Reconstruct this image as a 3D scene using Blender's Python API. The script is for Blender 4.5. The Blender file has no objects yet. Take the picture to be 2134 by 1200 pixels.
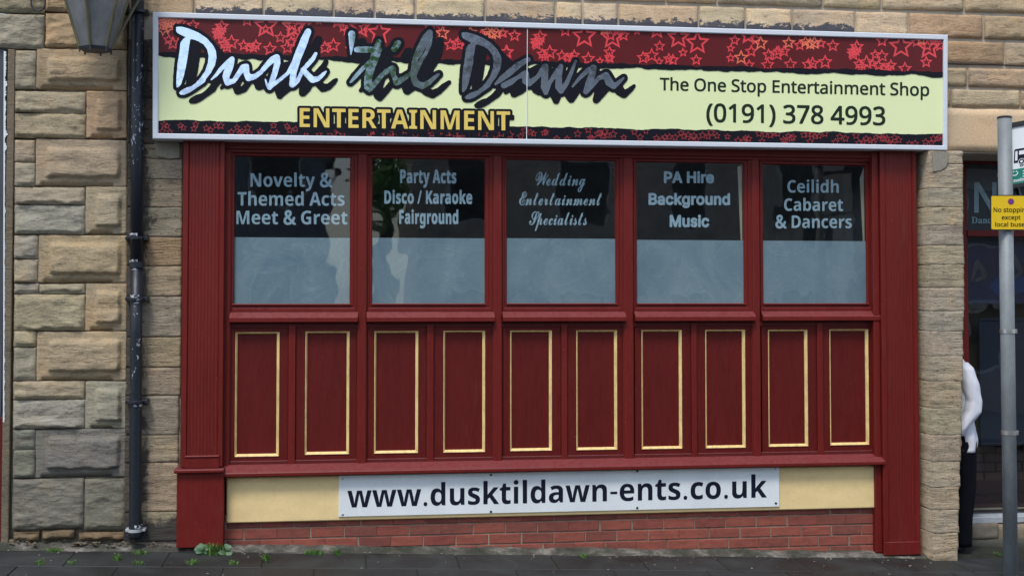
import bpy, bmesh, math, random
from mathutils import Vector, noise, Matrix
random.seed(7)
SC = bpy.context.scene
COL = SC.collection
R = math.radians

# ------------------------------------------------------------------ camera
F_PX = 2600.0; YAW = R(7.56); PITCH = R(2.0)
CX, CY, IW, IH = 1067.0, 522.0, 2134.0, 1200.0
DIST = 8.68
CAMP = Vector((0.0, -DIST, 1.86))
Fv = Vector((math.sin(YAW)*math.cos(PITCH), math.cos(YAW)*math.cos(PITCH), math.sin(PITCH)))
Rv = Vector((math.cos(YAW), -math.sin(YAW), 0.0))
Uv = Rv.cross(Fv)
cam = bpy.data.cameras.new("camera"); cam_o = bpy.data.objects.new("camera", cam); COL.objects.link(cam_o)
cam.sensor_fit = 'HORIZONTAL'; cam.sensor_width = 36.0; cam.lens = F_PX/IW*36.0
cam.shift_y = (CY-IH/2)/IW; cam.clip_start = .05; cam.clip_end = 3000
M = Matrix((Rv, Uv, -Fv)).transposed().to_4x4(); M.translation = CAMP
cam_o.matrix_world = M
SC.camera = cam_o

# ------------------------------------------------------------------ light
world = bpy.data.worlds.new("World"); SC.world = world; world.use_nodes = True
wn = world.node_tree; wn.nodes.clear()
wo = wn.nodes.new('ShaderNodeOutputWorld'); wb = wn.nodes.new('ShaderNodeBackground')
sk = wn.nodes.new('ShaderNodeTexSky'); sk.sky_type = 'NISHITA'; sk.sun_disc = False
SUN_EL = R(60); SUN_AZ = R(28)          # azimuth measured from the street side (-Y) towards the left (-X)
sk.sun_elevation = SUN_EL; sk.sun_rotation = R(180)+SUN_AZ
sk.air_density = 1.0; sk.dust_density = 0.8; sk.ozone_density = 1.0
hs = wn.nodes.new('ShaderNodeHueSaturation'); hs.inputs['Saturation'].default_value = .68
wn.links.new(sk.outputs[0], hs.inputs['Color']); wn.links.new(hs.outputs[0], wb.inputs[0])
wb.inputs[1].default_value = 0.135
wn.links.new(wb.outputs[0], wo.inputs[0])
sun = bpy.data.lights.new("sun", 'SUN'); sun.energy = 1.45; sun.angle = R(14); sun.color = (1.0, .95, .88)
sun_o = bpy.data.objects.new("sun", sun); COL.objects.link(sun_o)
sd = Vector((-math.sin(SUN_AZ)*math.cos(SUN_EL), -math.cos(SUN_AZ)*math.cos(SUN_EL), math.sin(SUN_EL)))
sun_o.rotation_euler = sd.to_track_quat('Z', 'Y').to_euler()
vs = SC.view_settings; vs.view_transform = 'Standard'; vs.look = 'None'; vs.gamma = 1.0; vs.use_curve_mapping = False
vs.exposure = 0.76

# ------------------------------------------------------------------ measuring helpers
def W(px, py, y=0.0):
    """the point of the plane Y=y that the photograph shows at pixel (px,py)"""
    d = Fv + Rv*((px-CX)/F_PX) - Uv*((py-CY)/F_PX)
    t = (y-CAMP.y)/d.y
    return CAMP + d*t
def X(px, y=0.0, py=613): return W(px, py, y).x
def Z(py, px, y=0.0): return W(px, py, y).z
WL = {}
def wloc(o): return WL.get(o, Vector((0, 0, 0)))
def smooth_angle(me, on): 
    if on:
        for p in me.polygons: p.use_smooth = True
def link(name, me, mat, parent=None, col=None, kind=None, smooth=False, label=None):
    n = len(me.vertices)
    if n:
        lo = Vector((min(v.co.x for v in me.vertices), min(v.co.y for v in me.vertices), min(v.co.z for v in me.vertices)))
        hi = Vector((max(v.co.x for v in me.vertices), max(v.co.y for v in me.vertices), max(v.co.z for v in me.vertices)))
        c = (lo+hi)/2
        me.transform(Matrix.Translation(-c))
    else: c = Vector((0, 0, 0))
    o = bpy.data.objects.new(name, me); COL.objects.link(o)
    if mat:
        for m in (mat if isinstance(mat, (list, tuple)) else [mat]): me.materials.append(m)
    if parent: o.parent = parent
    o.location = c - wloc(parent) if parent else c
    WL[o] = c
    if col: o.color = (col[0], col[1], col[2], 1)
    if kind: o['kind'] = kind
    if label: o['label'] = label
    smooth_angle(me, smooth)
    return o
def tag(o, label, cat, group=None):
    o['label'] = label; o['category'] = cat
    if group: o['group'] = group
    return o
def thing(name, loc, label, cat, group=None):
    o = bpy.data.objects.new(name, None); COL.objects.link(o); o.location = loc; WL[o] = Vector(loc)
    o.empty_display_size = .1
    return tag(o, label, cat, group)
class MB:
    def __init__(s): s.v = []; s.f = []; s.m = []
    def add(s, vs_, fs, mi=0):
        b = len(s.v); s.v += [tuple(q) for q in vs_]; s.f += [tuple(b+i for i in f) for f in fs]; s.m += [mi]*len(fs)
    def box(s, x0, x1, z0, z1, yf, yb, ch=0.003, mi=0):
        """box whose street face is at yf, chamfered round that face"""
        c = min(ch, (x1-x0)*.45, (z1-z0)*.45)
        if c <= 0:
            vs_ = [(x0,yb,z0),(x1,yb,z0),(x1,yb,z1),(x0,yb,z1),(x0,yf,z0),(x1,yf,z0),(x1,yf,z1),(x0,yf,z1)]
            s.add(vs_, [(3,2,1,0),(4,5,6,7),(0,1,5,4),(1,2,6,5),(2,3,7,6),(3,0,4,7)], mi); return
        vs_ = [(x0,yb,z0),(x1,yb,z0),(x1,yb,z1),(x0,yb,z1)]
        vs_ += [(x0,yf+c,z0),(x1,yf+c,z0),(x1,yf+c,z1),(x0,yf+c,z1)]
        vs_ += [(x0+c,yf,z0+c),(x1-c,yf,z0+c),(x1-c,yf,z1-c),(x0+c,yf,z1-c)]
        s.add(vs_, [(3,2,1,0),(8,9,10,11),(0,1,5,4),(1,2,6,5),(2,3,7,6),(3,0,4,7),(4,5,9,8),(5,6,10,9),(6,7,11,10),(7,4,8,11)], mi)
    def ring(s, o, i, yf, yb, bev=.004, yi=None, mi=0):
        """picture-frame ring: o,i=(x0,x1,z0,z1); inner edge bevelled back to yi"""
        if yi is None: yi = yf+bev
        def rect(r, y, e=0): return [(r[0]+e,y,r[2]+e),(r[1]-e,y,r[2]+e),(r[1]-e,y,r[3]-e),(r[0]+e,y,r[3]-e)]
        L = [rect(o, yb), rect(o, yf+.002), rect(o, yf, .002), rect(i, yf, -bev), rect(i, yi), rect(i, yb)]
        vs_ = [p for q in L for p in q]; fs = []
        for k in range(5):
            for j in range(4):
                a = k*4+j; b = k*4+(j+1) % 4
                fs.append((a, b, b+4, a+4))
        for j in range(4):
            a = j; b = (j+1) % 4; fs.append((b, a, 20+a, 20+b))
        s.add(vs_, fs, mi)
    def tube(s, pts, rad, n=12, cap=True, mi=0):
        pts = [Vector(p) for p in pts]; rings = []
        rr = rad if isinstance(rad, (list, tuple)) else [rad]*len(pts)
        up = None; vs_ = []
        for k, p in enumerate(pts):
            d = (pts[min(k+1, len(pts)-1)]-pts[max(k-1, 0)]).normalized()
            if up is None:
                up = Vector((0, 0, 1)) if abs(d.z) < .9 else Vector((0, 1, 0))
            a = d.cross(up).normalized(); b = a.cross(d).normalized(); up = b
            for j in range(n):
                t = 2*math.pi*j/n; vs_.append(p+(a*math.cos(t)+b*math.sin(t))*rr[k])
        fs = []
        for k in range(len(pts)-1):
            for j in range(n):
                fs.append((k*n+j, (k+1)*n+j, (k+1)*n+(j+1) % n, k*n+(j+1) % n))
        if cap:
            fs.append(tuple(range(n))); fs.append(tuple((len(pts)-1)*n+j for j in reversed(range(n))))
        s.add(vs_, fs, mi)
    def prism(s, poly, axis_a, axis_b, mi=0):
        """poly: list of Vector for one end, shifted by axis_b-axis_a"""
        n = len(poly); d = Vector(axis_b)-Vector(axis_a)
        vs_ = [Vector(p) for p in poly]+[Vector(p)+d for p in poly]
        fs = [tuple(range(n)), tuple(reversed(range(n, 2*n)))]+[((i+1) % n, i, n+i, n+(i+1) % n) for i in range(n)]
        s.add(vs_, fs, mi)
    def mesh(s, name='m'):
        me = bpy.data.meshes.new(name); me.from_pydata(s.v, [], s.f); me.update()
        if any(s.m): me.polygons.foreach_set('material_index', s.m)
        bm = bmesh.new(); bm.from_mesh(me); bmesh.ops.recalc_face_normals(bm, faces=bm.faces); bm.to_mesh(me); bm.free()
        return me
    def build(s, name, mat, parent=None, **k):
        me = s.mesh(name)
        if name == 'pane' and len(me.polygons) == 1 and me.polygons[0].normal.y > 0: me.flip_normals()
        return link(name, me, mat, parent, **k)
def prect(px0, py0, px1, py1, y):
    """world rectangle (x0,x1,z0,z1) of an upright board seen between these pixels"""
    pm = (px0+px1)/2; py = (py0+py1)/2
    return (X(px0, y, py), X(px1, y, py), Z(py1, pm, y), Z(py0, pm, y))
def pbox(mb, px0, py0, px1, py1, yf, yb, ch=.003, mi=0):
    r = prect(px0, py0, px1, py1, yf); mb.box(r[0], r[1], r[2], r[3], yf, yb, ch, mi)

# ------------------------------------------------------------------ materials
def nt(name):
    m = bpy.data.materials.new(name); m.use_nodes = True
    n = m.node_tree; p = n.nodes['Principled BSDF']
    return m, n, p
def N(n, t, **k):
    x = n.nodes.new(t)
    for a, b in k.items():
        if a in x.inputs: x.inputs[a].default_value = b
        else: setattr(x, a, b)
    return x
def L(n, a, b): n.links.new(a, b)
def worldpos(n, scale=(1, 1, 1), rnd=0.0):
    g = N(n, 'ShaderNodeNewGeometry'); mp = N(n, 'ShaderNodeMapping'); mp.inputs['Scale'].default_value = scale
    if rnd:
        oi = N(n, 'ShaderNodeObjectInfo'); mu = N(n, 'ShaderNodeVectorMath', operation='SCALE'); cb = N(n, 'ShaderNodeCombineXYZ')
        L(n, oi.outputs['Random'], cb.inputs[0]); L(n, oi.outputs['Random'], cb.inputs[2]); L(n, cb.outputs[0], mu.inputs[0]); mu.inputs['Scale'].default_value = rnd
        ad = N(n, 'ShaderNodeVectorMath', operation='ADD'); L(n, g.outputs['Position'], ad.inputs[0]); L(n, mu.outputs[0], ad.inputs[1]); L(n, ad.outputs[0], mp.inputs[0])
    else: L(n, g.outputs['Position'], mp.inputs[0])
    return mp.outputs[0]
def noise_n(n, vec, scale, detail=4, rough=.55, dist=0):
    x = N(n, 'ShaderNodeTexNoise'); x.inputs['Scale'].default_value = scale; x.inputs['Detail'].default_value = detail
    x.inputs['Roughness'].default_value = rough; x.inputs['Distortion'].default_value = dist
    L(n, vec, x.inputs['Vector']); return x.outputs['Fac']
def ramp(n, fac, stops):
    r = N(n, 'ShaderNodeValToRGB'); e = r.color_ramp.elements
    while len(e) < len(stops): e.new(.5)
    for i, (p, c) in enumerate(stops):
        e[i].position = p; e[i].color = (c if len(c) == 4 else (*c, 1)) if isinstance(c, tuple) else (c, c, c, 1)
    L(n, fac, r.inputs[0]); return r.outputs[0]
def mix(n, mode, fac, a, b):
    x = N(n, 'ShaderNodeMix', data_type='RGBA', blend_type=mode)
    for s_, v in ((x.inputs[0], fac), (x.inputs[6], a), (x.inputs[7], b)):
        if hasattr(v, 'is_linked') or isinstance(v, bpy.types.NodeSocket): L(n, v, s_)
        elif isinstance(v, tuple): s_.default_value = (*v, 1)
        else: s_.default_value = v
    return x.outputs[2]
def bump(n, p, h, dist=.003, strength=1.0):
    b = N(n, 'ShaderNodeBump'); b.inputs['Distance'].default_value = dist; b.inputs['Strength'].default_value = strength
    L(n, h, b.inputs['Height']); L(n, b.outputs[0], p.inputs['Normal'])
def simple(name, col, rough=.5, metal=0.0, var=.12, vs_=(3, 3, 3), bumpd=0.0, bscale=60, spec=.5):
    m, n, p = nt(name)
    v = worldpos(n, vs_)
    f = noise_n(n, v, 1.7, 5)
    f2 = noise_n(n, worldpos(n), 45, 3)
    c = mix(n, 'MULTIPLY', 1.0, col, ramp(n, f, [(.3, 1-var), (.7, 1+var*.3)]))
    c = mix(n, 'MULTIPLY', .5*min(1, var*5), c, ramp(n, f2, [(.35, .85), (.6, 1.0)]))
    L(n, c, p.inputs['Base Color']); p.inputs['Roughness'].default_value = rough; p.inputs['Metallic'].default_value = metal
    p.inputs['Specular IOR Level'].default_value = spec
    if bumpd: bump(n, p, noise_n(n, worldpos(n), bscale, 4), bumpd)
    return m
def stone_mat(name, streak=9.0, soot=0.0, bump_d=.006, contrast=1.0):
    m, n, p = nt(name)
    oi = N(n, 'ShaderNodeObjectInfo')
    v = worldpos(n, (1, 1, 1), 37.0); vs_ = worldpos(n, (1.0, 1.0, streak/2.2), 37.0)
    big = noise_n(n, v, 3.0, 5, .6, .6); st = noise_n(n, vs_, 9.0, 7, .72, .8); fine = noise_n(n, v, 90, 5, .8)
    c = mix(n, 'MULTIPLY', 1.0, oi.outputs['Color'], ramp(n, big, [(.28, (.76, .76, .76)), (.5, (1, 1, 1)), (.74, (1.14, 1.03, .90))]))
    c = mix(n, 'MULTIPLY', .85*contrast, c, ramp(n, st, [(.30, (.42, .39, .38)), (.45, (.93, .93, .93)), (.7, (1.1, 1.08, 1.04))]))
    c = mix(n, 'MULTIPLY', .8, c, ramp(n, fine, [(.3, (.62, .60, .58)), (.55, (1.04, 1.04, 1.04))]))
    pit = N(n, 'ShaderNodeTexVoronoi'); pit.inputs['Scale'].default_value = 38; L(n, worldpos(n, (1, 1, 2.6), 37.0), pit.inputs['Vector'])
    pr = ramp(n, pit.outputs['Distance'], [(.05, (.45, .42, .4)), (.16, (1, 1, 1))])
    c = mix(n, 'MULTIPLY', .35*contrast, c, pr)
    if contrast > 1.1:
        wp = noise_n(n, worldpos(n, (1, 1, 4.5), 37.0), 17, 4, .6, 1.2)
        c = mix(n, 'MULTIPLY', .9, c, ramp(n, wp, [(.355, (.28, .25, .23)), (.385, (1, 1, 1))]))
    if soot:
        tc = N(n, 'ShaderNodeTexCoord'); sx = N(n, 'ShaderNodeSeparateXYZ'); L(n, tc.outputs['Generated'], sx.inputs[0])
        sn = noise_n(n, worldpos(n, (1, 1, 1.6)), 16, 6, .75, .3)
        a = N(n, 'ShaderNodeMath', operation='MULTIPLY_ADD'); L(n, sx.outputs[2], a.inputs[0]); a.inputs[1].default_value = .75; L(n, sn, a.inputs[2])
        mk = ramp(n, a.outputs[0], [(.62+soot*.22, 1.0), (.655+soot*.22, 0.0)])
        c = mix(n, 'MIX', mk, c, (.085, .083, .095))
    L(n, c, p.inputs['Base Color']); p.inputs['Roughness'].default_value = .92; p.inputs['Specular IOR Level'].default_value = .25
    ad = N(n, 'ShaderNodeMath', operation='MULTIPLY_ADD'); L(n, st, ad.inputs[0]); ad.inputs[1].default_value = 1.6; L(n, fine, ad.inputs[2])
    bump(n, p, ad.outputs[0], bump_d)
    return m
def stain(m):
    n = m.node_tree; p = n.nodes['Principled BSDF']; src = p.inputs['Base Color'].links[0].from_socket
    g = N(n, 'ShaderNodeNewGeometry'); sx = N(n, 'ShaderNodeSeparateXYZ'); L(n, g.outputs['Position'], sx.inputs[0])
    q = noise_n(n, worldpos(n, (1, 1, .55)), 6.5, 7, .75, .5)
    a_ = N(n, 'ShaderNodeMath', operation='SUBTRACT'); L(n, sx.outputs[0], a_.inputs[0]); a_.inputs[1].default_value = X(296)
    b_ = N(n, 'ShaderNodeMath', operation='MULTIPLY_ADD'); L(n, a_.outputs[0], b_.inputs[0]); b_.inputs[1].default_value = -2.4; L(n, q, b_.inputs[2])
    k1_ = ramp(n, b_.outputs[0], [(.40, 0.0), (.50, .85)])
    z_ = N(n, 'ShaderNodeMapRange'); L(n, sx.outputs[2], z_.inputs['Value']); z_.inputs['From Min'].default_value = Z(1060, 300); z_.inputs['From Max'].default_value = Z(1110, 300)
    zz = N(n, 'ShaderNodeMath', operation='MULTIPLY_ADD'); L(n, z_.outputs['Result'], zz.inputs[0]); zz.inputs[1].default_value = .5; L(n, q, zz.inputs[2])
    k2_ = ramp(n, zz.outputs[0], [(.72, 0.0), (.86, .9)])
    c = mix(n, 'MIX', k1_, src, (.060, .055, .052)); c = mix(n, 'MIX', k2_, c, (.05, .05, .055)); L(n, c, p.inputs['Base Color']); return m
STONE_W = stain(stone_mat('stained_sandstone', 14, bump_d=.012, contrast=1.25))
STONE = stone_mat('sandstone', bump_d=.010, contrast=1.08); STONE_S = stone_mat('sooty_sandstone', soot=.55); STONE_P = stone_mat('streaky_sandstone', 14, bump_d=.012, contrast=1.25)
SMOOTH = stone_mat('smooth_sandstone', 3, bump_d=.0015, contrast=.35)
MORTAR = simple('mortar', (.50, .44, .35), .95, var=.3, vs_=(4, 4, 4), bumpd=.006, bscale=50)
MORTAR_D = simple('dirty_mortar', (.33, .285, .215), .95, var=.4, vs_=(4, 4, 4), bumpd=.008, bscale=40)
def paint_mat(name, base, faded, rough=.42, spec=.28):
    """oil-bound paint, chalked and dusty on upward faces"""
    m, n, p = nt(name); p.inputs['Specular IOR Level'].default_value = spec
    g = N(n, 'ShaderNodeNewGeometry'); sx = N(n, 'ShaderNodeSeparateXYZ'); L(n, g.outputs['Normal'], sx.inputs[0])
    f = noise_n(n, worldpos(n, (2, 2, .5)), 2.2, 5, .6); f2 = noise_n(n, worldpos(n, (6, 6, 1.2)), 7, 5, .7)
    up = N(n, 'ShaderNodeMath', operation='MULTIPLY'); L(n, ramp(n, sx.outputs[2], [(.25, 0.0), (.8, 1.0)]), up.inputs[0]); L(n, ramp(n, f2, [(.3, .35), (.65, 1.0)]), up.inputs[1])
    c = mix(n, 'MULTIPLY', 1.0, base, ramp(n, f, [(.3, (.86, .84, .84)), (.7, (1.07, 1.06, 1.05))]))
    c = mix(n, 'MULTIPLY', .28, c, ramp(n, f2, [(.32, (.72, .74, .76)), (.55, (1.04, 1.03, 1.02))]))
    sp = noise_n(n, worldpos(n), 75, 2, .5)
    c = mix(n, 'MIX', ramp(n, sp, [(.76, 0.0), (.78, .55)]), c, (.34, .25, .23))
    gr = noise_n(n, worldpos(n, (1, 1, .25)), 5.5, 6, .75, .4)
    c = mix(n, 'MIX', ramp(n, gr, [(.60, 0.0), (.80, .30)]), c, (.16, .085, .075))
    c = mix(n, 'MIX', up.outputs[0], c, faded)
    L(n, c, p.inputs['Base Color'])
    L(n, ramp(n, f2, [(.3, rough-.08), (.7, rough+.14)]), p.inputs['Roughness'])
    bump(n, p, noise_n(n, worldpos(n, (1, 1, .35)), 70, 4), .0012)
    return m
RED = paint_mat('oxblood_paint', (.155, .0130, .0100), (.185, .042, .045))
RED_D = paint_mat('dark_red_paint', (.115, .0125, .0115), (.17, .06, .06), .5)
REDP = paint_mat('panel_red_paint', (.115, .0070, .0052), (.2, .06, .06), .5)
GOLD = simple('cream_gold_paint', (.90, .66, .27), .45, var=.30, vs_=(20, 20, 6), bumpd=.001)
CREAM = simple('cream_paint', (.90, .685, .33), .55, var=.12, vs_=(2, 2, 5), bumpd=.0008, bscale=50)
WHITE = simple('white_acrylic', (.82, .87, .88), .35, var=.08, vs_=(2.5, 2.5, .7))
ALU = simple('white_frame', (.70, .745, .80), .3, var=.06, vs_=(.5, .5, 3))
INK = simple('black_vinyl', (.012, .012, .018), .35, var=.05, spec=.12)
INKG = simple('dark_green_vinyl', (.02, .032, .02), .4, var=.05, spec=.12)
NAVY = simple('navy_vinyl', (.012, .014, .03), .4, var=.05, spec=.12)
LIME = simple('pale_lime_vinyl', (.85, .92, .50), .3, var=.03, vs_=(1, 1, 1))
MAROON = simple('maroon_vinyl', (.125, .016, .018), .3, var=.08, spec=.2)
STARR = simple('red_star_vinyl', (.88, .062, .075), .3, var=.15)
STARO = simple('orange_star_vinyl', (.95, .19, .10), .3, var=.1)
STARS = simple('small_star_vinyl', (.50, .05, .055), .35, var=.15)
YEL = simple('yellow_vinyl', (.86, .64, .14), .35, var=.06)
def chrome_mat():
    m, n, p = nt('mirror_vinyl'); p.inputs['Metallic'].default_value = 1; p.inputs['Base Color'].default_value = (.52, .60, .74, 1)
    sc = noise_n(n, worldpos(n, (1, 1, 1)), 30, 3)
    L(n, ramp(n, sc, [(.4, .05), (.62, .16)]), p.inputs['Roughness'])
    bump(n, p, noise_n(n, worldpos(n, (1, 1, .8)), 2.6, 2), .004, 1.0)
    return m
CHROME = chrome_mat()
def film_mat(name, col, col2, rough=.35):
    m, n, p = nt(name)
    f = noise_n(n, worldpos(n, (1, 1, .8)), 1.9, 5, .6, 2.0); f2 = noise_n(n, worldpos(n, (1, 1, 1.6)), 2.0, 2, .5, 3.5)
    c = mix(n, 'MIX', ramp(n, f, [(.3, 0.0), (.7, 1.0)]), col, col2)
    c = mix(n, 'MULTIPLY', .5, c, ramp(n, f2, [(.46, (1, 1, 1)), (.49, (1.28, 1.24, 1.2)), (.51, (.9, .92, .93)), (.56, (1, 1, 1))]))
    L(n, c, p.inputs['Base Color']); p.inputs['Roughness'].default_value = rough
    bump(n, p, f, .004)
    return m
FILM = film_mat('frosted_film', (.180, .255, .310), (.295, .370, .390))
FILML = film_mat('etched_vinyl', (.36, .49, .56), (.41, .53, .58))
def glass_mat(name, wav=.0025, tint=(.82, .88, .9)):
    m = bpy.data.materials.new(name); m.use_nodes = True; n = m.node_tree; n.nodes.clear()
    o = N(n, 'ShaderNodeOutputMaterial'); t = N(n, 'ShaderNodeBsdfTransparent'); t.inputs[0].default_value = (*tint, 1)
    g = N(n, 'ShaderNodeBsdfGlossy'); g.inputs['Roughness'].default_value = .015
    fr = N(n, 'ShaderNodeFresnel'); gg = N(n, 'ShaderNodeNewGeometry'); mr = n.nodes.new('ShaderNodeMapRange')
    mr.inputs['To Min'].default_value = 1.75
    mr.inputs['To Max'].default_value = 0.5714
    L(n, gg.outputs['Backfacing'], mr.inputs['Value']); L(n, mr.outputs['Result'], fr.inputs['IOR'])
    mx = N(n, 'ShaderNodeMixShader'); b = N(n, 'ShaderNodeBump'); b.inputs['Distance'].default_value = wav
    L(n, noise_n(n, worldpos(n), 2.2, 2), b.inputs['Height']); L(n, b.outputs[0], g.inputs['Normal'])
    L(n, fr.outputs[0], mx.inputs[0]); L(n, t.outputs[0], mx.inputs[1]); L(n, g.outputs[0], mx.inputs[2]); L(n, mx.outputs[0], o.inputs[0])
    return m
GLASS = glass_mat('window_glass')
DARKROOM = simple('dark_plaster', (.32, .35, .39), .9, var=.3)
def pipe_mat():
    m, n, p = nt('chipped_navy_black_paint')
    f = noise_n(n, worldpos(n, (1, 1, .6)), 42, 4, .7); g = noise_n(n, worldpos(n, (1, 1, .4)), 3.2, 3)
    a = N(n, 'ShaderNodeMath', operation='MULTIPLY_ADD'); L(n, g, a.inputs[0]); a.inputs[1].default_value = .55; L(n, f, a.inputs[2])
    c = mix(n, 'MIX', ramp(n, a.outputs[0], [(.945, 0.0), (.965, 1.0)]), (.010, .013, .021), (.5, .55, .6))
    L(n, c, p.inputs['Base Color']); p.inputs['Roughness'].default_value = .45
    bump(n, p, noise_n(n, worldpos(n), 25, 3), .002)
    return m
PIPE = pipe_mat()
def pipeband_mat():
    m, n, p = nt('flaking_white_paint')
    f = noise_n(n, worldpos(n), 55, 4, .7)
    c = mix(n, 'MIX', ramp(n, f, [(.52, 0.0), (.55, 1.0)]), (.02, .022, .03), (.55, .58, .62))
    L(n, c, p.inputs['Base Color']); p.inputs['Roughness'].default_value = .5
    return m
PIPEW = pipeband_mat()
GALV = simple('galvanised_steel', (.25, .275, .285), .6, metal=.2, var=.25, vs_=(8, 8, 3), bumpd=.001)
STEEL = simple('bright_steel', (.6, .6, .58), .3, metal=.8, var=.2)
BLACK = simple('black_plastic', (.015, .015, .017), .45, var=.1)
BLUED = simple('deep_blue_print', (.006, .012, .06), .5, var=.5, vs_=(2, 2, 2))
NAVYB = simple('navy_board', (.011, .016, .034), .6, var=.25)
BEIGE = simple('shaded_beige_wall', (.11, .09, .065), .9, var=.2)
GREEN = simple('teal_green_vinyl', (.0, .20, .14), .35, var=.05)
YSIGN = simple('yellow_sign_vinyl', (.84, .56, .01), .35, var=.04)
ROUND_R = simple('roundel_red', (.35, .02, .10), .4, var=.05)
ROUND_B = simple('roundel_purple', (.12, .05, .30), .4, var=.05)
def brick_mat():
    m, n, p = nt('red_brick'); oi = N(n, 'ShaderNodeObjectInfo')
    f = noise_n(n, worldpos(n, (1, 1, 3), 11), 9, 5, .65); f2 = noise_n(n, worldpos(n), 70, 4, .7)
    c = ramp(n, oi.outputs['Random'], [(0.0, (.20, .060, .045)), (.3, (.29, .080, .054)), (.6, (.31, .088, .060)), (.85, (.24, .060, .045)), (1.0, (.22, .075, .055))])
    c = mix(n, 'MULTIPLY', .8, c, ramp(n, f, [(.3, (.62, .58, .6)), (.6, (1.1, 1.06, 1.02))]))
    c = mix(n, 'MULTIPLY', .6, c, ramp(n, f2, [(.3, .72), (.6, 1.05)]))
    w = noise_n(n, worldpos(n), 4.5, 6, .7)
    c = mix(n, 'MIX', ramp(n, w, [(.66, 0.0), (.74, .35)]), c, (.33, .25, .21))
    L(n, c, p.inputs['Base Color']); p.inputs['Roughness'].default_value = .85
    bump(n, p, f2, .003); return m
BRICK = brick_mat()
def slab_mat():
    m, n, p = nt('wet_paving'); oi = N(n, 'ShaderNodeObjectInfo')
    f = noise_n(n, worldpos(n), 2.4, 6, .65, .5); f2 = noise_n(n, worldpos(n), 120, 4, .8); moss = noise_n(n, worldpos(n), 5.0, 6, .7)
    c = ramp(n, f, [(.3, (.012, .0135, .014)), (.55, (.025, .028, .028)), (.75, (.044, .047, .045))])
    c = mix(n, 'MULTIPLY', .5, c, ramp(n, f2, [(.3, .55), (.6, 1.1)]))
    c = mix(n, 'MULTIPLY', .5, c, ramp(n, oi.outputs['Random'], [(0.0, .7), (1.0, 1.2)]))
    c = mix(n, 'MIX', ramp(n, moss, [(.56, 0.0), (.72, .5)]), c, (.022, .034, .013))
    L(n, c, p.inputs['Base Color']); L(n, ramp(n, f, [(.35, .45), (.7, .8)]), p.inputs['Roughness'])
    bump(n, p, f2, .003); return m
SLAB = slab_mat()
ASPH = simple('asphalt', (.045, .046, .048), .8, var=.3, bumpd=.004, bscale=150)
SOIL = simple('damp_soil', (.022, .025, .014), .95, var=.5, vs_=(6, 6, 6), bumpd=.01, bscale=60)
def cement_mat():
    m, n, p = nt('rough_cement')
    f = noise_n(n, worldpos(n, (1, 1, 2)), 6, 6, .7); f2 = noise_n(n, worldpos(n), 80, 4, .8)
    c = ramp(n, f, [(.38, (.035, .038, .026)), (.52, (.085, .08, .065)), (.66, (.24, .22, .19))])
    c = mix(n, 'MULTIPLY', .5, c, ramp(n, f2, [(.3, .6), (.6, 1.1)]))
    L(n, c, p.inputs['Base Color']); p.inputs['Roughness'].default_value = .9; bump(n, p, f2, .006); return m
CEMENT = cement_mat()
def leaf_mat(name, a, b):
    m, n, p = nt(name); f = noise_n(n, worldpos(n), 30, 2)
    L(n, mix(n, 'MIX', f, a, b), p.inputs['Base Color']); p.inputs['Roughness'].default_value = .55
    return m
GRASS = leaf_mat('grass_blades', (.035, .095, .012), (.10, .20, .03))
WEED = leaf_mat('weed_leaves', (.05, .12, .05), (.12, .21, .11))
MOSS = leaf_mat('moss', (.04, .09, .01), (.08, .17, .02))
LGLASS = simple('dusty_lantern_glass', (.22, .222, .225), .18, var=.35, vs_=(6, 6, 3))
LGLASS_D = simple('shaded_lantern_glass', (.035, .030, .028), .2, var=.3, vs_=(6, 6, 3))
VERD = simple('tarnished_brass', (.16, .155, .085), .55, metal=.3, var=.35, vs_=(9, 9, 3))
IRON = simple('dark_iron', (.035, .036, .045), .5, var=.3)

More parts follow.
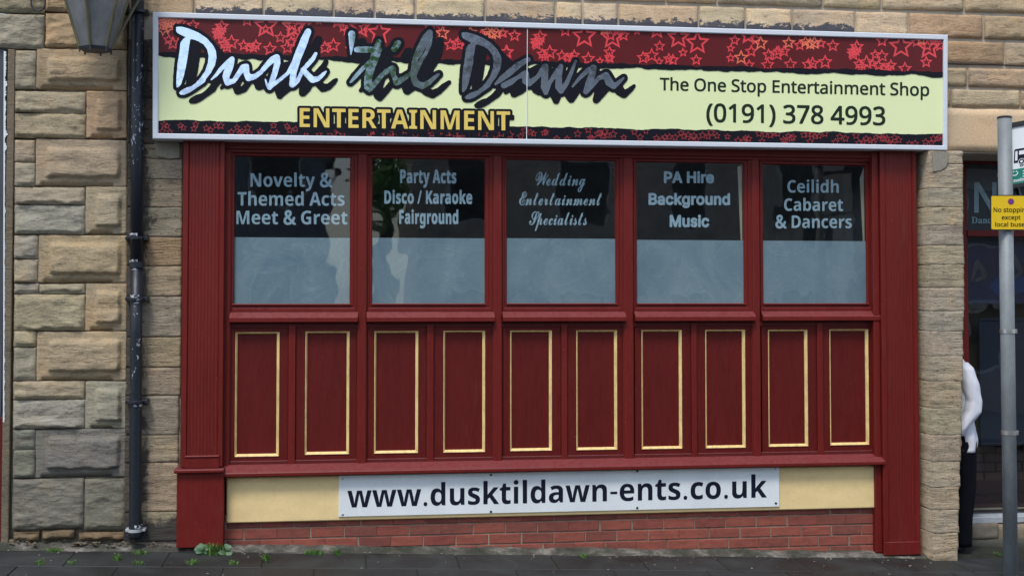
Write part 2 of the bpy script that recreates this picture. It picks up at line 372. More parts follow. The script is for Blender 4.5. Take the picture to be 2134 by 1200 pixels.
# ------------------------------------------------------------------ lettering data (outlines of plain letter shapes, thousandths of an em; brush strokes in photo pixels)
FONT = {
'R': {
 ' ': (175, []),
 '&': (492, [[148,-19,118,-12,88,1,75,11,45,41,34,59,23,96,23,156,30,182,51,217,90,252,114,269,112,276,80,319,70,349,66,399,74,429,84,449,110,476,145,493,181,501,228,501,261,493,291,477,322,442,333,409,333,359,326,332,313,312,275,274,253,259,250,252,351,156,369,186,387,246,393,252,461,254,470,249,473,242,473,229,456,172,436,129,414,96,496,12,500,-1,496,-8,488,-13,405,-12,395,-6,351,36,305,5,265,-12,225,-19], [166,62,215,61,235,65,285,88,291,96,175,210,150,196,125,170,114,149,110,129,114,109,123,89,141,71], [191,312,228,339,242,359,249,382,246,396,236,412,211,424,191,424,171,417,157,402,153,389,153,372,157,359,171,334]]),
 '(': (201, [[119,-118,103,-102,72,-57,38,16,24,70,14,133,14,236,21,283,35,343,55,396,78,440,99,471,119,491,179,491,190,483,190,466,162,423,142,383,125,340,112,290,101,223,101,146,108,100,125,33,158,-44,190,-94,191,-107,188,-114,179,-119]]),
 ')': (201, [[16,-118,8,-110,8,-97,30,-67,57,-17,67,6,90,83,101,150,101,223,90,290,67,366,43,416,12,466,11,480,14,486,22,491,79,491,97,476,123,440,147,396,167,343,181,283,187,233,187,136,177,66,157,0,130,-57,110,-87,82,-118]]),
 '0': (384, [[159,-19,132,-12,105,1,89,14,64,42,44,79,31,119,20,186,20,299,30,362,41,399,58,432,70,449,94,472,115,487,132,493,169,501,215,501,255,490,287,472,315,444,336,409,353,362,364,299,364,179,353,116,343,82,319,38,289,7,262,-9,222,-19], [180,59,199,57,215,61,242,78,260,109,266,129,277,189,277,289,263,362,250,392,235,407,212,420,192,424,155,413,142,404,134,392,121,366,107,296,107,186,118,126,128,99,140,79,159,65]]),
 '1': (384, [[175,-12,167,-1,167,376,162,380,109,335,99,328,85,327,77,332,51,366,47,382,61,399,182,493,239,494,245,491,250,482,250,-1,247,-8,239,-13]]),
 '2': (384, [[28,-12,20,-1,20,56,200,239,218,261,246,306,256,346,256,362,252,379,241,400,228,410,201,421,161,421,145,417,115,403,78,378,61,378,27,419,27,439,47,456,75,473,111,490,141,497,201,501,231,497,265,487,291,471,320,442,332,422,343,382,343,332,339,312,326,276,291,224,273,202,142,69,355,67,363,56,362,-4,351,-13]]),
 '3': (384, [[113,-19,59,-9,33,1,21,9,18,16,18,76,21,82,26,87,39,87,76,71,136,57,189,57,209,61,250,82,267,112,271,142,267,159,258,176,246,187,219,200,186,207,149,207,139,211,98,212,91,222,92,279,103,287,176,287,226,305,244,322,254,342,258,366,247,396,236,407,219,417,189,424,173,424,136,417,73,385,56,385,43,398,25,422,21,432,22,442,38,459,56,470,93,487,116,493,163,501,203,501,249,493,269,487,296,471,323,444,340,409,344,389,344,342,340,322,334,306,316,281,285,256,286,252,313,237,338,212,350,192,358,169,358,102,354,86,340,56,331,42,304,16,266,-5,206,-19]]),
 '4': (384, [[240,-12,231,-1,230,93,10,95,1,106,1,166,221,482,236,494,303,494,310,491,315,482,315,179,320,174,373,174,381,169,385,162,385,106,381,99,373,94,316,92,315,-1,308,-11], [101,176,230,176,230,358,209,332]]),
 '7': (384, [[89,-12,80,-1,81,12,88,29,264,412,25,415,17,426,18,486,29,494,355,493,364,482,363,422,173,-1,159,-13]]),
 '8': (384, [[152,-19,109,-9,74,9,42,41,24,76,20,96,20,149,28,176,44,202,75,234,100,252,57,296,48,309,37,339,34,379,38,406,48,432,57,446,82,470,112,487,145,497,175,501,212,501,252,493,292,477,327,446,340,426,347,402,347,342,343,329,324,296,302,274,278,256,279,252,315,227,337,206,353,182,364,149,364,99,356,69,343,46,322,21,295,1,252,-15,229,-19], [170,56,209,54,249,68,260,76,270,89,280,122,270,156,252,174,222,193,185,210,149,193,124,172,111,152,104,126,108,102,120,79,139,65], [190,296,199,295,212,301,245,324,260,349,264,366,260,389,249,406,232,417,209,424,175,424,145,413,132,404,120,379,121,356,128,339,138,326,152,315]]),
 '9': (384, [[86,-19,66,-15,55,-4,54,52,58,59,63,63,76,64,99,57,133,54,176,61,213,78,229,91,244,109,264,152,271,192,266,194,243,178,206,167,136,167,109,175,78,192,48,222,38,236,25,272,21,292,21,359,28,392,42,422,56,444,93,477,119,490,146,497,203,501,229,497,276,477,289,467,318,439,344,396,354,366,361,329,361,212,347,136,334,99,309,58,273,21,243,1,219,-9,169,-19], [161,242,203,241,233,251,261,276,274,299,274,332,260,376,241,402,209,420,186,424,166,420,143,410,129,400,122,389,108,356,104,322,112,286,129,257,143,248]]),
 'B': (437, [[61,-12,52,-1,53,486,64,494,227,494,237,491,264,491,287,487,324,477,344,467,377,437,388,419,396,396,396,329,388,306,376,286,343,256,344,252,372,236,389,219,408,186,412,169,412,106,402,69,389,49,359,19,327,1,294,-9,271,-13], [140,66,237,64,274,71,294,81,308,96,322,129,322,146,315,172,297,193,277,203,261,207,244,211,141,210], [140,289,214,287,224,291,247,291,287,305,302,322,309,352,305,372,298,386,287,397,267,407,251,411,231,414,141,413]]),
 'E': (373, [[61,-12,52,-1,53,486,64,494,337,493,346,482,346,426,337,415,140,412,141,292,327,290,336,279,336,222,332,216,324,211,141,210,139,72,144,67,337,67,346,56,345,-4,334,-13]]),
 'N': (510, [[61,-12,52,-1,54,487,64,494,137,494,146,489,350,172,374,140,377,486,387,494,452,492,459,482,457,-6,447,-13,371,-13,362,-8,142,336,134,343,136,-1,132,-8,124,-13]]),
 'O': (525, [[220,-19,173,-9,130,11,113,24,78,59,62,82,49,109,39,139,28,196,28,286,32,309,46,362,69,409,82,426,127,467,167,487,207,497,223,497,233,501,293,501,317,497,357,487,397,467,442,426,461,399,484,346,495,296,498,229,495,219,495,186,492,166,481,126,461,82,445,59,407,21,360,-5,327,-15,303,-19], [232,62,287,61,317,68,351,86,374,112,391,146,405,202,405,279,394,326,378,362,360,387,337,403,313,413,277,421,250,421,213,413,183,400,170,391,156,376,136,339,126,309,118,266,118,216,125,176,132,149,149,116,168,92,187,78,207,68]]),
 'S': (369, [[113,-19,57,-9,37,-2,25,6,22,12,22,76,25,82,30,87,40,87,73,75,133,61,193,61,213,65,240,78,254,92,262,112,262,136,253,157,230,177,100,235,73,254,55,272,36,306,28,332,28,392,32,409,47,437,77,467,110,487,130,493,173,501,217,501,267,494,317,480,337,467,338,452,321,402,313,395,300,395,270,407,227,417,203,421,167,417,153,413,128,399,116,372,115,356,126,329,143,311,190,288,240,270,280,250,303,234,327,210,344,179,352,142,348,92,341,69,327,44,300,17,270,-2,253,-9,203,-19]]),
 'T': (373, [[152,-12,144,-1,144,409,139,414,2,415,-6,426,-5,486,6,494,372,493,381,482,381,426,372,415,232,412,231,-1,227,-8,219,-13]]),
 'V': (403, [[166,-12,158,-4,151,9,1,429,-12,469,-12,486,-1,494,66,494,77,486,185,176,198,139,202,135,325,486,336,494,409,493,417,486,417,472,247,-4,236,-13]]),
 'a': (377, [[113,-19,87,-12,65,-1,42,19,26,46,18,72,18,126,32,162,65,196,100,213,167,227,247,231,252,236,252,249,244,276,237,289,227,297,203,304,167,303,123,290,97,278,83,278,76,286,59,322,59,342,67,350,87,360,117,370,177,381,237,377,273,367,293,354,314,332,328,309,335,279,334,-4,323,-13,273,-12,266,-4,260,19,257,20,230,-2,200,-15,180,-19], [148,56,167,54,197,61,218,72,235,89,248,122,252,139,250,160,200,161,170,157,130,143,115,129,105,102,109,82,117,68,137,58]]),
 'b': (413, [[193,-19,166,-12,146,-2,123,17,119,16,114,-4,106,-12,56,-13,45,-4,44,512,53,523,119,524,130,516,129,350,163,370,213,381,266,377,289,370,317,356,354,319,374,286,380,266,388,232,388,129,374,76,360,49,327,12,313,1,286,-12,256,-19], [194,59,233,57,249,61,269,74,290,109,301,156,301,206,294,242,284,266,263,290,239,300,219,304,189,300,169,293,156,284,142,259,131,216,131,146,142,102,161,72,183,61]]),
 'c': (322, [[166,-19,126,-9,98,6,66,34,48,59,38,79,24,136,24,219,35,269,45,292,68,326,99,353,133,370,183,381,229,381,273,373,303,363,314,352,314,339,296,294,289,288,269,287,219,301,189,301,153,287,133,267,125,252,114,216,111,166,118,126,128,99,149,74,166,65,196,57,216,57,253,65,283,77,301,76,308,66,307,6,293,-5,259,-16,239,-19]]),
 'e': (379, [[173,-19,133,-9,96,11,61,46,45,69,32,102,24,139,24,216,32,256,52,302,61,316,96,351,109,360,139,373,176,381,216,381,243,377,283,360,301,346,334,309,347,282,354,256,358,236,358,166,354,159,346,154,116,153,114,142,118,126,132,96,151,76,173,65,199,57,236,57,286,68,319,81,333,80,340,72,341,16,329,1,293,-12,256,-19], [117,229,263,227,266,229,268,239,260,262,244,289,213,303,183,304,159,297,138,279,125,259,118,242]]),
 'g': (413, [[143,-173,89,-163,63,-153,54,-146,51,-139,53,-78,59,-71,69,-71,109,-86,159,-97,216,-97,239,-90,261,-76,277,-49,284,-19,284,4,279,7,243,-13,226,-17,209,-21,163,-21,129,-13,106,-3,93,6,61,38,38,78,24,138,24,218,28,244,42,288,62,321,76,336,95,354,126,372,156,379,213,379,253,369,289,345,294,351,295,364,303,372,363,372,371,361,371,-9,368,-19,368,-49,357,-89,344,-112,323,-137,306,-150,279,-163,233,-174], [174,58,213,56,239,64,257,74,264,81,277,108,284,141,284,208,274,254,254,284,226,299,209,303,179,302,146,286,125,254,114,218,111,164,122,111,138,81,153,67]]),
 'h': (415, [[53,-12,44,-1,44,512,48,519,56,524,119,524,126,521,131,512,133,352,159,367,193,377,216,381,273,377,299,370,319,360,344,339,360,316,370,286,374,259,374,-1,371,-8,363,-13,299,-13,288,-4,287,249,284,262,267,289,246,300,213,304,179,297,165,289,145,266,138,249,131,216,130,-4,119,-13]]),
 'i': (173, [[51,-12,43,-1,43,362,46,369,55,374,118,374,125,371,130,362,130,-1,126,-8,118,-13], [68,408,50,422,40,436,40,479,55,497,68,507,105,507,115,501,132,482,136,462,132,432,115,414,105,408]]),
 'l': (173, [[53,-12,44,-1,44,512,48,519,56,524,119,524,126,521,131,512,131,-1,128,-8,119,-13]]),
 'm': (628, [[53,-12,44,-1,44,362,53,373,109,373,120,359,123,343,149,363,183,377,203,381,243,381,266,377,303,363,319,351,336,332,363,357,389,370,433,381,473,381,509,373,533,363,553,347,567,329,580,299,588,256,588,-1,579,-12,513,-13,502,-4,501,246,494,272,488,282,476,293,446,304,413,300,385,286,368,259,362,239,358,216,358,-1,351,-11,286,-13,275,-4,274,219,271,229,270,252,267,266,254,289,233,300,206,304,176,297,159,287,152,279,138,252,135,239,131,219,130,-4,119,-13]]),
 'n': (415, [[53,-12,44,-1,46,367,56,374,109,373,120,359,123,343,146,360,176,373,209,381,253,381,279,377,309,367,331,352,349,334,364,309,374,259,373,-6,363,-13,299,-13,288,-4,287,249,284,262,267,289,246,300,213,304,179,297,165,289,145,266,138,249,131,219,130,-4,119,-13]]),
 'o': (406, [[169,-19,123,-5,96,11,64,42,48,66,32,106,24,142,24,219,28,239,38,276,55,309,73,331,106,357,143,373,179,381,226,381,246,377,289,363,306,353,334,329,357,299,370,272,381,232,381,212,384,202,381,129,377,109,360,66,344,42,313,11,276,-9,253,-16,233,-19], [181,59,223,57,257,72,270,86,284,112,294,152,294,209,284,249,274,269,266,280,253,290,229,300,209,304,196,304,166,297,151,289,138,276,122,246,111,196,114,142,128,99,145,76,169,61]]),
 'p': (413, [[53,-173,44,-162,45,364,56,373,109,372,120,361,121,348,126,344,141,358,159,369,196,379,256,379,303,365,326,349,353,322,370,294,384,254,388,231,388,131,384,108,370,68,356,43,319,6,299,-6,269,-16,249,-21,203,-21,163,-10,129,10,130,-166,119,-174], [201,58,233,57,266,73,287,104,297,134,301,158,301,204,297,228,287,258,276,276,261,291,229,303,196,302,183,299,159,286,152,278,138,251,131,218,131,148,142,104,152,84,165,71,186,60]]),
 'r': (277, [[53,-12,44,-1,45,366,56,374,109,373,120,359,123,333,159,363,189,377,209,381,249,381,273,377,280,369,281,352,274,306,271,299,266,295,256,294,223,301,193,293,168,279,153,264,138,239,131,212,130,-4,119,-13]]),
 's': (322, [[100,-19,67,-12,37,-2,23,8,22,72,27,81,40,84,77,68,113,58,137,54,163,54,193,61,208,69,218,82,221,96,210,116,200,123,83,175,63,187,35,216,22,246,22,292,26,309,42,336,65,356,93,370,120,377,143,381,197,381,227,377,283,360,297,350,298,339,281,296,270,285,250,285,187,304,147,304,130,300,115,292,109,286,105,272,112,259,130,245,243,197,263,184,288,159,298,146,305,119,305,79,298,52,291,39,273,17,257,5,230,-9,187,-19]]),
 't': (242, [[136,-19,103,-9,92,-1,66,24,55,46,48,79,48,296,43,301,6,301,-2,312,-1,349,6,357,50,378,72,449,83,457,123,457,134,449,136,375,226,374,233,371,238,362,238,312,230,301,136,299,135,96,146,68,163,58,180,54,213,61,230,61,236,57,241,49,241,-1,230,-12,200,-19]]),
 'u': (415, [[145,-19,109,-9,79,11,58,36,44,69,40,89,41,366,52,374,115,374,126,366,127,112,131,96,145,72,162,61,179,57,215,57,239,65,260,79,273,102,283,136,284,169,287,179,288,366,299,374,362,373,370,362,370,-4,359,-13,305,-12,294,-1,292,15,245,-12,219,-19]]),
 'v': (341, [[129,-12,121,-4,-9,339,-13,352,-12,366,-1,374,66,374,76,367,168,109,172,108,265,366,276,374,346,373,354,362,350,339,220,-1,206,-13]]),
 'x': (355, [[8,-12,0,-4,0,9,122,182,112,202,10,346,6,356,9,369,18,374,91,373,101,364,178,253,182,256,254,364,264,373,338,374,344,371,349,366,349,352,240,199,233,189,233,182,355,9,356,-1,353,-8,344,-13,271,-12,254,4,178,116,98,1,86,-11]]),
},
'B': {
 ' ': (175, []),
 '&': (492, [[161,-26,127,-19,81,1,46,32,36,45,23,75,16,108,16,142,23,175,36,205,67,240,107,272,80,312,70,332,62,358,62,405,76,445,104,477,131,493,181,507,227,507,267,496,287,486,311,467,332,432,339,408,339,362,325,322,316,308,277,270,258,255,259,252,321,190,351,165,355,168,368,195,383,248,391,256,404,260,454,260,472,252,479,232,465,185,438,125,420,95,502,15,507,2,502,-12,487,-19,414,-20,399,-15,364,20,351,28,324,11,284,-9,254,-19,214,-27], [162,68,217,67,237,71,274,87,283,95,237,143,174,203,151,190,127,166,119,148,119,108,126,92,141,77], [188,322,194,319,209,328,232,352,238,362,242,375,242,395,236,405,221,416,204,420,181,416,160,398,160,365,170,345]]),
 '-': (216, [[29,155,27,202,32,207,185,207,190,202,190,159,185,154]]),
 '.': (180, [[80,-9,70,-5,56,6,48,26,49,52,56,66,63,73,80,81,103,80,120,71,128,59,132,46,131,22,121,2,110,-5,97,-9]]),
 '/': (250, [[12,0,9,5,14,22,184,478,238,480,241,475,236,458,66,2]]),
 'A': (463, [[5,0,2,2,4,12,17,52,168,478,292,479,303,458,446,52,461,2,355,1,318,112,148,113,141,105,116,18,108,1], [171,202,288,200,293,205,232,402]]),
 'C': (428, [[224,-6,174,4,137,21,114,37,80,75,60,115,42,178,42,195,39,205,39,268,42,278,42,295,56,348,76,388,92,412,137,453,177,473,217,483,234,483,244,487,311,483,374,466,402,452,402,445,374,377,367,373,327,389,291,400,237,399,224,396,193,378,166,345,153,315,146,282,146,252,142,242,146,225,146,195,153,162,166,128,191,100,211,87,234,80,274,77,324,84,384,101,386,22,377,14,314,-3,297,-3,287,-7]]),
 'D': (497, [[62,1,62,478,235,480,245,477,262,477,319,463,355,446,377,432,415,393,436,358,446,332,457,282,457,208,453,182,446,152,436,125,415,90,392,63,362,41,345,31,292,11,229,0], [162,85,212,83,222,87,242,87,279,97,303,112,317,125,340,162,350,202,350,232,354,242,350,285,343,315,333,338,324,352,303,372,279,386,232,397,162,395]]),
 'E': (376, [[62,1,62,478,335,479,335,398,162,395,162,292,322,289,324,212,319,207,162,206,160,88,165,83,335,82,336,2]]),
 'F': (369, [[62,1,62,478,332,479,332,398,165,397,160,392,162,275,322,272,323,192,162,189,159,2]]),
 'G': (486, [[231,-6,181,4,154,14,131,27,87,67,60,115,43,175,42,198,39,208,39,268,42,278,42,295,60,355,83,395,111,427,141,449,191,473,264,487,314,487,364,479,427,459,431,455,425,438,402,382,397,377,367,389,324,400,261,400,244,396,207,379,187,362,166,335,156,315,146,275,142,232,149,182,160,145,174,120,196,98,224,84,241,80,281,77,327,83,332,88,331,182,244,184,244,269,427,270,432,265,431,22,414,14,334,-3,314,-3,304,-7]]),
 'I': (261, [[23,1,23,58,73,81,81,88,81,388,76,396,23,422,23,478,236,479,237,422,190,399,181,392,181,88,190,81,237,58,237,2]]),
 'K': (446, [[62,1,62,478,159,478,162,264,331,478,441,478,435,467,279,268,318,202,433,22,443,2,331,2,216,185,209,196,202,199,171,178,161,168,159,2]]),
 'M': (633, [[62,1,62,479,199,478,312,116,316,118,435,478,573,478,572,1,482,0,477,5,477,262,480,272,482,373,478,368,360,8,352,0,269,0,261,5,153,362,149,368,150,5,145,0]]),
 'N': (546, [[62,1,62,478,189,478,378,152,395,127,394,475,399,480,485,479,486,2,362,0,354,5,153,355,145,360,147,312,150,302,150,5,145,0]]),
 'P': (422, [[62,1,62,478,239,480,285,473,332,453,355,433,370,415,380,395,390,358,390,302,383,272,370,242,340,208,319,194,289,181,229,170,162,169,159,2], [162,255,212,253,229,257,252,264,273,278,286,305,287,345,283,358,272,376,252,389,222,397,162,395]]),
 'R': (443, [[62,1,62,478,229,480,292,469,332,453,367,422,383,392,390,362,390,312,383,285,369,260,340,232,307,212,304,205,441,2,332,1,324,8,219,180,212,183,165,183,160,178,159,2], [162,268,219,267,259,277,272,288,287,315,287,352,277,372,265,383,235,393,215,397,162,396]]),
 'T': (389, [[145,1,143,388,138,393,15,394,15,478,375,479,375,394,252,393,247,388,246,2]]),
 'a': (406, [[123,-6,80,7,67,17,46,38,32,68,28,92,28,125,36,155,57,187,93,209,127,219,173,227,253,228,255,262,247,278,237,290,213,300,177,300,157,296,97,275,92,278,66,335,66,342,87,353,127,366,167,373,237,373,280,363,307,349,325,335,337,318,347,298,352,282,355,265,354,2,287,1,271,38,263,48,228,15,200,1,167,-7], [162,68,193,67,217,74,245,98,255,122,253,169,217,170,207,167,183,166,157,156,142,142,132,122,132,95,143,77]]),
 'b': (425, [[231,-6,214,-3,191,7,151,40,143,35,132,5,127,1,53,2,54,509,151,508,151,321,154,321,183,352,207,366,237,373,274,373,304,366,342,342,362,318,378,288,392,235,396,162,388,112,372,65,356,42,321,11,301,1,271,-7], [219,75,227,73,244,77,257,84,269,95,282,115,292,158,292,212,285,245,274,266,257,283,234,293,211,293,194,289,176,278,163,258,152,215,152,158,160,122,166,105,181,87,201,77]]),
 'c': (345, [[175,-6,139,1,102,17,64,52,51,72,38,108,30,152,30,212,38,252,51,288,77,325,109,349,129,359,185,373,239,373,279,366,322,348,316,325,296,275,289,274,245,289,222,293,185,289,164,278,148,258,138,235,134,215,134,152,141,122,154,98,162,91,185,77,209,73,245,77,279,87,312,104,313,22,289,7,255,-3,232,-7]]),
 'd': (425, [[149,-6,122,1,85,23,61,52,44,85,30,152,30,212,38,258,48,288,64,318,84,342,109,359,155,373,192,373,222,366,247,352,279,322,274,358,275,508,372,509,372,2,299,1,291,12,280,42,272,46,249,20,225,4,189,-7], [187,75,219,73,235,77,252,87,263,98,270,112,276,132,280,158,277,225,263,265,245,283,209,293,182,289,167,282,152,266,138,235,130,185,134,142,148,105,161,88]]),
 'e': (397, [[189,-6,135,7,102,24,85,37,62,64,48,88,34,128,30,155,30,208,44,272,58,298,82,330,102,346,145,366,179,373,225,373,272,363,305,346,323,332,340,312,360,272,367,238,367,165,362,160,132,159,138,122,152,97,165,84,195,71,219,67,265,70,299,77,342,94,347,92,347,25,342,17,299,1,279,-3,262,-3,252,-7], [135,228,269,227,272,228,274,242,263,272,250,288,229,299,199,303,182,299,162,289,154,282,138,252]]),
 'g': (425, [[145,-160,99,-154,55,-140,55,-63,59,-62,102,-77,165,-88,212,-88,235,-80,259,-61,270,-36,274,-10,273,40,272,44,269,42,252,22,222,3,202,-4,175,-8,139,-5,125,0,109,6,77,30,58,57,48,77,34,124,30,154,30,210,34,220,34,237,48,287,68,324,89,345,122,365,145,371,195,372,222,365,257,344,279,321,283,330,289,364,372,364,374,-16,363,-66,339,-108,319,-127,282,-147,219,-161], [187,74,219,72,235,76,252,85,270,107,276,127,280,154,280,200,270,250,262,265,247,280,232,288,215,292,195,292,179,288,159,275,144,254,134,214,134,150,138,127,148,104,157,90,172,80]]),
 'h': (441, [[54,1,52,505,57,510,147,510,152,505,151,321,155,322,171,342,201,363,241,373,281,373,321,363,341,353,364,333,382,302,389,275,389,248,392,238,392,5,387,0,293,2,292,212,289,222,288,245,282,265,267,283,247,293,217,293,187,283,176,272,163,248,156,225,152,202,151,2]]),
 'i': (205, [[53,1,52,362,57,367,147,367,152,362,152,5,147,0], [83,414,65,422,52,438,48,452,48,472,56,492,63,499,90,510,117,510,137,503,147,495,158,465,154,442,148,428,120,414]]),
 'k': (416, [[54,1,52,505,57,510,147,510,152,505,151,205,179,242,294,366,403,365,389,345,286,235,264,210,263,205,407,13,413,2,301,1,198,145,194,146,169,128,152,112,151,2]]),
 'l': (205, [[54,1,52,505,57,510,147,510,152,505,152,5,147,0]]),
 'm': (660, [[54,1,54,366,127,366,140,328,143,322,147,321,171,347,197,363,237,373,277,373,311,366,337,353,366,322,371,320,375,322,399,348,424,363,464,373,504,373,537,366,564,353,588,328,605,288,609,265,607,1,510,2,509,232,502,262,491,280,477,289,464,293,437,293,414,283,393,258,386,238,382,222,381,1,283,2,282,208,279,218,279,242,275,258,267,273,254,286,237,293,214,293,191,286,176,275,160,242,152,202,151,2]]),
 'n': (441, [[54,1,53,365,127,366,140,328,143,322,147,321,167,343,181,353,201,363,241,373,281,373,314,366,354,343,372,322,382,302,389,275,389,248,392,238,391,2,293,2,292,212,285,258,277,273,264,286,244,293,217,293,187,283,176,272,163,248,156,225,152,202,151,2]]),
 'o': (416, [[182,-6,162,-3,112,17,85,37,64,62,44,98,34,132,30,158,30,208,38,252,58,298,78,325,97,342,129,359,162,369,185,373,232,373,255,369,299,353,322,337,347,312,363,288,380,245,384,225,384,198,387,188,384,172,384,142,370,92,360,72,340,45,317,25,285,7,252,-3,229,-7], [194,75,219,73,235,77,252,87,265,100,273,115,284,158,284,208,276,245,266,265,252,280,235,289,219,293,199,293,182,289,159,277,141,248,134,218,134,148,144,112,157,92,182,77]]),
 'r': (305, [[54,1,53,365,127,366,140,315,143,305,147,304,171,336,191,353,214,366,241,373,284,373,289,365,289,332,286,322,286,288,281,278,237,280,207,273,182,258,166,242,156,222,152,202,151,2]]),
 's': (334, [[112,-6,59,4,31,15,31,95,35,96,85,77,115,70,135,67,172,67,189,71,204,82,210,92,210,105,204,115,182,133,85,177,64,192,49,207,34,235,30,255,30,285,41,318,50,332,72,349,109,366,149,373,205,373,229,370,295,349,302,346,303,342,283,292,272,274,222,293,189,300,162,300,145,296,135,290,130,278,134,262,145,251,245,206,273,188,290,172,303,148,307,132,307,85,293,48,279,32,265,21,242,7,222,1,179,-7]]),
 't': (291, [[154,-6,127,1,97,17,86,28,73,52,62,102,62,285,57,290,20,290,15,295,16,332,24,339,71,368,96,438,104,443,161,442,164,368,260,367,265,362,264,291,163,288,162,112,169,92,184,77,194,74,224,73,267,82,268,12,264,7,244,1,204,-7]]),
 'u': (441, [[159,-6,119,4,92,20,71,42,54,82,50,105,51,365,149,365,150,135,154,115,168,88,179,81,199,73,222,73,249,81,262,90,273,105,283,132,287,152,287,185,290,195,291,365,389,366,389,2,312,1,303,35,299,45,295,46,263,15,242,4,199,-7]]),
 'v': (382, [[142,1,137,5,114,65,7,345,2,365,106,365,176,158,187,115,187,98,192,92,204,152,278,365,378,366,380,362,376,348,242,2]]),
 'w': (575, [[112,1,44,232,8,366,106,365,153,188,168,89,173,95,173,112,187,192,227,348,235,366,342,365,389,182,400,118,400,102,405,92,424,198,471,365,566,365,563,345,466,8,462,1,354,2,288,288,284,285,281,272,219,2]]),
 'y': (382, [[45,-160,25,-157,23,-153,24,-80,38,-78,48,-81,72,-81,102,-70,129,-40,146,4,2,364,109,364,183,150,192,107,196,114,204,154,274,364,378,364,379,357,229,-43,203,-96,180,-123,155,-140,135,-150,92,-161]]),
},
'C': {
 ' ': (175, []),
 '/': (250, [[2,-12,-5,-4,-5,12,171,486,182,494,249,493,257,482,253,462,83,6,69,-12]]),
 'A': (463, [[-4,-12,-12,-4,-12,12,155,486,166,494,299,493,307,486,313,472,473,19,477,6,477,-4,466,-13,349,-12,338,-1,313,86,306,100,159,101,155,99,151,89,123,-4,116,-12], [192,216,273,216,232,347,228,342,220,309,191,222]]),
 'D': (497, [[56,-12,48,-1,48,486,59,494,233,494,243,491,266,491,303,483,333,473,376,450,421,409,440,382,454,356,468,306,471,282,471,206,468,182,454,129,430,86,418,69,381,36,353,18,313,1,243,-13], [176,99,216,97,266,108,299,127,327,169,338,212,338,272,334,296,327,316,308,349,289,363,259,377,219,384,179,384,174,379]]),
 'F': (369, [[56,-12,48,-1,48,486,59,494,339,493,348,482,348,396,339,385,179,384,174,379,176,288,326,287,334,282,338,276,337,186,326,177,176,176,174,-4,163,-13]]),
 'K': (446, [[56,-12,48,-1,49,487,59,494,163,494,174,486,176,310,183,314,313,480,326,493,451,492,457,486,458,476,450,462,296,266,454,16,458,6,456,-6,446,-13,321,-11,308,6,217,156,199,179,178,166,174,159,173,-6,163,-13]]),
 'P': (422, [[56,-12,48,-1,48,486,59,494,233,494,243,491,266,491,289,487,333,470,346,461,379,427,390,409,401,376,404,359,404,299,394,259,380,232,371,219,347,196,333,185,306,171,286,165,243,157,176,156,174,-1,167,-11], [176,269,209,267,229,271,253,281,264,292,274,312,274,336,270,349,259,367,229,381,206,384,176,382]]),
 'a': (406, [[111,-19,87,-12,66,-1,42,19,26,42,16,79,16,136,23,162,42,192,81,220,97,227,144,237,167,237,177,241,237,241,241,242,242,252,232,276,204,287,167,283,124,270,107,261,91,261,80,272,50,332,50,346,61,357,81,367,124,380,167,387,237,387,294,373,319,359,347,330,361,302,369,269,368,-4,357,-13,281,-12,270,-1,261,21,224,-5,197,-15,177,-19], [166,82,191,81,221,94,231,106,238,119,242,132,241,156,197,154,171,147,161,141,146,119,146,102,151,91]]),
 'c': (345, [[163,-19,113,-5,78,16,46,51,32,79,18,139,18,222,28,272,35,289,49,314,76,344,103,363,133,377,186,387,239,387,283,380,323,367,337,356,337,339,310,269,299,258,286,258,246,273,213,279,193,277,169,262,155,239,148,209,148,152,155,126,168,106,183,95,209,87,256,95,306,120,321,119,328,109,327,16,316,5,289,-9,263,-16,246,-19]]),
 'd': (425, [[139,-19,116,-12,83,7,52,39,28,86,18,139,18,226,32,289,45,316,73,351,93,367,129,383,153,387,193,387,226,380,259,363,263,517,273,524,379,523,388,512,387,-4,376,-13,293,-13,283,-6,274,16,269,19,239,-5,216,-15,199,-19], [191,89,216,87,244,99,257,119,264,146,264,169,268,179,264,189,264,216,257,242,244,266,216,277,189,277,168,262,152,232,144,192,148,149,155,122,173,97]]),
 'e': (397, [[179,-19,146,-12,99,8,83,21,52,52,28,96,21,122,18,142,18,222,25,259,45,306,64,332,95,359,129,377,159,384,179,387,229,387,266,380,306,363,324,349,357,312,374,276,381,239,381,156,378,149,369,144,149,143,155,119,164,106,176,95,203,84,219,81,263,84,283,88,343,111,353,110,361,99,361,16,353,5,319,-9,266,-19], [152,239,253,237,258,242,247,269,236,280,216,287,193,287,165,272,155,256]]),
 'g': (425, [[133,-173,63,-160,46,-153,39,-147,39,-54,46,-48,59,-47,119,-66,163,-74,206,-74,223,-70,237,-62,247,-52,257,-26,261,4,256,6,223,-13,209,-16,189,-21,149,-21,126,-16,96,-3,83,6,56,33,35,68,22,114,18,141,18,224,32,288,48,321,59,336,86,362,126,382,146,386,199,386,226,379,246,369,269,352,275,371,283,379,379,379,388,368,388,-6,384,-16,384,-42,374,-79,356,-110,329,-137,289,-160,256,-170,229,-174], [191,88,219,87,243,97,251,104,257,114,264,138,264,164,268,174,264,188,264,214,254,251,246,262,233,272,206,279,179,272,169,264,155,241,148,211,148,151,158,114,175,94]]),
 'i': (205, [[47,-12,39,-1,40,372,51,381,157,380,166,369,165,-4,154,-13], [74,401,59,409,46,422,36,439,36,482,43,499,57,513,84,524,121,524,147,513,164,497,169,486,169,439,162,422,151,411,131,401]]),
 'k': (416, [[48,-12,40,-1,40,512,43,519,51,524,155,524,161,521,166,512,168,253,190,272,288,380,408,381,419,372,419,359,405,341,300,229,283,206,419,22,426,12,426,-1,423,-8,415,-13,295,-12,281,1,198,120,191,126,167,106,166,-1,161,-9,155,-13]]),
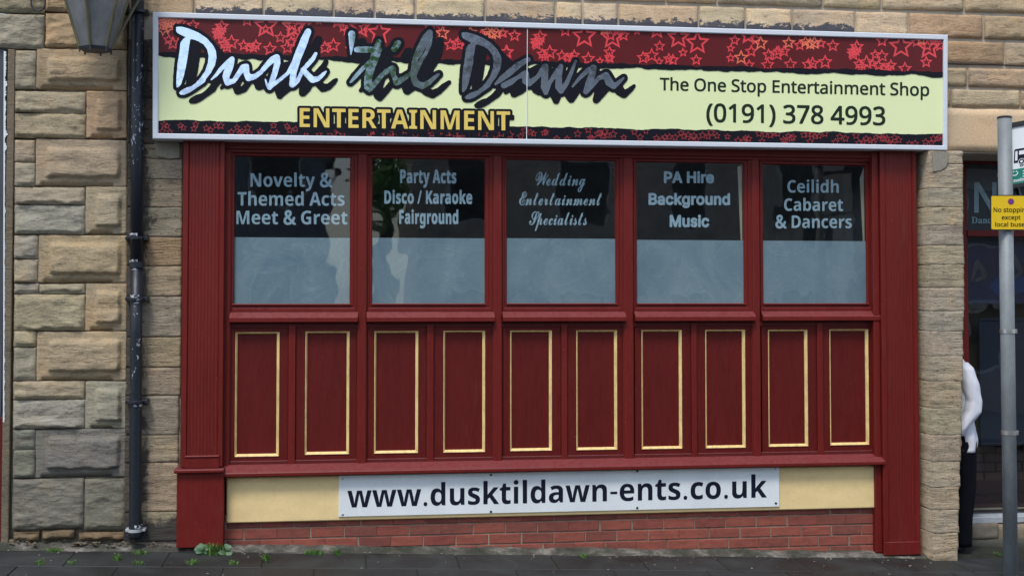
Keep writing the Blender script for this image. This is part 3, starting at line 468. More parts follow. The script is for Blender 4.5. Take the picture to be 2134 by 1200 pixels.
 'n': (441, [[48,-12,40,-1,41,374,51,381,135,380,142,372,151,350,175,367,205,380,238,387,281,387,328,377,353,362,380,336,389,322,403,276,401,-6,391,-13,288,-13,277,-4,276,232,272,249,261,270,238,280,228,281,201,273,190,266,177,246,170,222,166,199,166,-4,155,-13]]),
 'o': (416, [[169,-19,123,-5,89,15,58,46,42,69,25,109,18,146,18,222,25,259,32,279,53,317,86,351,116,370,143,380,183,387,233,387,283,377,316,360,333,347,359,320,384,279,398,226,398,142,390,106,384,86,366,54,339,24,313,5,276,-12,239,-19], [198,89,219,88,243,98,251,106,264,132,271,176,268,219,257,252,249,264,236,273,209,280,189,277,176,270,169,266,162,256,148,219,145,186,148,149,155,126,165,106,173,98]]),
 'r': (305, [[48,-12,40,-1,40,372,51,381,135,380,142,372,151,336,185,367,201,377,221,383,241,387,281,387,295,383,303,372,300,292,295,271,285,264,248,267,208,257,183,239,170,216,166,199,166,-4,155,-13]]),
 's': (334, [[99,-19,63,-12,33,-2,18,9,19,104,26,110,36,111,89,91,136,81,169,81,183,85,194,92,194,102,191,109,179,117,109,148,73,168,59,177,33,204,22,226,18,242,18,296,28,326,38,339,66,363,106,380,149,387,203,387,213,384,229,384,263,377,306,360,317,349,317,336,290,272,279,261,263,261,213,280,176,287,153,283,144,276,156,261,263,213,289,194,306,174,314,162,321,136,321,82,310,49,291,22,271,6,229,-12,193,-19]]),
 't': (291, [[144,-19,118,-12,96,-1,73,22,60,42,49,89,49,272,44,277,11,278,3,289,3,339,18,353,58,378,83,446,98,457,164,457,171,454,176,446,178,382,268,381,274,377,279,369,279,289,274,281,268,277,177,276,176,116,184,96,198,88,221,87,261,97,274,97,279,92,283,86,282,6,264,-9,234,-16,214,-19]]),
 'u': (441, [[146,-19,119,-12,93,1,76,14,55,39,42,72,38,92,38,372,49,381,153,381,164,372,164,136,168,119,181,96,199,88,219,87,236,91,253,102,267,129,274,162,275,372,286,381,393,380,401,369,400,-4,389,-13,309,-13,298,-4,294,12,289,16,269,1,229,-15,209,-19]]),
 'y': (382, [[36,-173,19,-170,11,-162,11,-72,22,-64,69,-67,96,-56,117,-32,130,4,-12,354,-12,371,-1,379,112,379,119,376,127,364,192,170,197,174,258,364,264,374,272,379,386,379,394,368,393,354,387,334,247,-39,227,-86,202,-120,189,-134,162,-153,142,-163,106,-174]]),
},
'I': {
 ' ': (188, []),
 'A': (480, [[11,-33,-3,-27,-10,-19,-17,-6,-17,8,166,511,176,528,197,542,281,542,297,533,312,511,492,21,496,8,495,-6,484,-24,467,-33,391,-33,374,-24,360,-2,321,108,164,109,156,104,122,1,107,-24,87,-34], [203,234,275,234,241,335,237,334,233,324]]),
 'B': (456, [[54,-33,36,-22,26,-2,26,511,33,528,41,535,58,543,264,543,308,535,348,519,368,506,401,472,419,441,429,408,433,361,429,334,409,291,390,271,391,266,406,254,429,224,442,198,449,171,449,151,453,141,449,101,442,78,425,44,408,23,381,0,341,-20,318,-27,274,-34], [161,91,251,89,294,97,304,103,319,118,323,138,319,158,302,181,291,189,271,195,161,195], [161,321,251,319,281,330,295,344,303,368,302,381,295,398,278,412,244,419,161,418]]),
 'H': (517, [[54,-33,36,-22,26,-2,26,511,34,529,41,535,58,543,128,543,144,535,152,528,159,511,161,324,354,323,359,328,359,511,367,528,374,535,391,543,458,543,476,534,482,528,489,511,489,-2,481,-20,474,-27,458,-34,391,-34,374,-27,367,-19,359,-2,358,198,164,199,159,194,159,-6,148,-24,131,-33]]),
 'M': (628, [[54,-33,36,-22,26,-2,26,511,36,531,58,543,154,543,171,535,178,529,195,491,314,187,319,191,430,484,451,529,458,535,474,543,571,543,591,533,603,511,603,-2,593,-22,571,-34,501,-34,484,-27,477,-19,469,-2,468,225,463,221,392,34,368,-20,361,-27,344,-34,284,-34,268,-27,258,-17,250,-2,165,214,158,228,155,-6,144,-24,128,-33]]),
 'P': (445, [[54,-33,36,-22,26,-2,26,511,33,528,41,535,58,543,261,543,304,535,351,515,374,499,404,469,432,418,439,394,443,368,443,328,439,304,432,278,412,238,403,224,369,191,318,163,271,153,161,152,159,-2,152,-19,144,-27,128,-34], [161,278,248,276,268,280,288,289,302,304,309,328,309,368,296,398,274,412,241,419,161,418]]),
 'a': (389, [[135,-42,95,-32,51,-8,28,14,7,49,-4,89,-4,126,4,156,18,184,48,214,95,239,45,255,23,266,10,286,10,306,24,332,51,367,78,387,118,407,165,417,221,417,258,410,301,390,315,381,346,346,366,302,370,282,369,-4,358,-23,338,-33,275,-33,248,-20,225,-32,201,-39,181,-43], [166,79,195,82,221,94,232,106,239,119,242,142,158,131,130,119,126,112,126,99,130,92,138,85], [116,246,121,244,171,254,238,261,241,262,239,276,233,286,221,293,205,297,181,297,150,286]]),
 'c': (396, [[182,-41,138,-31,98,-11,72,8,44,39,11,106,0,163,0,213,3,223,3,239,14,279,38,326,57,353,75,371,108,394,145,410,182,418,235,418,278,407,332,378,363,346,373,333,393,293,393,269,383,253,365,242,302,228,282,238,274,246,266,266,256,279,238,290,208,296,175,290,162,281,148,263,134,229,130,206,130,169,133,149,148,113,162,94,178,85,192,81,225,82,245,89,263,106,278,136,284,143,298,150,308,151,365,137,378,130,389,119,396,106,397,96,393,83,365,31,335,1,312,-15,285,-28,248,-39,228,-42]]),
 'd': (424, [[172,-41,132,-31,92,-11,77,-1,44,36,18,86,8,116,0,163,0,216,3,226,3,243,14,283,31,319,50,349,80,379,128,407,172,418,222,418,242,414,275,400,277,509,284,526,292,534,308,541,375,540,393,529,403,509,403,-4,392,-22,372,-32,312,-32,285,-17,238,-38,215,-42], [187,83,218,81,232,85,250,96,269,129,277,159,277,219,269,249,259,269,245,284,222,294,182,294,172,290,158,280,141,253,130,209,130,169,134,146,144,116,164,93,175,85]]),
 'e': (404, [[185,-41,132,-28,98,-11,72,8,45,38,21,79,8,116,0,163,0,213,3,223,3,239,14,279,41,333,78,374,102,390,145,410,178,418,232,418,275,407,326,379,368,334,389,293,403,236,403,163,393,146,375,135,342,133,362,127,385,114,396,96,397,79,375,35,355,11,325,-11,292,-28,262,-38,235,-42], [187,83,232,81,252,89,262,96,286,133,138,133,138,126,147,109,165,92], [141,256,262,254,266,259,252,279,238,290,205,298,172,290,150,273]]),
 'g': (425, [[178,-184,138,-177,118,-171,75,-147,45,-121,28,-96,18,-76,18,-63,28,-45,72,-19,100,-6,75,12,45,42,21,84,8,120,0,167,0,217,3,227,3,244,14,284,38,330,57,357,88,385,132,408,178,419,212,419,238,415,285,394,295,405,312,412,378,411,397,400,407,380,407,-26,399,-66,372,-118,335,-151,295,-171,272,-178,232,-185], [193,-63,215,-65,255,-54,273,-36,277,-20,275,-10,245,-24,225,-28,165,-28,130,-20,135,-31,158,-54,175,-61], [193,94,212,92,232,96,246,104,260,117,273,144,280,187,277,224,266,260,246,284,235,291,218,295,192,295,175,291,165,285,148,268,141,254,130,214,130,174,141,130,165,103,178,96]]),
 'i': (167, [[49,-33,31,-22,21,-2,21,381,31,401,53,414,38,424,21,441,8,468,7,494,18,521,42,545,66,556,102,556,126,545,144,528,161,491,160,471,147,441,130,424,115,414,137,401,147,381,147,-2,137,-22,119,-33]]),
 'k': (381, [[47,-33,29,-22,19,-2,19,511,29,531,47,542,117,543,137,533,149,511,150,292,219,358,260,403,277,412,360,413,377,405,385,398,391,384,392,374,384,356,247,214,264,190,397,22,405,8,405,-2,395,-22,374,-34,290,-34,274,-27,150,127,149,-2,141,-19,134,-27,117,-34]]),
 'n': (410, [[47,-33,29,-22,19,-2,19,381,26,398,34,405,50,413,114,413,144,395,177,412,234,419,244,416,267,415,320,392,352,364,368,341,381,311,389,284,389,261,392,251,392,-2,385,-19,377,-27,360,-34,294,-34,277,-27,269,-19,262,-2,262,251,255,274,242,288,220,295,204,296,177,289,166,281,153,261,149,244,148,-6,137,-24,120,-33]]),
 'o': (415, [[182,-41,138,-31,98,-11,72,8,44,39,11,106,0,163,0,213,3,223,3,239,14,279,38,326,57,353,75,371,108,394,145,410,182,418,235,418,278,407,318,387,335,374,367,343,376,329,399,283,410,246,413,226,413,149,399,93,376,46,363,29,333,-1,285,-28,255,-38,228,-42], [187,83,222,81,246,89,273,119,283,156,287,193,283,223,273,256,246,286,225,294,188,294,175,290,164,283,148,263,133,226,130,206,130,169,141,126,162,94]]),
 'r': (259, [[47,-33,29,-22,19,-2,19,384,30,403,50,413,114,413,140,399,167,412,200,419,234,419,247,415,265,404,275,384,275,321,268,304,260,297,244,289,200,293,174,285,160,274,149,254,148,-6,137,-24,120,-33]]),
 's': (365, [[153,-41,120,-35,73,-15,60,-6,28,26,9,63,2,86,2,99,9,113,17,120,40,130,97,141,117,131,133,98,147,85,157,82,180,78,207,82,227,91,234,99,234,106,223,117,213,120,113,145,60,174,36,199,19,233,15,246,15,299,19,316,40,354,63,378,87,394,107,404,140,414,160,418,217,418,250,410,287,394,300,384,328,356,337,343,354,306,355,286,347,269,340,262,327,255,280,244,267,244,247,254,228,283,217,294,207,297,170,298,157,294,146,286,142,273,150,265,167,259,267,234,318,206,340,184,357,153,365,126,365,89,361,69,347,39,328,13,303,-8,257,-31,233,-38,207,-42]]),
 'u': (410, [[160,-38,120,-28,84,-9,49,26,26,76,19,116,19,386,30,404,50,414,117,414,134,407,141,399,149,383,149,123,159,99,174,88,190,84,210,84,227,88,245,99,255,113,262,136,263,386,272,403,290,413,364,413,382,403,392,383,391,-4,380,-22,360,-32,297,-32,280,-25,270,-15,224,-35,200,-39]]),
},
'S': {
 ' ': (175, []),
 'E': (373, [[188,-8,151,-1,111,15,98,25,70,53,60,73,53,100,53,120,57,140,67,163,86,190,121,217,155,234,217,253,204,273,194,296,193,330,208,361,235,387,275,411,308,421,335,425,385,421,398,417,425,404,449,380,460,353,459,320,443,290,418,269,388,258,368,259,340,273,327,290,323,313,330,333,351,355,375,368,391,367,399,360,398,352,376,333,370,323,368,306,370,290,381,281,401,285,419,296,432,320,433,353,426,370,415,381,391,394,351,395,318,381,298,361,284,336,276,313,274,270,281,261,318,261,345,251,352,243,359,226,345,212,321,206,295,209,251,228,228,217,196,193,167,153,154,123,146,90,146,70,150,50,160,33,178,22,191,18,235,18,255,22,288,35,322,60,336,76,346,96,350,120,340,143,328,151,308,155,278,141,264,126,254,106,249,73,242,56,235,49,228,49,217,60,213,76,217,113,227,136,240,153,268,174,295,181,321,181,338,177,349,170,369,146,373,133,373,100,362,73,353,60,325,31,288,9,241,-5,221,-9], [300,230,318,228,325,233,321,237,298,241,289,236,291,232]]),
 'S': (418, [[120,-8,73,2,46,18,33,32,22,50,18,66,19,83,26,103,36,118,60,134,73,138,103,138,120,131,137,110,137,86,123,69,110,62,86,61,78,56,75,50,76,40,85,30,113,18,143,18,173,29,204,53,227,83,257,140,262,156,223,165,190,185,166,210,152,236,148,256,148,276,159,313,180,344,203,368,236,391,263,404,310,418,330,421,400,421,414,413,414,403,403,395,350,395,320,387,290,374,253,348,226,313,216,293,208,266,208,233,212,220,220,205,233,192,246,185,270,181,277,186,309,253,350,314,412,380,446,404,486,421,510,424,526,421,536,417,555,403,567,380,568,346,561,323,546,298,535,283,474,226,443,205,380,174,347,113,321,80,300,58,250,22,206,2,153,-9], [391,210,416,222,453,251,487,290,507,320,521,350,525,380,516,394,500,398,483,391,456,363,439,336,412,280,396,233]]),
 'W': (623, [[156,-7,142,4,145,17,161,37,218,94,267,157,317,237,344,297,351,324,355,350,351,374,340,389,326,395,296,395,263,385,203,351,170,325,148,304,119,264,109,244,101,217,101,200,109,180,116,173,133,166,153,169,186,193,201,210,221,237,241,274,255,314,258,334,255,350,263,361,273,361,280,355,287,344,295,317,295,267,284,230,263,196,236,169,196,146,170,139,136,139,106,149,86,169,79,184,75,200,75,217,82,244,99,277,128,317,168,357,223,395,260,411,296,422,323,425,353,422,376,415,404,397,416,385,434,357,441,327,441,300,431,260,417,234,393,199,318,120,316,117,320,116,376,162,420,204,485,270,578,380,620,418,633,418,641,410,641,404,552,190,532,137,530,122,631,250,693,312,730,338,740,340,751,334,743,322,706,292,671,257,630,208,559,107,514,34,486,3,473,-3,453,6,435,34,428,64,428,87,439,137,476,220,380,129,303,69,196,6,166,-7]]),
 'a': (355, [[77,-8,50,-1,40,5,19,26,12,50,12,66,19,93,36,123,60,151,97,181,120,194,160,208,197,211,217,204,234,190,244,204,250,208,300,208,317,211,324,208,325,203,245,40,250,35,267,42,310,76,325,63,324,58,310,45,267,12,234,-5,220,-8,207,-9,187,-1,170,15,164,31,140,12,117,-1], [92,16,104,15,130,29,167,68,188,100,211,143,215,156,215,170,210,180,194,185,177,177,155,160,127,124,109,96,89,53,85,26]]),
 'c': (259, [[81,-8,50,3,28,25,20,40,16,56,16,73,24,100,34,120,46,136,76,166,128,197,178,211,211,207,228,201,244,184,249,173,249,160,244,145,221,125,208,125,198,129,188,138,183,150,187,166,197,180,191,181,184,177,164,158,130,110,110,73,99,43,101,23,114,19,131,22,158,35,211,76,223,66,225,60,181,22,138,-1,104,-9]]),
 'd': (406, [[74,-7,60,-4,37,9,23,24,12,54,16,87,29,114,52,144,79,167,110,188,164,208,210,208,227,201,240,189,244,190,350,385,367,392,397,392,407,395,435,394,438,387,435,380,243,34,243,27,247,25,267,33,320,77,335,64,332,57,280,13,250,-4,237,-7,217,-7,190,3,173,24,170,33,140,9,114,-4,94,-8], [102,17,117,19,137,32,170,66,201,110,215,137,222,160,221,177,214,185,200,185,170,165,144,135,103,77,89,44,89,24]]),
 'e': (276, [[86,-8,59,-1,41,10,19,32,11,46,7,60,8,76,11,90,28,120,44,140,74,166,106,187,132,201,186,211,206,207,229,194,240,180,244,166,243,153,234,133,209,108,189,95,159,82,99,64,91,50,87,30,91,23,102,18,132,21,156,29,192,49,226,77,236,71,240,60,209,32,162,5,112,-9], [112,93,119,91,139,99,160,113,174,126,190,156,191,173,187,180,179,181,169,177,147,156,121,116]]),
 'g': (354, [[-7,-201,-31,-195,-47,-185,-55,-177,-62,-164,-66,-150,-62,-127,-48,-100,-27,-79,3,-56,69,-23,119,-5,126,0,129,6,79,-9,46,-1,19,22,12,36,8,63,15,93,36,128,79,171,99,184,153,207,176,211,193,211,219,201,229,189,233,189,246,207,327,213,329,210,324,196,248,63,238,40,243,39,256,45,299,77,314,66,314,60,276,29,212,-4,184,-54,136,-122,109,-152,84,-174,36,-198,19,-202], [-6,-174,6,-175,19,-171,46,-145,90,-74,107,-44,108,-37,73,-49,43,-66,3,-102,-12,-127,-16,-140,-15,-164], [85,16,96,15,119,25,136,40,163,72,200,136,211,166,210,180,207,183,196,185,183,178,154,150,129,118,85,46,81,33,82,20]]),
 'i': (231, [[73,-8,46,5,38,13,32,30,31,43,35,60,63,116,63,120,49,113,38,123,35,130,109,204,199,211,204,203,132,76,112,36,110,26,116,25,131,33,179,77,194,66,194,60,159,25,133,5,96,-8], [169,242,148,260,148,280,152,290,166,305,176,311,203,311,213,307,227,293,228,273,224,263,209,248,199,242]]),
 'l': (281, [[83,-8,58,3,38,26,38,63,60,113,59,116,46,112,36,122,35,126,91,183,104,200,216,384,239,391,299,396,304,390,135,86,112,36,112,30,119,25,136,32,166,55,189,77,203,68,204,60,179,35,143,5,106,-8]]),
 'm': (538, [[0,-9,-4,-4,-2,-1,71,102,99,149,96,153,93,151,70,131,53,111,38,122,38,129,93,184,130,207,160,207,170,197,178,179,180,146,210,174,240,197,276,211,290,210,303,203,311,196,321,166,320,143,373,190,396,203,420,211,436,210,453,203,470,187,477,172,478,139,474,122,461,96,422,46,415,29,420,25,426,28,456,51,483,77,490,74,501,59,464,26,423,-2,410,-6,386,-6,370,1,355,16,349,29,345,49,349,76,359,96,414,169,417,176,413,181,396,173,368,149,320,90,253,-2,230,-6,176,-6,166,-9,153,-9,150,-4,244,136,261,169,260,173,253,174,228,159,211,142,173,97,101,-1,76,-6]]),
 'n': (388, [[0,-9,-4,-4,-2,-1,71,102,99,149,96,153,93,151,70,131,53,111,38,122,38,129,93,184,110,197,133,207,153,207,164,202,174,189,180,146,225,186,263,207,280,211,293,210,310,203,327,186,335,166,335,142,331,129,307,89,272,46,265,29,270,25,290,38,333,77,340,74,350,62,320,31,290,8,263,-5,233,-5,218,2,206,14,199,29,195,46,195,62,205,92,223,117,275,176,273,180,250,170,235,159,181,106,100,-2,76,-6]]),
 'p': (363, [[-98,-193,-102,-189,-99,-182,62,118,58,119,48,111,45,113,35,128,37,131,83,174,133,254,184,348,192,356,215,363,272,368,275,366,276,361,187,194,185,184,222,205,238,209,255,209,268,205,282,196,293,181,296,171,297,144,289,118,269,84,234,38,230,28,232,24,242,23,258,33,308,75,323,68,326,61,305,39,270,11,235,-7,208,-7,195,-3,170,18,161,38,161,61,167,78,187,108,239,171,241,181,238,182,222,179,198,163,163,128,131,81,-10,-176,-25,-187]]),
 'r': (275, [[121,-7,97,-1,87,5,70,24,62,50,70,77,80,97,99,124,130,157,101,158,61,119,51,113,44,115,34,127,77,169,90,214,97,221,107,225,114,225,118,220,120,200,124,196,137,192,174,189,197,181,214,165,218,154,212,130,156,50,150,37,150,27,161,26,177,36,224,77,238,64,236,57,217,39,167,-1,144,-8]]),
 's': (235, [[55,-9,38,-5,25,1,8,18,0,39,4,59,25,77,45,77,60,66,67,52,66,39,58,28,47,19,58,18,78,31,93,59,103,96,106,159,102,161,72,131,48,112,35,126,110,199,128,224,138,230,145,230,155,216,144,196,143,189,176,126,180,106,177,79,178,76,188,83,195,83,205,74,206,69,175,37,135,8,102,-6,82,-9]]),
 't': (297, [[77,-7,57,2,43,16,36,30,36,57,42,77,64,120,63,124,47,113,35,124,35,130,75,167,117,219,212,377,227,382,297,381,300,377,298,370,259,304,263,299,295,297,298,290,294,277,283,269,240,269,233,265,156,130,109,40,110,24,123,26,151,44,190,77,202,67,204,60,187,42,143,9,113,-4,97,-8]]),
},
'M': {
 'D': (496, [[18,-7,13,0,15,22,55,33,63,44,67,57,67,394,56,420,42,428,12,433,8,436,8,458,15,462,258,462,305,455,348,441,398,412,430,380,446,357,466,307,473,270,473,194,470,184,469,160,456,114,430,70,400,40,358,16,298,-1,278,-5,242,-5,232,-8], [203,34,242,32,258,36,282,46,300,60,313,77,329,114,343,187,343,264,333,330,323,357,305,388,286,407,265,418,238,425,205,425,195,418,190,404,190,54,194,40]]),
 'a': (344, [[247,-17,220,-11,205,0,194,18,164,-1,137,-11,120,-15,77,-15,60,-11,46,-3,20,27,12,67,16,90,29,114,54,139,74,151,124,175,184,193,192,200,192,250,185,274,177,281,160,288,134,289,120,285,112,277,113,270,125,254,129,240,129,217,122,204,110,193,94,185,60,185,49,190,30,214,25,227,25,244,36,274,64,301,90,315,117,322,137,325,190,325,230,318,254,308,267,299,285,277,299,237,299,54,304,43,320,49,325,47,335,34,335,27,317,5,304,-4,280,-14], [139,44,160,43,175,50,191,67,190,157,184,158,156,144,137,125,130,110,125,97,125,70,133,50]]),
 'c': (293, [[146,-17,123,-14,90,-1,76,9,48,37,39,50,22,84,15,114,15,130,11,140,15,187,22,217,39,250,48,264,82,297,113,315,146,325,200,325,230,318,250,308,271,287,281,270,284,257,284,234,277,217,263,203,250,199,223,199,210,203,196,216,192,227,188,247,191,270,187,284,176,289,160,289,148,284,136,272,129,257,118,204,121,140,129,110,139,87,148,74,165,57,180,49,196,45,216,46,246,59,270,79,280,75,291,60,281,44,240,6,203,-11,160,-18]]),
 'e': (301, [[143,-17,120,-14,93,-4,70,12,49,34,36,54,22,84,15,114,11,167,15,177,15,197,26,234,42,264,63,289,83,305,120,321,140,325,176,325,206,318,233,305,261,277,281,240,287,214,288,167,284,160,280,159,126,157,125,137,139,87,163,59,176,53,196,49,220,53,233,59,250,72,266,91,273,91,286,82,291,70,271,40,243,12,223,-1,183,-15], [123,200,194,200,195,240,187,270,180,284,170,289,153,288,136,274,125,240]]),
 'n': (381, [[15,-7,10,0,11,17,15,21,39,30,47,54,47,257,39,280,22,286,14,294,15,312,22,315,145,315,153,310,155,291,178,308,198,318,228,325,255,325,285,318,305,305,316,294,329,270,337,240,337,47,345,29,365,21,369,17,368,-4,362,-8,205,-8,198,-3,198,17,202,21,218,26,227,44,227,240,220,257,208,265,202,265,174,254,158,238,153,227,153,50,160,30,186,17,186,-3,178,-8]]),
},
}
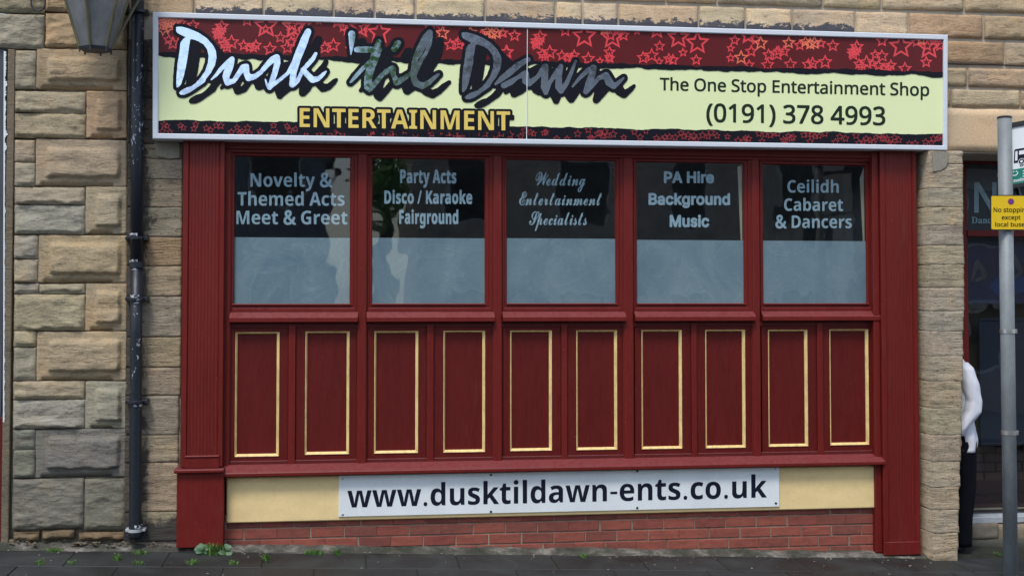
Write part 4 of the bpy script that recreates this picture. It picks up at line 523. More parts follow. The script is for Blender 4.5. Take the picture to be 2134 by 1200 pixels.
BRUSH_SILVER, BRUSH_BLACK, BACKING = [
[[371.1,56.6,367.8,56.8,367.2,57.6,367,64.6,367.4,66,368.5,67.8,370.6,69.9,373,70.9,374.8,72.3,376.2,72.7,378.1,74,380,74.7,381.8,75.8,386,77.5,386.4,78.1,385.1,79.7,383,80.9,381.4,82.3,380.4,84,378.9,85.6,377.9,87.4,376.4,89.3,375.6,92.6,375.4,96.3,375,98.2,375.1,101,374.2,106.6,374.1,109.4,373.1,113.6,372.7,118.2,371.3,124.8,370.4,131.3,369.8,133.2,369.2,146.2,368.4,151.4,367.5,164.9,367.6,179.4,367.8,181.7,368.1,182.2,370.2,183,371.1,182.8,374.8,179.1,377.2,176.1,378.3,173.8,379.5,168.7,383.2,158.4,384.9,149.5,387.3,140.7,388,135.1,389,132.2,390,124.8,391,120.6,390.9,118.2,392.4,110.8,392.3,108.5,393.2,104.7,393.2,102.4,393.7,100.5,394.4,94.5,395.1,92.1,395.5,88.4,396,86.5,396,84.6,396.7,82.8,397.7,82.4,400.5,82.4,406.6,83.9,410.3,85.6,414.1,86.8,415.4,88.1,423.7,92.6,430.4,101.5,431.8,103.8,434.9,117.3,433.4,129,433.5,131.8,431.9,135.1,427.6,148.1,424,153.7,422.1,156.1,420.6,158.9,417.1,163.5,415.4,164.9,414.4,166.8,411.8,169.1,408,173.6,401,178.8,399.1,179.9,394.4,181.4,389.8,182.6,381.8,186.5,380.4,187.5,377.1,189.2,373.6,193.4,373.4,193.9,373.8,194.8,376.2,197.8,384.6,197.9,396.8,192.4,401.4,189.1,404.7,187.2,409.9,183.2,418.7,177.6,426.4,171.9,427.5,170.1,429.6,164.5,431.5,162.6,437.5,154.7,439.3,152.8,444.2,143,447.9,136.9,449.3,129.9,449.9,128.5,450.2,125.2,451.1,122.5,451.2,118.7,450.7,115.9,450.2,108.9,449.5,106.1,444.9,96.8,443.6,95.4,442.5,93,438.8,89.3,434.6,84.2,429,78.8,427.1,77.8,424.8,75.9,422.5,74.8,419.6,72.6,413.1,68.4,408,66.5,404.2,64.5,401.9,63.9,397.2,61.7,390.7,59.5,379.5,56.5,375.3,56.2],
[640.4,60.2,638.9,60.8,635.7,64.1,633,69.7,630.4,73.9,629.6,76.2,627.7,79,626.4,81.8,622,93.5,618.7,100.5,617.6,103.8,616.4,105.7,615.4,109.8,613.3,114.5,608.9,127.1,605.5,133.7,603.8,137.8,602.4,139.7,601.2,143,598.7,147.2,597.5,150.1,594.8,152.8,591,155.7,589.8,157,586.5,159.3,584.9,161.1,581.4,163.5,580.2,164.9,577.9,166,574.6,168.6,573.7,168.8,573.6,167.7,575.5,161.7,577.1,157.9,584.6,132.2,584.1,129.9,584.1,124.3,583.1,118.2,581.4,115.5,578.3,113.9,576.9,113.7,575.5,113.8,572.3,115,564.3,119.2,560.4,122.9,559.5,124.3,557.3,126.4,554.3,130.4,552.1,132.7,550.3,135.5,546.1,140.3,541,147.6,529.8,154.6,525.6,155.3,522.8,155.2,521.9,154.7,520.3,152.3,519.8,151.4,519.7,148.6,519.2,146.7,519.5,143,518.9,140.7,518.8,138.3,517.9,135.5,517.2,134.7,514.9,133.6,513.5,133.4,507.9,134.2,503.7,135.5,500.8,138.3,495.1,148.1,485.3,163.1,483.6,164.8,479.9,165.7,478.9,165.4,478.6,164.9,478.1,160.7,479.9,156.6,481.5,153.7,482.1,151.4,483.9,147.2,486.4,139.7,488.2,131.8,488.1,129.4,489,124.3,488.4,121.5,485.9,118.8,484.5,118.2,481.3,118.7,471.7,126.7,458.9,139.7,455.7,143.4,448.6,154,445.8,157,441.3,163.1,439.5,164.9,438.9,166.3,439,167.3,439.7,167.8,441.6,167.4,452.8,159.3,457.5,153.6,459.8,151.9,462.6,149.1,464.2,146.7,468.7,143.6,468.6,144.4,467.1,146.7,466.2,149.1,463.5,159.8,465.1,166.3,466.4,169.1,466.8,171,468.4,175.2,470.1,177.7,473.3,179.2,474.3,179.2,479.9,177.1,481.3,176.8,483.1,175.7,485.5,175.3,490.1,173.1,491.8,170.5,493.3,169.1,500.9,158.2,506.9,151.2,507.6,151.9,507.8,154.7,510.3,161.2,510.9,163.5,512.2,166.3,513.7,168.2,515.3,169.3,517.2,169.8,519.5,169.8,534,164.6,535.4,163.1,547,154.2,549.4,150.8,558.3,142.1,559.2,140.7,564.3,136.1,566.2,134.9,568.1,133.1,570.4,131.4,570.9,131.8,570.9,132.2,570.5,135.1,569.6,140.2,568.7,143.4,567.8,149.5,565.5,155.1,559.6,173.8,559.2,174.4,558.3,174.5,557.1,173.3,555.9,169.6,554.1,165.4,552.7,164.8,551.7,165.4,552.4,170.5,554,177.5,555,179.4,557,185,558.3,186.8,559.7,187.7,562.9,188.1,565,186.9,567.1,184,579.3,174.5,581.1,172.5,583.9,170.9,585.3,169.4,589.5,166.3,592.5,163.5,594.2,162.6,596.1,160.4,598.9,158.7,604,153.8,604.5,153.8,604.7,154.2,604.8,156.1,604.1,159.3,604.3,162.1,603.9,164,603.8,167.3,603.3,168.7,603.5,171.9,602.9,174.3,602.8,177.5,603.8,179.9,606.1,182.2,607.8,182.9,610.5,183.1,612.9,181.9,617.5,178,622.7,172.7,624.6,169.6,626.9,164.5,631.5,155.2,632.5,155.5,635.2,159.3,640,164,641.4,166.1,646,170.8,648.7,172.9,652.6,173.5,659.1,171.2,661,170.9,665.3,169.1,671.5,163.1,676.8,157.1,681,150,680.9,149.1,680.1,148.2,678.7,148,675.9,149.8,674,150.6,670.3,153,668.9,154.4,661.9,159.7,656.3,159.9,654.4,160.4,653.1,159.8,650.2,156.8,648.4,155.4,640.9,147.7,639,146.2,638.5,145.3,640,143,644.8,138.3,647.4,135.1,649.3,133.4,650.4,131.8,652.1,130.2,656.4,124.8,661.3,113.6,661.5,112.2,661.1,110.8,660,109.5,659.1,109.1,655.5,109.8,648.6,120.6,644,124.8,642.4,127.6,637.9,131.8,633.4,137.8,632,138.8,630.6,140.5,627.4,142.7,626.3,145.3,626.3,147.7,623.6,152.3,621.4,157.5,618.5,162.7,617.5,163.1,617.2,162.6,617.2,159.8,617.9,156.5,617.7,154.2,619.8,146.7,621,143.9,621.8,140.2,625.1,130.4,626.1,126.2,637.2,100,638.8,95.4,641.1,90.2,642.2,86,643,84.2,643.2,82.3,647.7,71.1,648.7,66,647.7,63.6,645.9,61.3,645.1,60.7,643.2,60.1],
[893.9,62.5,891.5,63.8,889.2,66,882,73.9,876.3,84.2,868.6,99.1,864.2,110.3,863.1,112.2,862.6,114.5,861.7,115.7,861.1,117.3,859.2,125.7,859.1,127.6,858.3,129.9,856.9,136.9,856.8,142.1,856.3,143.9,856.2,145.8,853.9,150,849.5,153.2,845.3,155.4,844.1,156.5,839.9,158.9,830.9,162.3,829.5,162.1,824.9,156.1,824.5,142.5,823.9,140.7,822,138.7,819.6,137.3,816.4,137.3,812.2,139.2,803.3,144.6,801.5,145.3,797.7,149.4,793.7,152.8,790.4,156.1,781.8,165.8,778.6,170.1,776.2,172.2,775.8,172.4,775.4,171.9,775.1,170.1,776.1,160.7,781.7,143.4,782.5,140.2,785.4,134.1,786.3,130.8,788,127.6,788.4,125.7,792.4,116.4,792.9,114.5,792.7,112.2,793,109.7,793.5,108.9,795.5,107.5,797,104.7,796.8,102.8,793.9,98.7,794.3,92.1,794.7,89.8,794.6,86.5,793.8,84.6,791.6,83,790.2,82.2,788.8,82.2,786,83,785.1,83.7,782.8,88.4,781.6,92.6,779.6,97.7,779,98,777.6,97.8,773,97.9,763.2,97.4,755.2,97.5,752.4,98,746.4,97.5,740.2,99.1,738.2,101.5,737.6,104.2,738.2,107,740.3,109,742.6,109.6,744.5,109.4,746.4,110.1,752,110,754.3,110.5,768.8,110.7,771.6,110,773,110.8,773.8,112.2,773.9,113.1,771.7,118.7,771.2,121.5,769.9,123.4,769.5,124.8,767,126.2,763.8,129.4,762.8,130.8,761.3,131.9,753.1,140.2,752,142.1,750,143.4,747.8,146.4,736.6,158.9,728.4,171.5,728.2,172.4,728.6,173.3,730.5,174.3,733.8,172.2,739.8,166.3,744,162.8,746.5,159.8,750.6,155.8,751.6,154.2,762.2,143.7,763.2,143.3,762.8,146.7,759.3,159.8,759.2,169.1,758.7,171.5,758.7,183.1,759.4,185,762.7,187.9,764.2,189.7,769.2,192.8,770.2,192.8,773,191.7,776.1,188.7,777.6,186.6,780.7,183.6,785.6,177.6,787.4,175.9,793.4,168.2,794,167,795.2,165.9,796.8,163.3,799.4,160.7,802.3,158.9,806.6,155,812.6,152.5,813.6,152.8,813.8,153.3,816.1,160.3,819.1,171,820.9,175.7,823.3,178,826.2,179.1,829.5,178.9,836.9,174,838.8,172.3,840.6,171.5,843,169.4,845.3,168.2,847.2,165.9,849,164.7,853.2,160.3,854.2,159.8,854.9,160.3,855.1,161.7,858.4,171.5,861.1,178,864,180.5,870.5,183.3,877.1,185.7,878.9,186.7,879.9,186.7,882.7,185.6,889.2,181.9,896.7,177.3,916.3,157.5,917,155.1,916.5,153.7,915.9,153.3,913.9,152.7,911.1,154,908.8,155.8,901.3,160,899.9,161.6,898.1,162.6,891.1,168.2,889.7,168.5,883.6,171.4,880.8,172.1,879.9,172.1,876.1,171,872.4,168.9,868.7,162.1,868.1,159.8,868.9,157,881.4,128.1,885,122.9,888,118.2,889.9,114.5,891.4,112.7,894.5,104.7,898.8,95.4,899.7,92.6,899.8,90.7,900.7,87,900.6,85.1,902.1,77.2,901.7,74.4,901.6,66.9,898.5,63],
[731.4,64.5,729.6,65.1,727.1,67.4,726.4,68.8,725.6,71.6,726.7,78.6,726.5,81.4,727,82.8,726.9,85.1,727.6,87,727.3,90.7,727.6,93.5,728.4,96.3,729.8,112.2,730.5,115,731.4,115.4,732,115,732.6,113.6,732.9,111.2,733.9,108.5,738.9,87.4,738.8,85.1,740,77.6,739.9,75.8,740.5,73.9,740.6,71.1,739.8,68.3,737.2,65.5,734.2,64.4],
[965.3,68.2,962.9,68.9,962.1,71.6,962.5,76.7,963,78.1,966.1,81.4,971.8,84.7,979.3,88.1,981.1,88.6,981.6,89.3,979.7,91.3,976.5,93.5,975.1,95.6,973.2,97.7,971.6,100.5,970.5,103.8,970.5,106.6,970,108.5,970.2,110.8,969.7,112.7,969.2,119.7,967.6,126.2,967,133.2,966.4,136.4,965.8,138.3,965,144.8,964,158.4,963.5,160.3,963.7,164,963.3,166.8,963.3,171,962.6,173.3,962.9,175.7,962.8,191.1,963.1,192,965.3,192.8,966.2,192.6,971.8,186.5,977.2,171.5,977.6,168.7,980.1,159.8,981.9,150.5,982.8,148.1,983.1,144.8,984.1,141.6,984.2,139.2,985.4,134.6,987.5,117.3,988.4,113.1,988.9,108.5,989.9,104.2,989.8,102.4,990.4,100.5,990.6,96.3,991.4,94,991.9,93.7,997.5,93.8,999.4,94.8,1007.8,97.7,1017.9,103.8,1026,115,1028.6,126.2,1029,129,1028.6,132.7,1027.9,135.5,1028.2,137.8,1027.6,139.7,1027.6,141.6,1021.5,158.9,1017.8,164.9,1012.7,172.4,1009.3,175.7,1003.4,182.7,999.8,184.9,997.5,187.3,993.7,189.7,991,190.3,986.7,192,983,192.7,977.4,195.7,975.5,197.3,972.6,198.5,968.7,202.7,968.4,203.7,968.7,204.1,970.5,206.5,971.3,207,979.7,207.2,987.7,204,992.7,201.3,999.4,196.9,1000.8,195.5,1003.1,194.1,1005,192.4,1009.1,189.9,1011.5,188,1020.5,181.7,1024.1,174.5,1026.8,170.5,1033.5,162.6,1041.8,147.2,1043.5,140.2,1045.2,130.8,1044.6,124.8,1044.6,122.5,1043.8,120.1,1043.6,117.3,1042.5,115.5,1041.1,111.7,1038.1,107,1037,104.2,1031.3,98.7,1028.7,95.4,1022.2,89.4,1019,87.5,1016.6,85.6,1014.8,84.7,1013.1,83.2,1007.8,80,1004.5,78.4,1001.7,77.2,999.6,76.7,991.4,72.9,974.6,68.2,972.7,67.9],
[828,85,824.3,86.4,823.4,87,820.5,91.7,818.6,95.8,815.8,100,815.3,102.4,815.6,105.2,817.3,107.3,819.2,108.6,821,109,823.9,108.5,825.7,107.5,832.4,98.2,834.3,96.3,835.6,93,836.3,88.8,835,86.4,832.2,85,829.5,84.7],
[890,93.5,890.6,93,890.6,94.5,887.6,100.5,886.6,103.8,883.5,110.8,880.3,115.5,878.9,118.2,877.1,120.1,870.5,130.7,870.1,130.4,870.1,129.9,871.5,123.6,871.9,123.1,874.3,122.3,875,121.5,878.1,116.4,884.7,103.3,887,100,887.8,97.7],
[1098.8,120,1092.7,122.7,1089.9,124.5,1087.1,125.5,1082.4,128.3,1078.7,129.7,1073.8,132.7,1071.2,134.6,1067,138.6,1063.3,141.2,1058.2,145.5,1056.2,147.7,1054.2,149.1,1052.3,151.4,1049.8,152.8,1048.1,154.7,1045.5,156.5,1044,158.4,1041.3,160.3,1037.5,165.4,1036.7,166.9,1035.3,168,1032.8,171.5,1030.9,173.3,1029.9,175.2,1030.3,177.1,1032,178.3,1033.4,178.1,1039.5,174.7,1042.3,173.5,1046.5,170.5,1053,166.6,1054.9,164.8,1057.5,163.5,1061.4,160.8,1063,159.3,1067.3,156.5,1069.9,153.7,1071.7,152.6,1083.4,141.9,1091.8,136.4,1096.4,132.7,1103.4,129.2,1104.5,128.1,1105.6,125.7,1105.5,124.3,1104.7,122,1103.9,121,1102,120],
[1198.7,126.2,1197.2,127.1,1196.7,128.1,1194.5,133.7,1191.4,139.7,1190.8,142.1,1185.3,154.2,1183.2,157.9,1181.6,162.1,1176.3,171.9,1174.8,173.3,1173.9,175,1172.5,176.6,1172,176.6,1171.9,176.1,1172,174.7,1171.4,172.9,1171.2,168.2,1171.4,164,1170.6,160.7,1171.3,158.4,1171.3,156.5,1171.8,154.7,1172.2,149.5,1173.1,143.4,1173.8,141.1,1174,137.8,1172.8,135.1,1171.1,133.8,1168.3,133.4,1167.4,133.8,1165.5,135.7,1164.6,137.4,1159,143.4,1156.7,147.2,1154.2,150.5,1147.5,161.2,1146.7,163.1,1143.1,168.5,1142.2,169.1,1141.8,167.7,1142.5,163.1,1142.3,151.4,1142.8,149.1,1143,145.8,1142.9,138.3,1141.2,135.5,1138.4,133.5,1136.1,133.1,1133.3,134,1131.4,135.1,1129.9,136.4,1126.5,142.5,1124.6,144.8,1123.4,147.7,1117.7,156.5,1116,158.3,1105.3,164.9,1104.4,165.3,1103.7,164.9,1103.2,162.6,1103.2,160.7,1102.3,156.5,1102.2,153.3,1101.1,150.5,1099.2,148.6,1096.9,147.4,1095.5,147,1092.7,147.5,1084.3,152.7,1076.8,158.4,1046.5,173.6,1044.8,175.2,1044,176.6,1043.8,178,1044,179.9,1045.1,182.2,1047,184.1,1048.8,184.9,1051.6,184.7,1054.4,183.5,1055.8,182.5,1057.7,181.9,1067.5,176.9,1073.3,171.9,1075.9,169.2,1078.2,167.7,1079.6,166,1084.8,164.3,1087.6,163.8,1088,164.1,1088.3,164.9,1088.3,170.5,1089.8,173.8,1091.3,175.5,1092.2,176.2,1099.7,180,1102,180.8,1103.9,180.6,1106.4,179.4,1108.6,177.2,1118.8,168.5,1125.4,161.8,1127.7,159.9,1128.2,160.3,1127.9,161.7,1127.9,168.7,1127.3,171,1127.5,177.5,1126.9,178.9,1127,182.2,1127.8,185,1130.3,189.2,1132.2,193.9,1134.4,197.6,1136.6,198.6,1138,198.8,1140.3,197.6,1141.7,196.4,1144.2,189.2,1146.1,185,1147.9,178.9,1149.6,174.8,1157.1,163.7,1157.6,163.8,1157.6,165.4,1157.3,167.3,1157.5,171,1156.9,181.7,1157.6,184.5,1165.5,194.8,1167.8,195.8,1170.6,195.7,1173.5,193.9,1176.7,188.9,1179.4,185.5,1185.8,174.7,1188.7,166.8,1194.2,153.7,1194.7,150.9,1195.5,149.1,1201.3,130.8,1202.3,128.5,1202,127.6,1200.5,126,1199.6,125.8],
[1235,135.5,1231.8,137.1,1222,142.8,1219.2,145.5,1218.2,147.2,1210.3,154.7,1207.5,158.4,1205.6,160.3,1199.8,167.7,1197.2,171.9,1195.3,173.8,1192.3,178.5,1191.1,180.8,1191.2,181.7,1192.1,182.7,1193.5,182.8,1194.5,182.5,1211.2,165.4,1217.3,160.6,1219.7,158.2,1222.3,156.5,1223.8,154.7,1226.7,152.8,1227.6,152.7,1227.3,154.7,1224,162.1,1223.5,164,1220.6,171.3,1215.3,190.6,1215.3,192.5,1215.6,193.4,1217.2,195.7,1218.2,196.5,1221,197.3,1224.3,195.7,1229,191.4,1230.4,189.2,1234.1,185.8,1237.3,182.2,1239.2,179.4,1241.2,177.5,1249.5,167.7,1256.1,166,1257.9,165.9,1258.4,166.2,1259.3,167.7,1262.1,175.7,1263.3,177.5,1275.2,185.3,1277.1,186.1,1279.4,186.1,1281.7,185.5,1282.5,185,1284.1,183.1,1293,174.7,1301.2,164.5,1301.6,163.1,1301.3,161.7,1300.4,161,1299,161.2,1290.1,166.8,1287.3,169,1285.5,169.8,1283.1,171.7,1280.3,172.4,1279.4,171.8,1276.8,167.3,1274.9,164.9,1274.1,162.6,1271.1,158.4,1268.2,153.3,1265.9,151.3,1262.1,150.7,1260.3,151.2,1249.2,157.5,1246.2,158.8,1243.9,160.4,1240.2,165.3,1238.8,166.4,1238.3,166.3,1238.3,165.4,1241.9,154.7,1242.3,150.5,1242.2,149.1,1242.9,146.7,1243.3,141.1,1242.8,138.3,1240.7,136.2,1236.5,135.2]],
[[370.6,49.6,365.5,50.3,362,52.4,360.3,55.7,360.4,59,360,61.3,360.6,67.8,361.7,70.6,364.1,73.5,373.6,79.5,374.2,80.4,370,86.5,368.9,90.2,368.5,95.8,368,97.7,368.1,101,367.5,102.4,367.4,105.7,365.7,115.9,365.8,118.2,364.3,124.3,364,128.5,363,132.7,363,137.4,361.9,143.9,362.1,148.1,361.6,150,361.7,153.3,360.7,156.1,361.3,158.4,360.4,160.7,361,164.9,360.4,173.8,360.7,183.6,362.7,187.5,366.9,189.7,367.2,190.1,366.6,193.9,368.2,198.5,370,201.3,372,203.3,373.4,203.9,376.7,204.7,381.8,204.9,385.1,204.7,389.3,203.5,401,197.9,411.2,191.3,414.1,188.8,416.9,187.2,424.3,181.8,426.6,180.7,429.9,178,433.6,172.9,434.6,172.9,438.6,174.7,439.3,175.7,438,178,429.9,186.9,423.9,192.1,422,193.1,420.6,194.4,407.5,198.4,405.2,200.2,402.9,201.1,397.2,204.6,394.6,207.4,393.1,210.7,393.7,213,395.4,215.2,396.8,216,399.1,216.6,408,216.3,416.9,212.3,423.9,208.1,432.3,201.8,435.1,200.4,439.7,196.7,448.9,190.6,452.6,183.1,459.8,174.2,460.9,174.7,461.4,177.1,460.8,178.9,458.6,181.3,458.2,182.2,458.2,184.5,459.3,186.5,460.3,186.8,463.1,186.7,467.3,184.1,469.6,185.2,474.7,186.2,484.1,183.2,485,184.4,488,193.4,490.6,196.3,494.3,197.9,500.4,196.8,504.6,194.7,507.9,193.8,513,191.6,524.1,176.1,525.6,175.1,527.5,174.5,528.3,175.2,528.6,176.6,529.8,178.5,531.5,183.6,534,186.6,536.3,188,539.6,188.6,542.4,188.2,549.4,186,550.5,187.3,551.7,190.1,555,193.2,557.8,194.6,561.1,195.1,565.6,194.3,569.5,192.2,571.8,189.7,572.3,189.7,573.4,194.8,575.9,199.9,577.1,204.1,580.7,206.6,584.4,207,585.8,206.6,587.2,205.6,591.4,201.1,605.5,190.1,606.8,189.7,610.1,189.7,615.2,188.6,617.1,187.6,622.7,182.9,623.1,183.6,622.5,192.5,623.1,197.1,626.4,200.6,629.2,201.4,634.4,201.2,637.6,198.8,647,189.2,651.2,181.2,656.3,179.7,657.2,179.9,660,182.2,664.7,187.8,668.9,191.5,671.2,192.3,678.2,191.3,688.8,186.9,699.9,175.2,704.5,167.3,704.4,164.9,702.5,162.9,698.8,163.2,693.2,165.9,691.3,167.8,682,174.9,675.9,174.5,673.2,171.9,673.3,171,682.1,161.7,686.9,154.2,687.8,152.3,688.2,150,686.6,144.7,683.4,141.9,680.7,140.7,684.9,130.4,684,126.2,681.5,124.3,677.3,124.2,675.1,125.7,668.9,135.7,662.8,141.7,661.8,143.4,657.7,147.1,654.9,150.6,654.4,150.9,653.3,150.5,651.2,148.5,649.5,146.2,649.3,145.3,650.3,142.5,654.9,137.8,662.1,129,664.7,123.8,667.7,116.4,668.4,112.2,665.6,104.2,671.9,85.6,672,81.8,671,79,667.5,75.7,665.6,75.1,662.4,74.9,659.6,75.6,655.6,79.5,654.8,81.8,652.6,85.2,648.1,94,646.9,94.9,646.8,93.5,648.9,88.4,649.1,86,650.3,84.2,651,81.4,654.1,73.4,655.5,66,655,61.8,653.6,59.4,649.4,55.2,647,53.9,643.2,53.2,638.5,53.6,636.7,54.2,633.4,56.2,629.5,61.3,620.9,77.2,619.6,81.4,616.4,87.9,613.2,96.8,610.5,102.4,608.8,108,607,111.7,605.3,117.8,601,127.6,600.3,128.4,598.9,129,596.1,128.9,591.4,130.2,591,126.7,591.2,124.8,590.6,122.5,590.7,119.2,589.7,115.5,587.4,111.7,584.4,109.1,580.7,107.3,576.5,106.8,573.2,107.4,570.4,108.3,565.7,110.6,559.7,113.9,555.2,118.2,550,124.3,548.9,126.2,546.5,128.5,541.7,134.6,540.1,137.3,535.9,142.3,527,148.3,526.2,147.7,526.3,142.1,525.7,140.2,525.8,137.8,525.3,135.5,523.3,131.3,521.2,129,518.1,127.4,514.9,126.4,511.1,126.4,507.4,127.1,499.9,129.4,498.1,130.8,496.1,133.2,494.8,133.8,494.5,132.7,495.5,128.5,495.5,125.7,496,123.4,494.2,117.3,491.5,114.2,489.7,112.9,487.3,112.1,485,111.6,482.2,111.6,477.5,112.7,471.5,117.6,470.5,117.7,469.2,115.9,466,108.9,460.4,103.3,458.9,101.1,453.9,95.8,450.9,93.3,447.8,88.4,442.2,82.8,439.8,79.5,437.8,78.1,435.1,74.8,431.3,71.8,427.6,69.8,421.5,65.4,419.9,64.6,418.2,63.1,406.1,58.1,402.9,56.1,395.4,54.3,393.9,53.4,387,51.3,381.8,50,376.7,49.3],
[894.8,55.6,890.3,56.6,887.5,58,876.6,68.9,875.3,72,873.4,74.4,866.9,87.4,865.4,89.3,859.8,102.8,858.9,102.9,857.5,101.1,855.1,100,850.9,99.7,845.8,101,842.8,103.3,837.4,112.5,834.7,117.8,835.2,122.9,836,124.3,838.8,126.8,843.5,127.9,846.2,127.2,847.6,126.5,851.8,121.5,852.8,120.8,850.9,133.2,849.9,137.4,849.6,142.5,848.9,144.8,845.8,147.5,841.1,149.9,837.9,152.2,833.2,153.7,832.2,153.3,831.8,151.9,831.5,147.2,831.7,143,831,140.2,828.5,135.6,826.2,133,824.3,131.8,819.6,130.2,816.4,129.9,816.1,129,816.6,127.6,819,125.2,820.3,122,820.1,118.7,818.9,115.9,819.6,115.6,821.5,116,823.9,115.8,827.1,114.5,830.1,112.7,840.2,100,842.8,93.5,843.3,89.3,842.2,85.1,840.4,81.8,839.2,80.8,835,78.6,830.4,77.8,824.3,79,819.6,81.1,816.7,84.6,809.9,96.3,806.6,97.9,803.8,100.1,802.4,98.5,801.3,95.8,801.1,91.2,801.7,89.8,801.9,87.4,800.8,82.3,796.3,77.6,793.5,76.1,789.3,75.2,786.5,75.5,783.7,76.6,781.4,78,779.5,79.6,778.1,81.8,776,87.4,774.6,90.2,773.9,90.9,773,91.1,764.6,90.2,764,89.3,763.9,86,762.7,83.3,759,80.2,756.2,79.3,751.5,79.4,749.6,80.4,746.8,83.2,746.1,83.2,747.2,77.2,747.1,75.3,747.7,73.9,747.1,67.8,745.2,63.6,741.7,60.1,738.4,58.5,734.2,57.2,728.6,58,724.2,60.4,721.4,63.2,718.9,68.8,718.5,71.1,720.1,82.3,720,84.6,720.5,87,720.4,90.2,720.9,92.1,720.9,94.5,721.4,96.3,721.5,99.1,722.1,100.5,721.9,103.3,722.5,108.5,723.3,115,724.5,118.7,725.4,120,728.2,121.8,731.4,122.4,733.8,122.1,736.1,120.8,739.4,116.4,740.8,116.2,747.8,117.3,748.3,118.2,749.9,133.2,737,148.4,733,152.3,729.8,156.5,728.9,158.4,722,168.2,721.4,169.6,721.1,172.4,721.7,174.7,723.6,178.5,724.4,179.3,727.7,180.8,730.5,181.3,734.2,180.6,742.6,173.4,748.5,167.7,749.4,166.3,751.5,164.9,752,165,752.4,169.1,751.7,171.5,752,174.7,751.7,181.3,747.7,187.8,747.6,189.7,748.3,191.5,749.6,192.5,752,193.2,753.4,193,755.2,191.7,756.2,191.8,763.2,197.5,765.5,198.6,769.7,199.7,772.5,199.2,778.1,197.2,778.6,198.1,778.3,200.9,780,204.1,785.3,208.8,788.4,210.6,790.7,211.3,793,211.3,795.4,210.2,797.2,208.8,802.4,203.2,806.5,198.1,810.3,194.3,813,190.1,815.5,187.6,817.4,184.5,818.7,183.7,823.4,185.7,828,186.3,831.3,185.5,836.5,183,836.9,183.1,838.1,185.9,838.6,188.7,841.5,194.3,844.4,196.8,848.1,197.9,850.9,197.9,852.3,197.4,861.7,190.7,864.5,189,865.4,188.8,878.5,193.6,879.6,194.3,880.4,195.7,882.7,197.9,887.8,200.6,899.5,205.2,902.3,205.4,904.6,204.9,911.1,200.6,913.9,199.1,915.8,197.6,919.1,196.1,922.8,191.9,931.1,184.1,935.9,178.5,939.6,175,940.4,173.8,940.6,172.4,940,169.6,939.2,168.7,937.3,167.7,934.9,167.6,921.4,175.1,911.6,183.3,906.9,184.9,902.3,187,897.6,185.5,897.8,184.5,899.9,183.5,902.2,181.7,904.4,178.9,908.3,175.6,914.9,168.9,916.2,166.8,919.4,163.5,921.4,162,923.3,158.4,924,155.1,922.8,150.9,921.7,149.1,918.6,146.6,913.9,145.7,908.8,147.4,904.6,150.1,903.7,150.3,903.3,150,904.8,145.8,915.1,129.4,917,125.2,918.7,120.1,921.2,115,923.5,107,923.8,102.8,924.5,101.5,925.3,96.3,925.4,93.5,924.9,89.8,924.9,82.8,924.3,81.4,920.9,78.2,918.6,77.3,913.9,77.7,908.8,81.5,908.5,79,909.1,76.7,908.4,73.9,908.7,70.2,908.6,66.4,908.1,64.1,906.6,61.3,904.6,59.1,901.8,57,896.7,55.6],
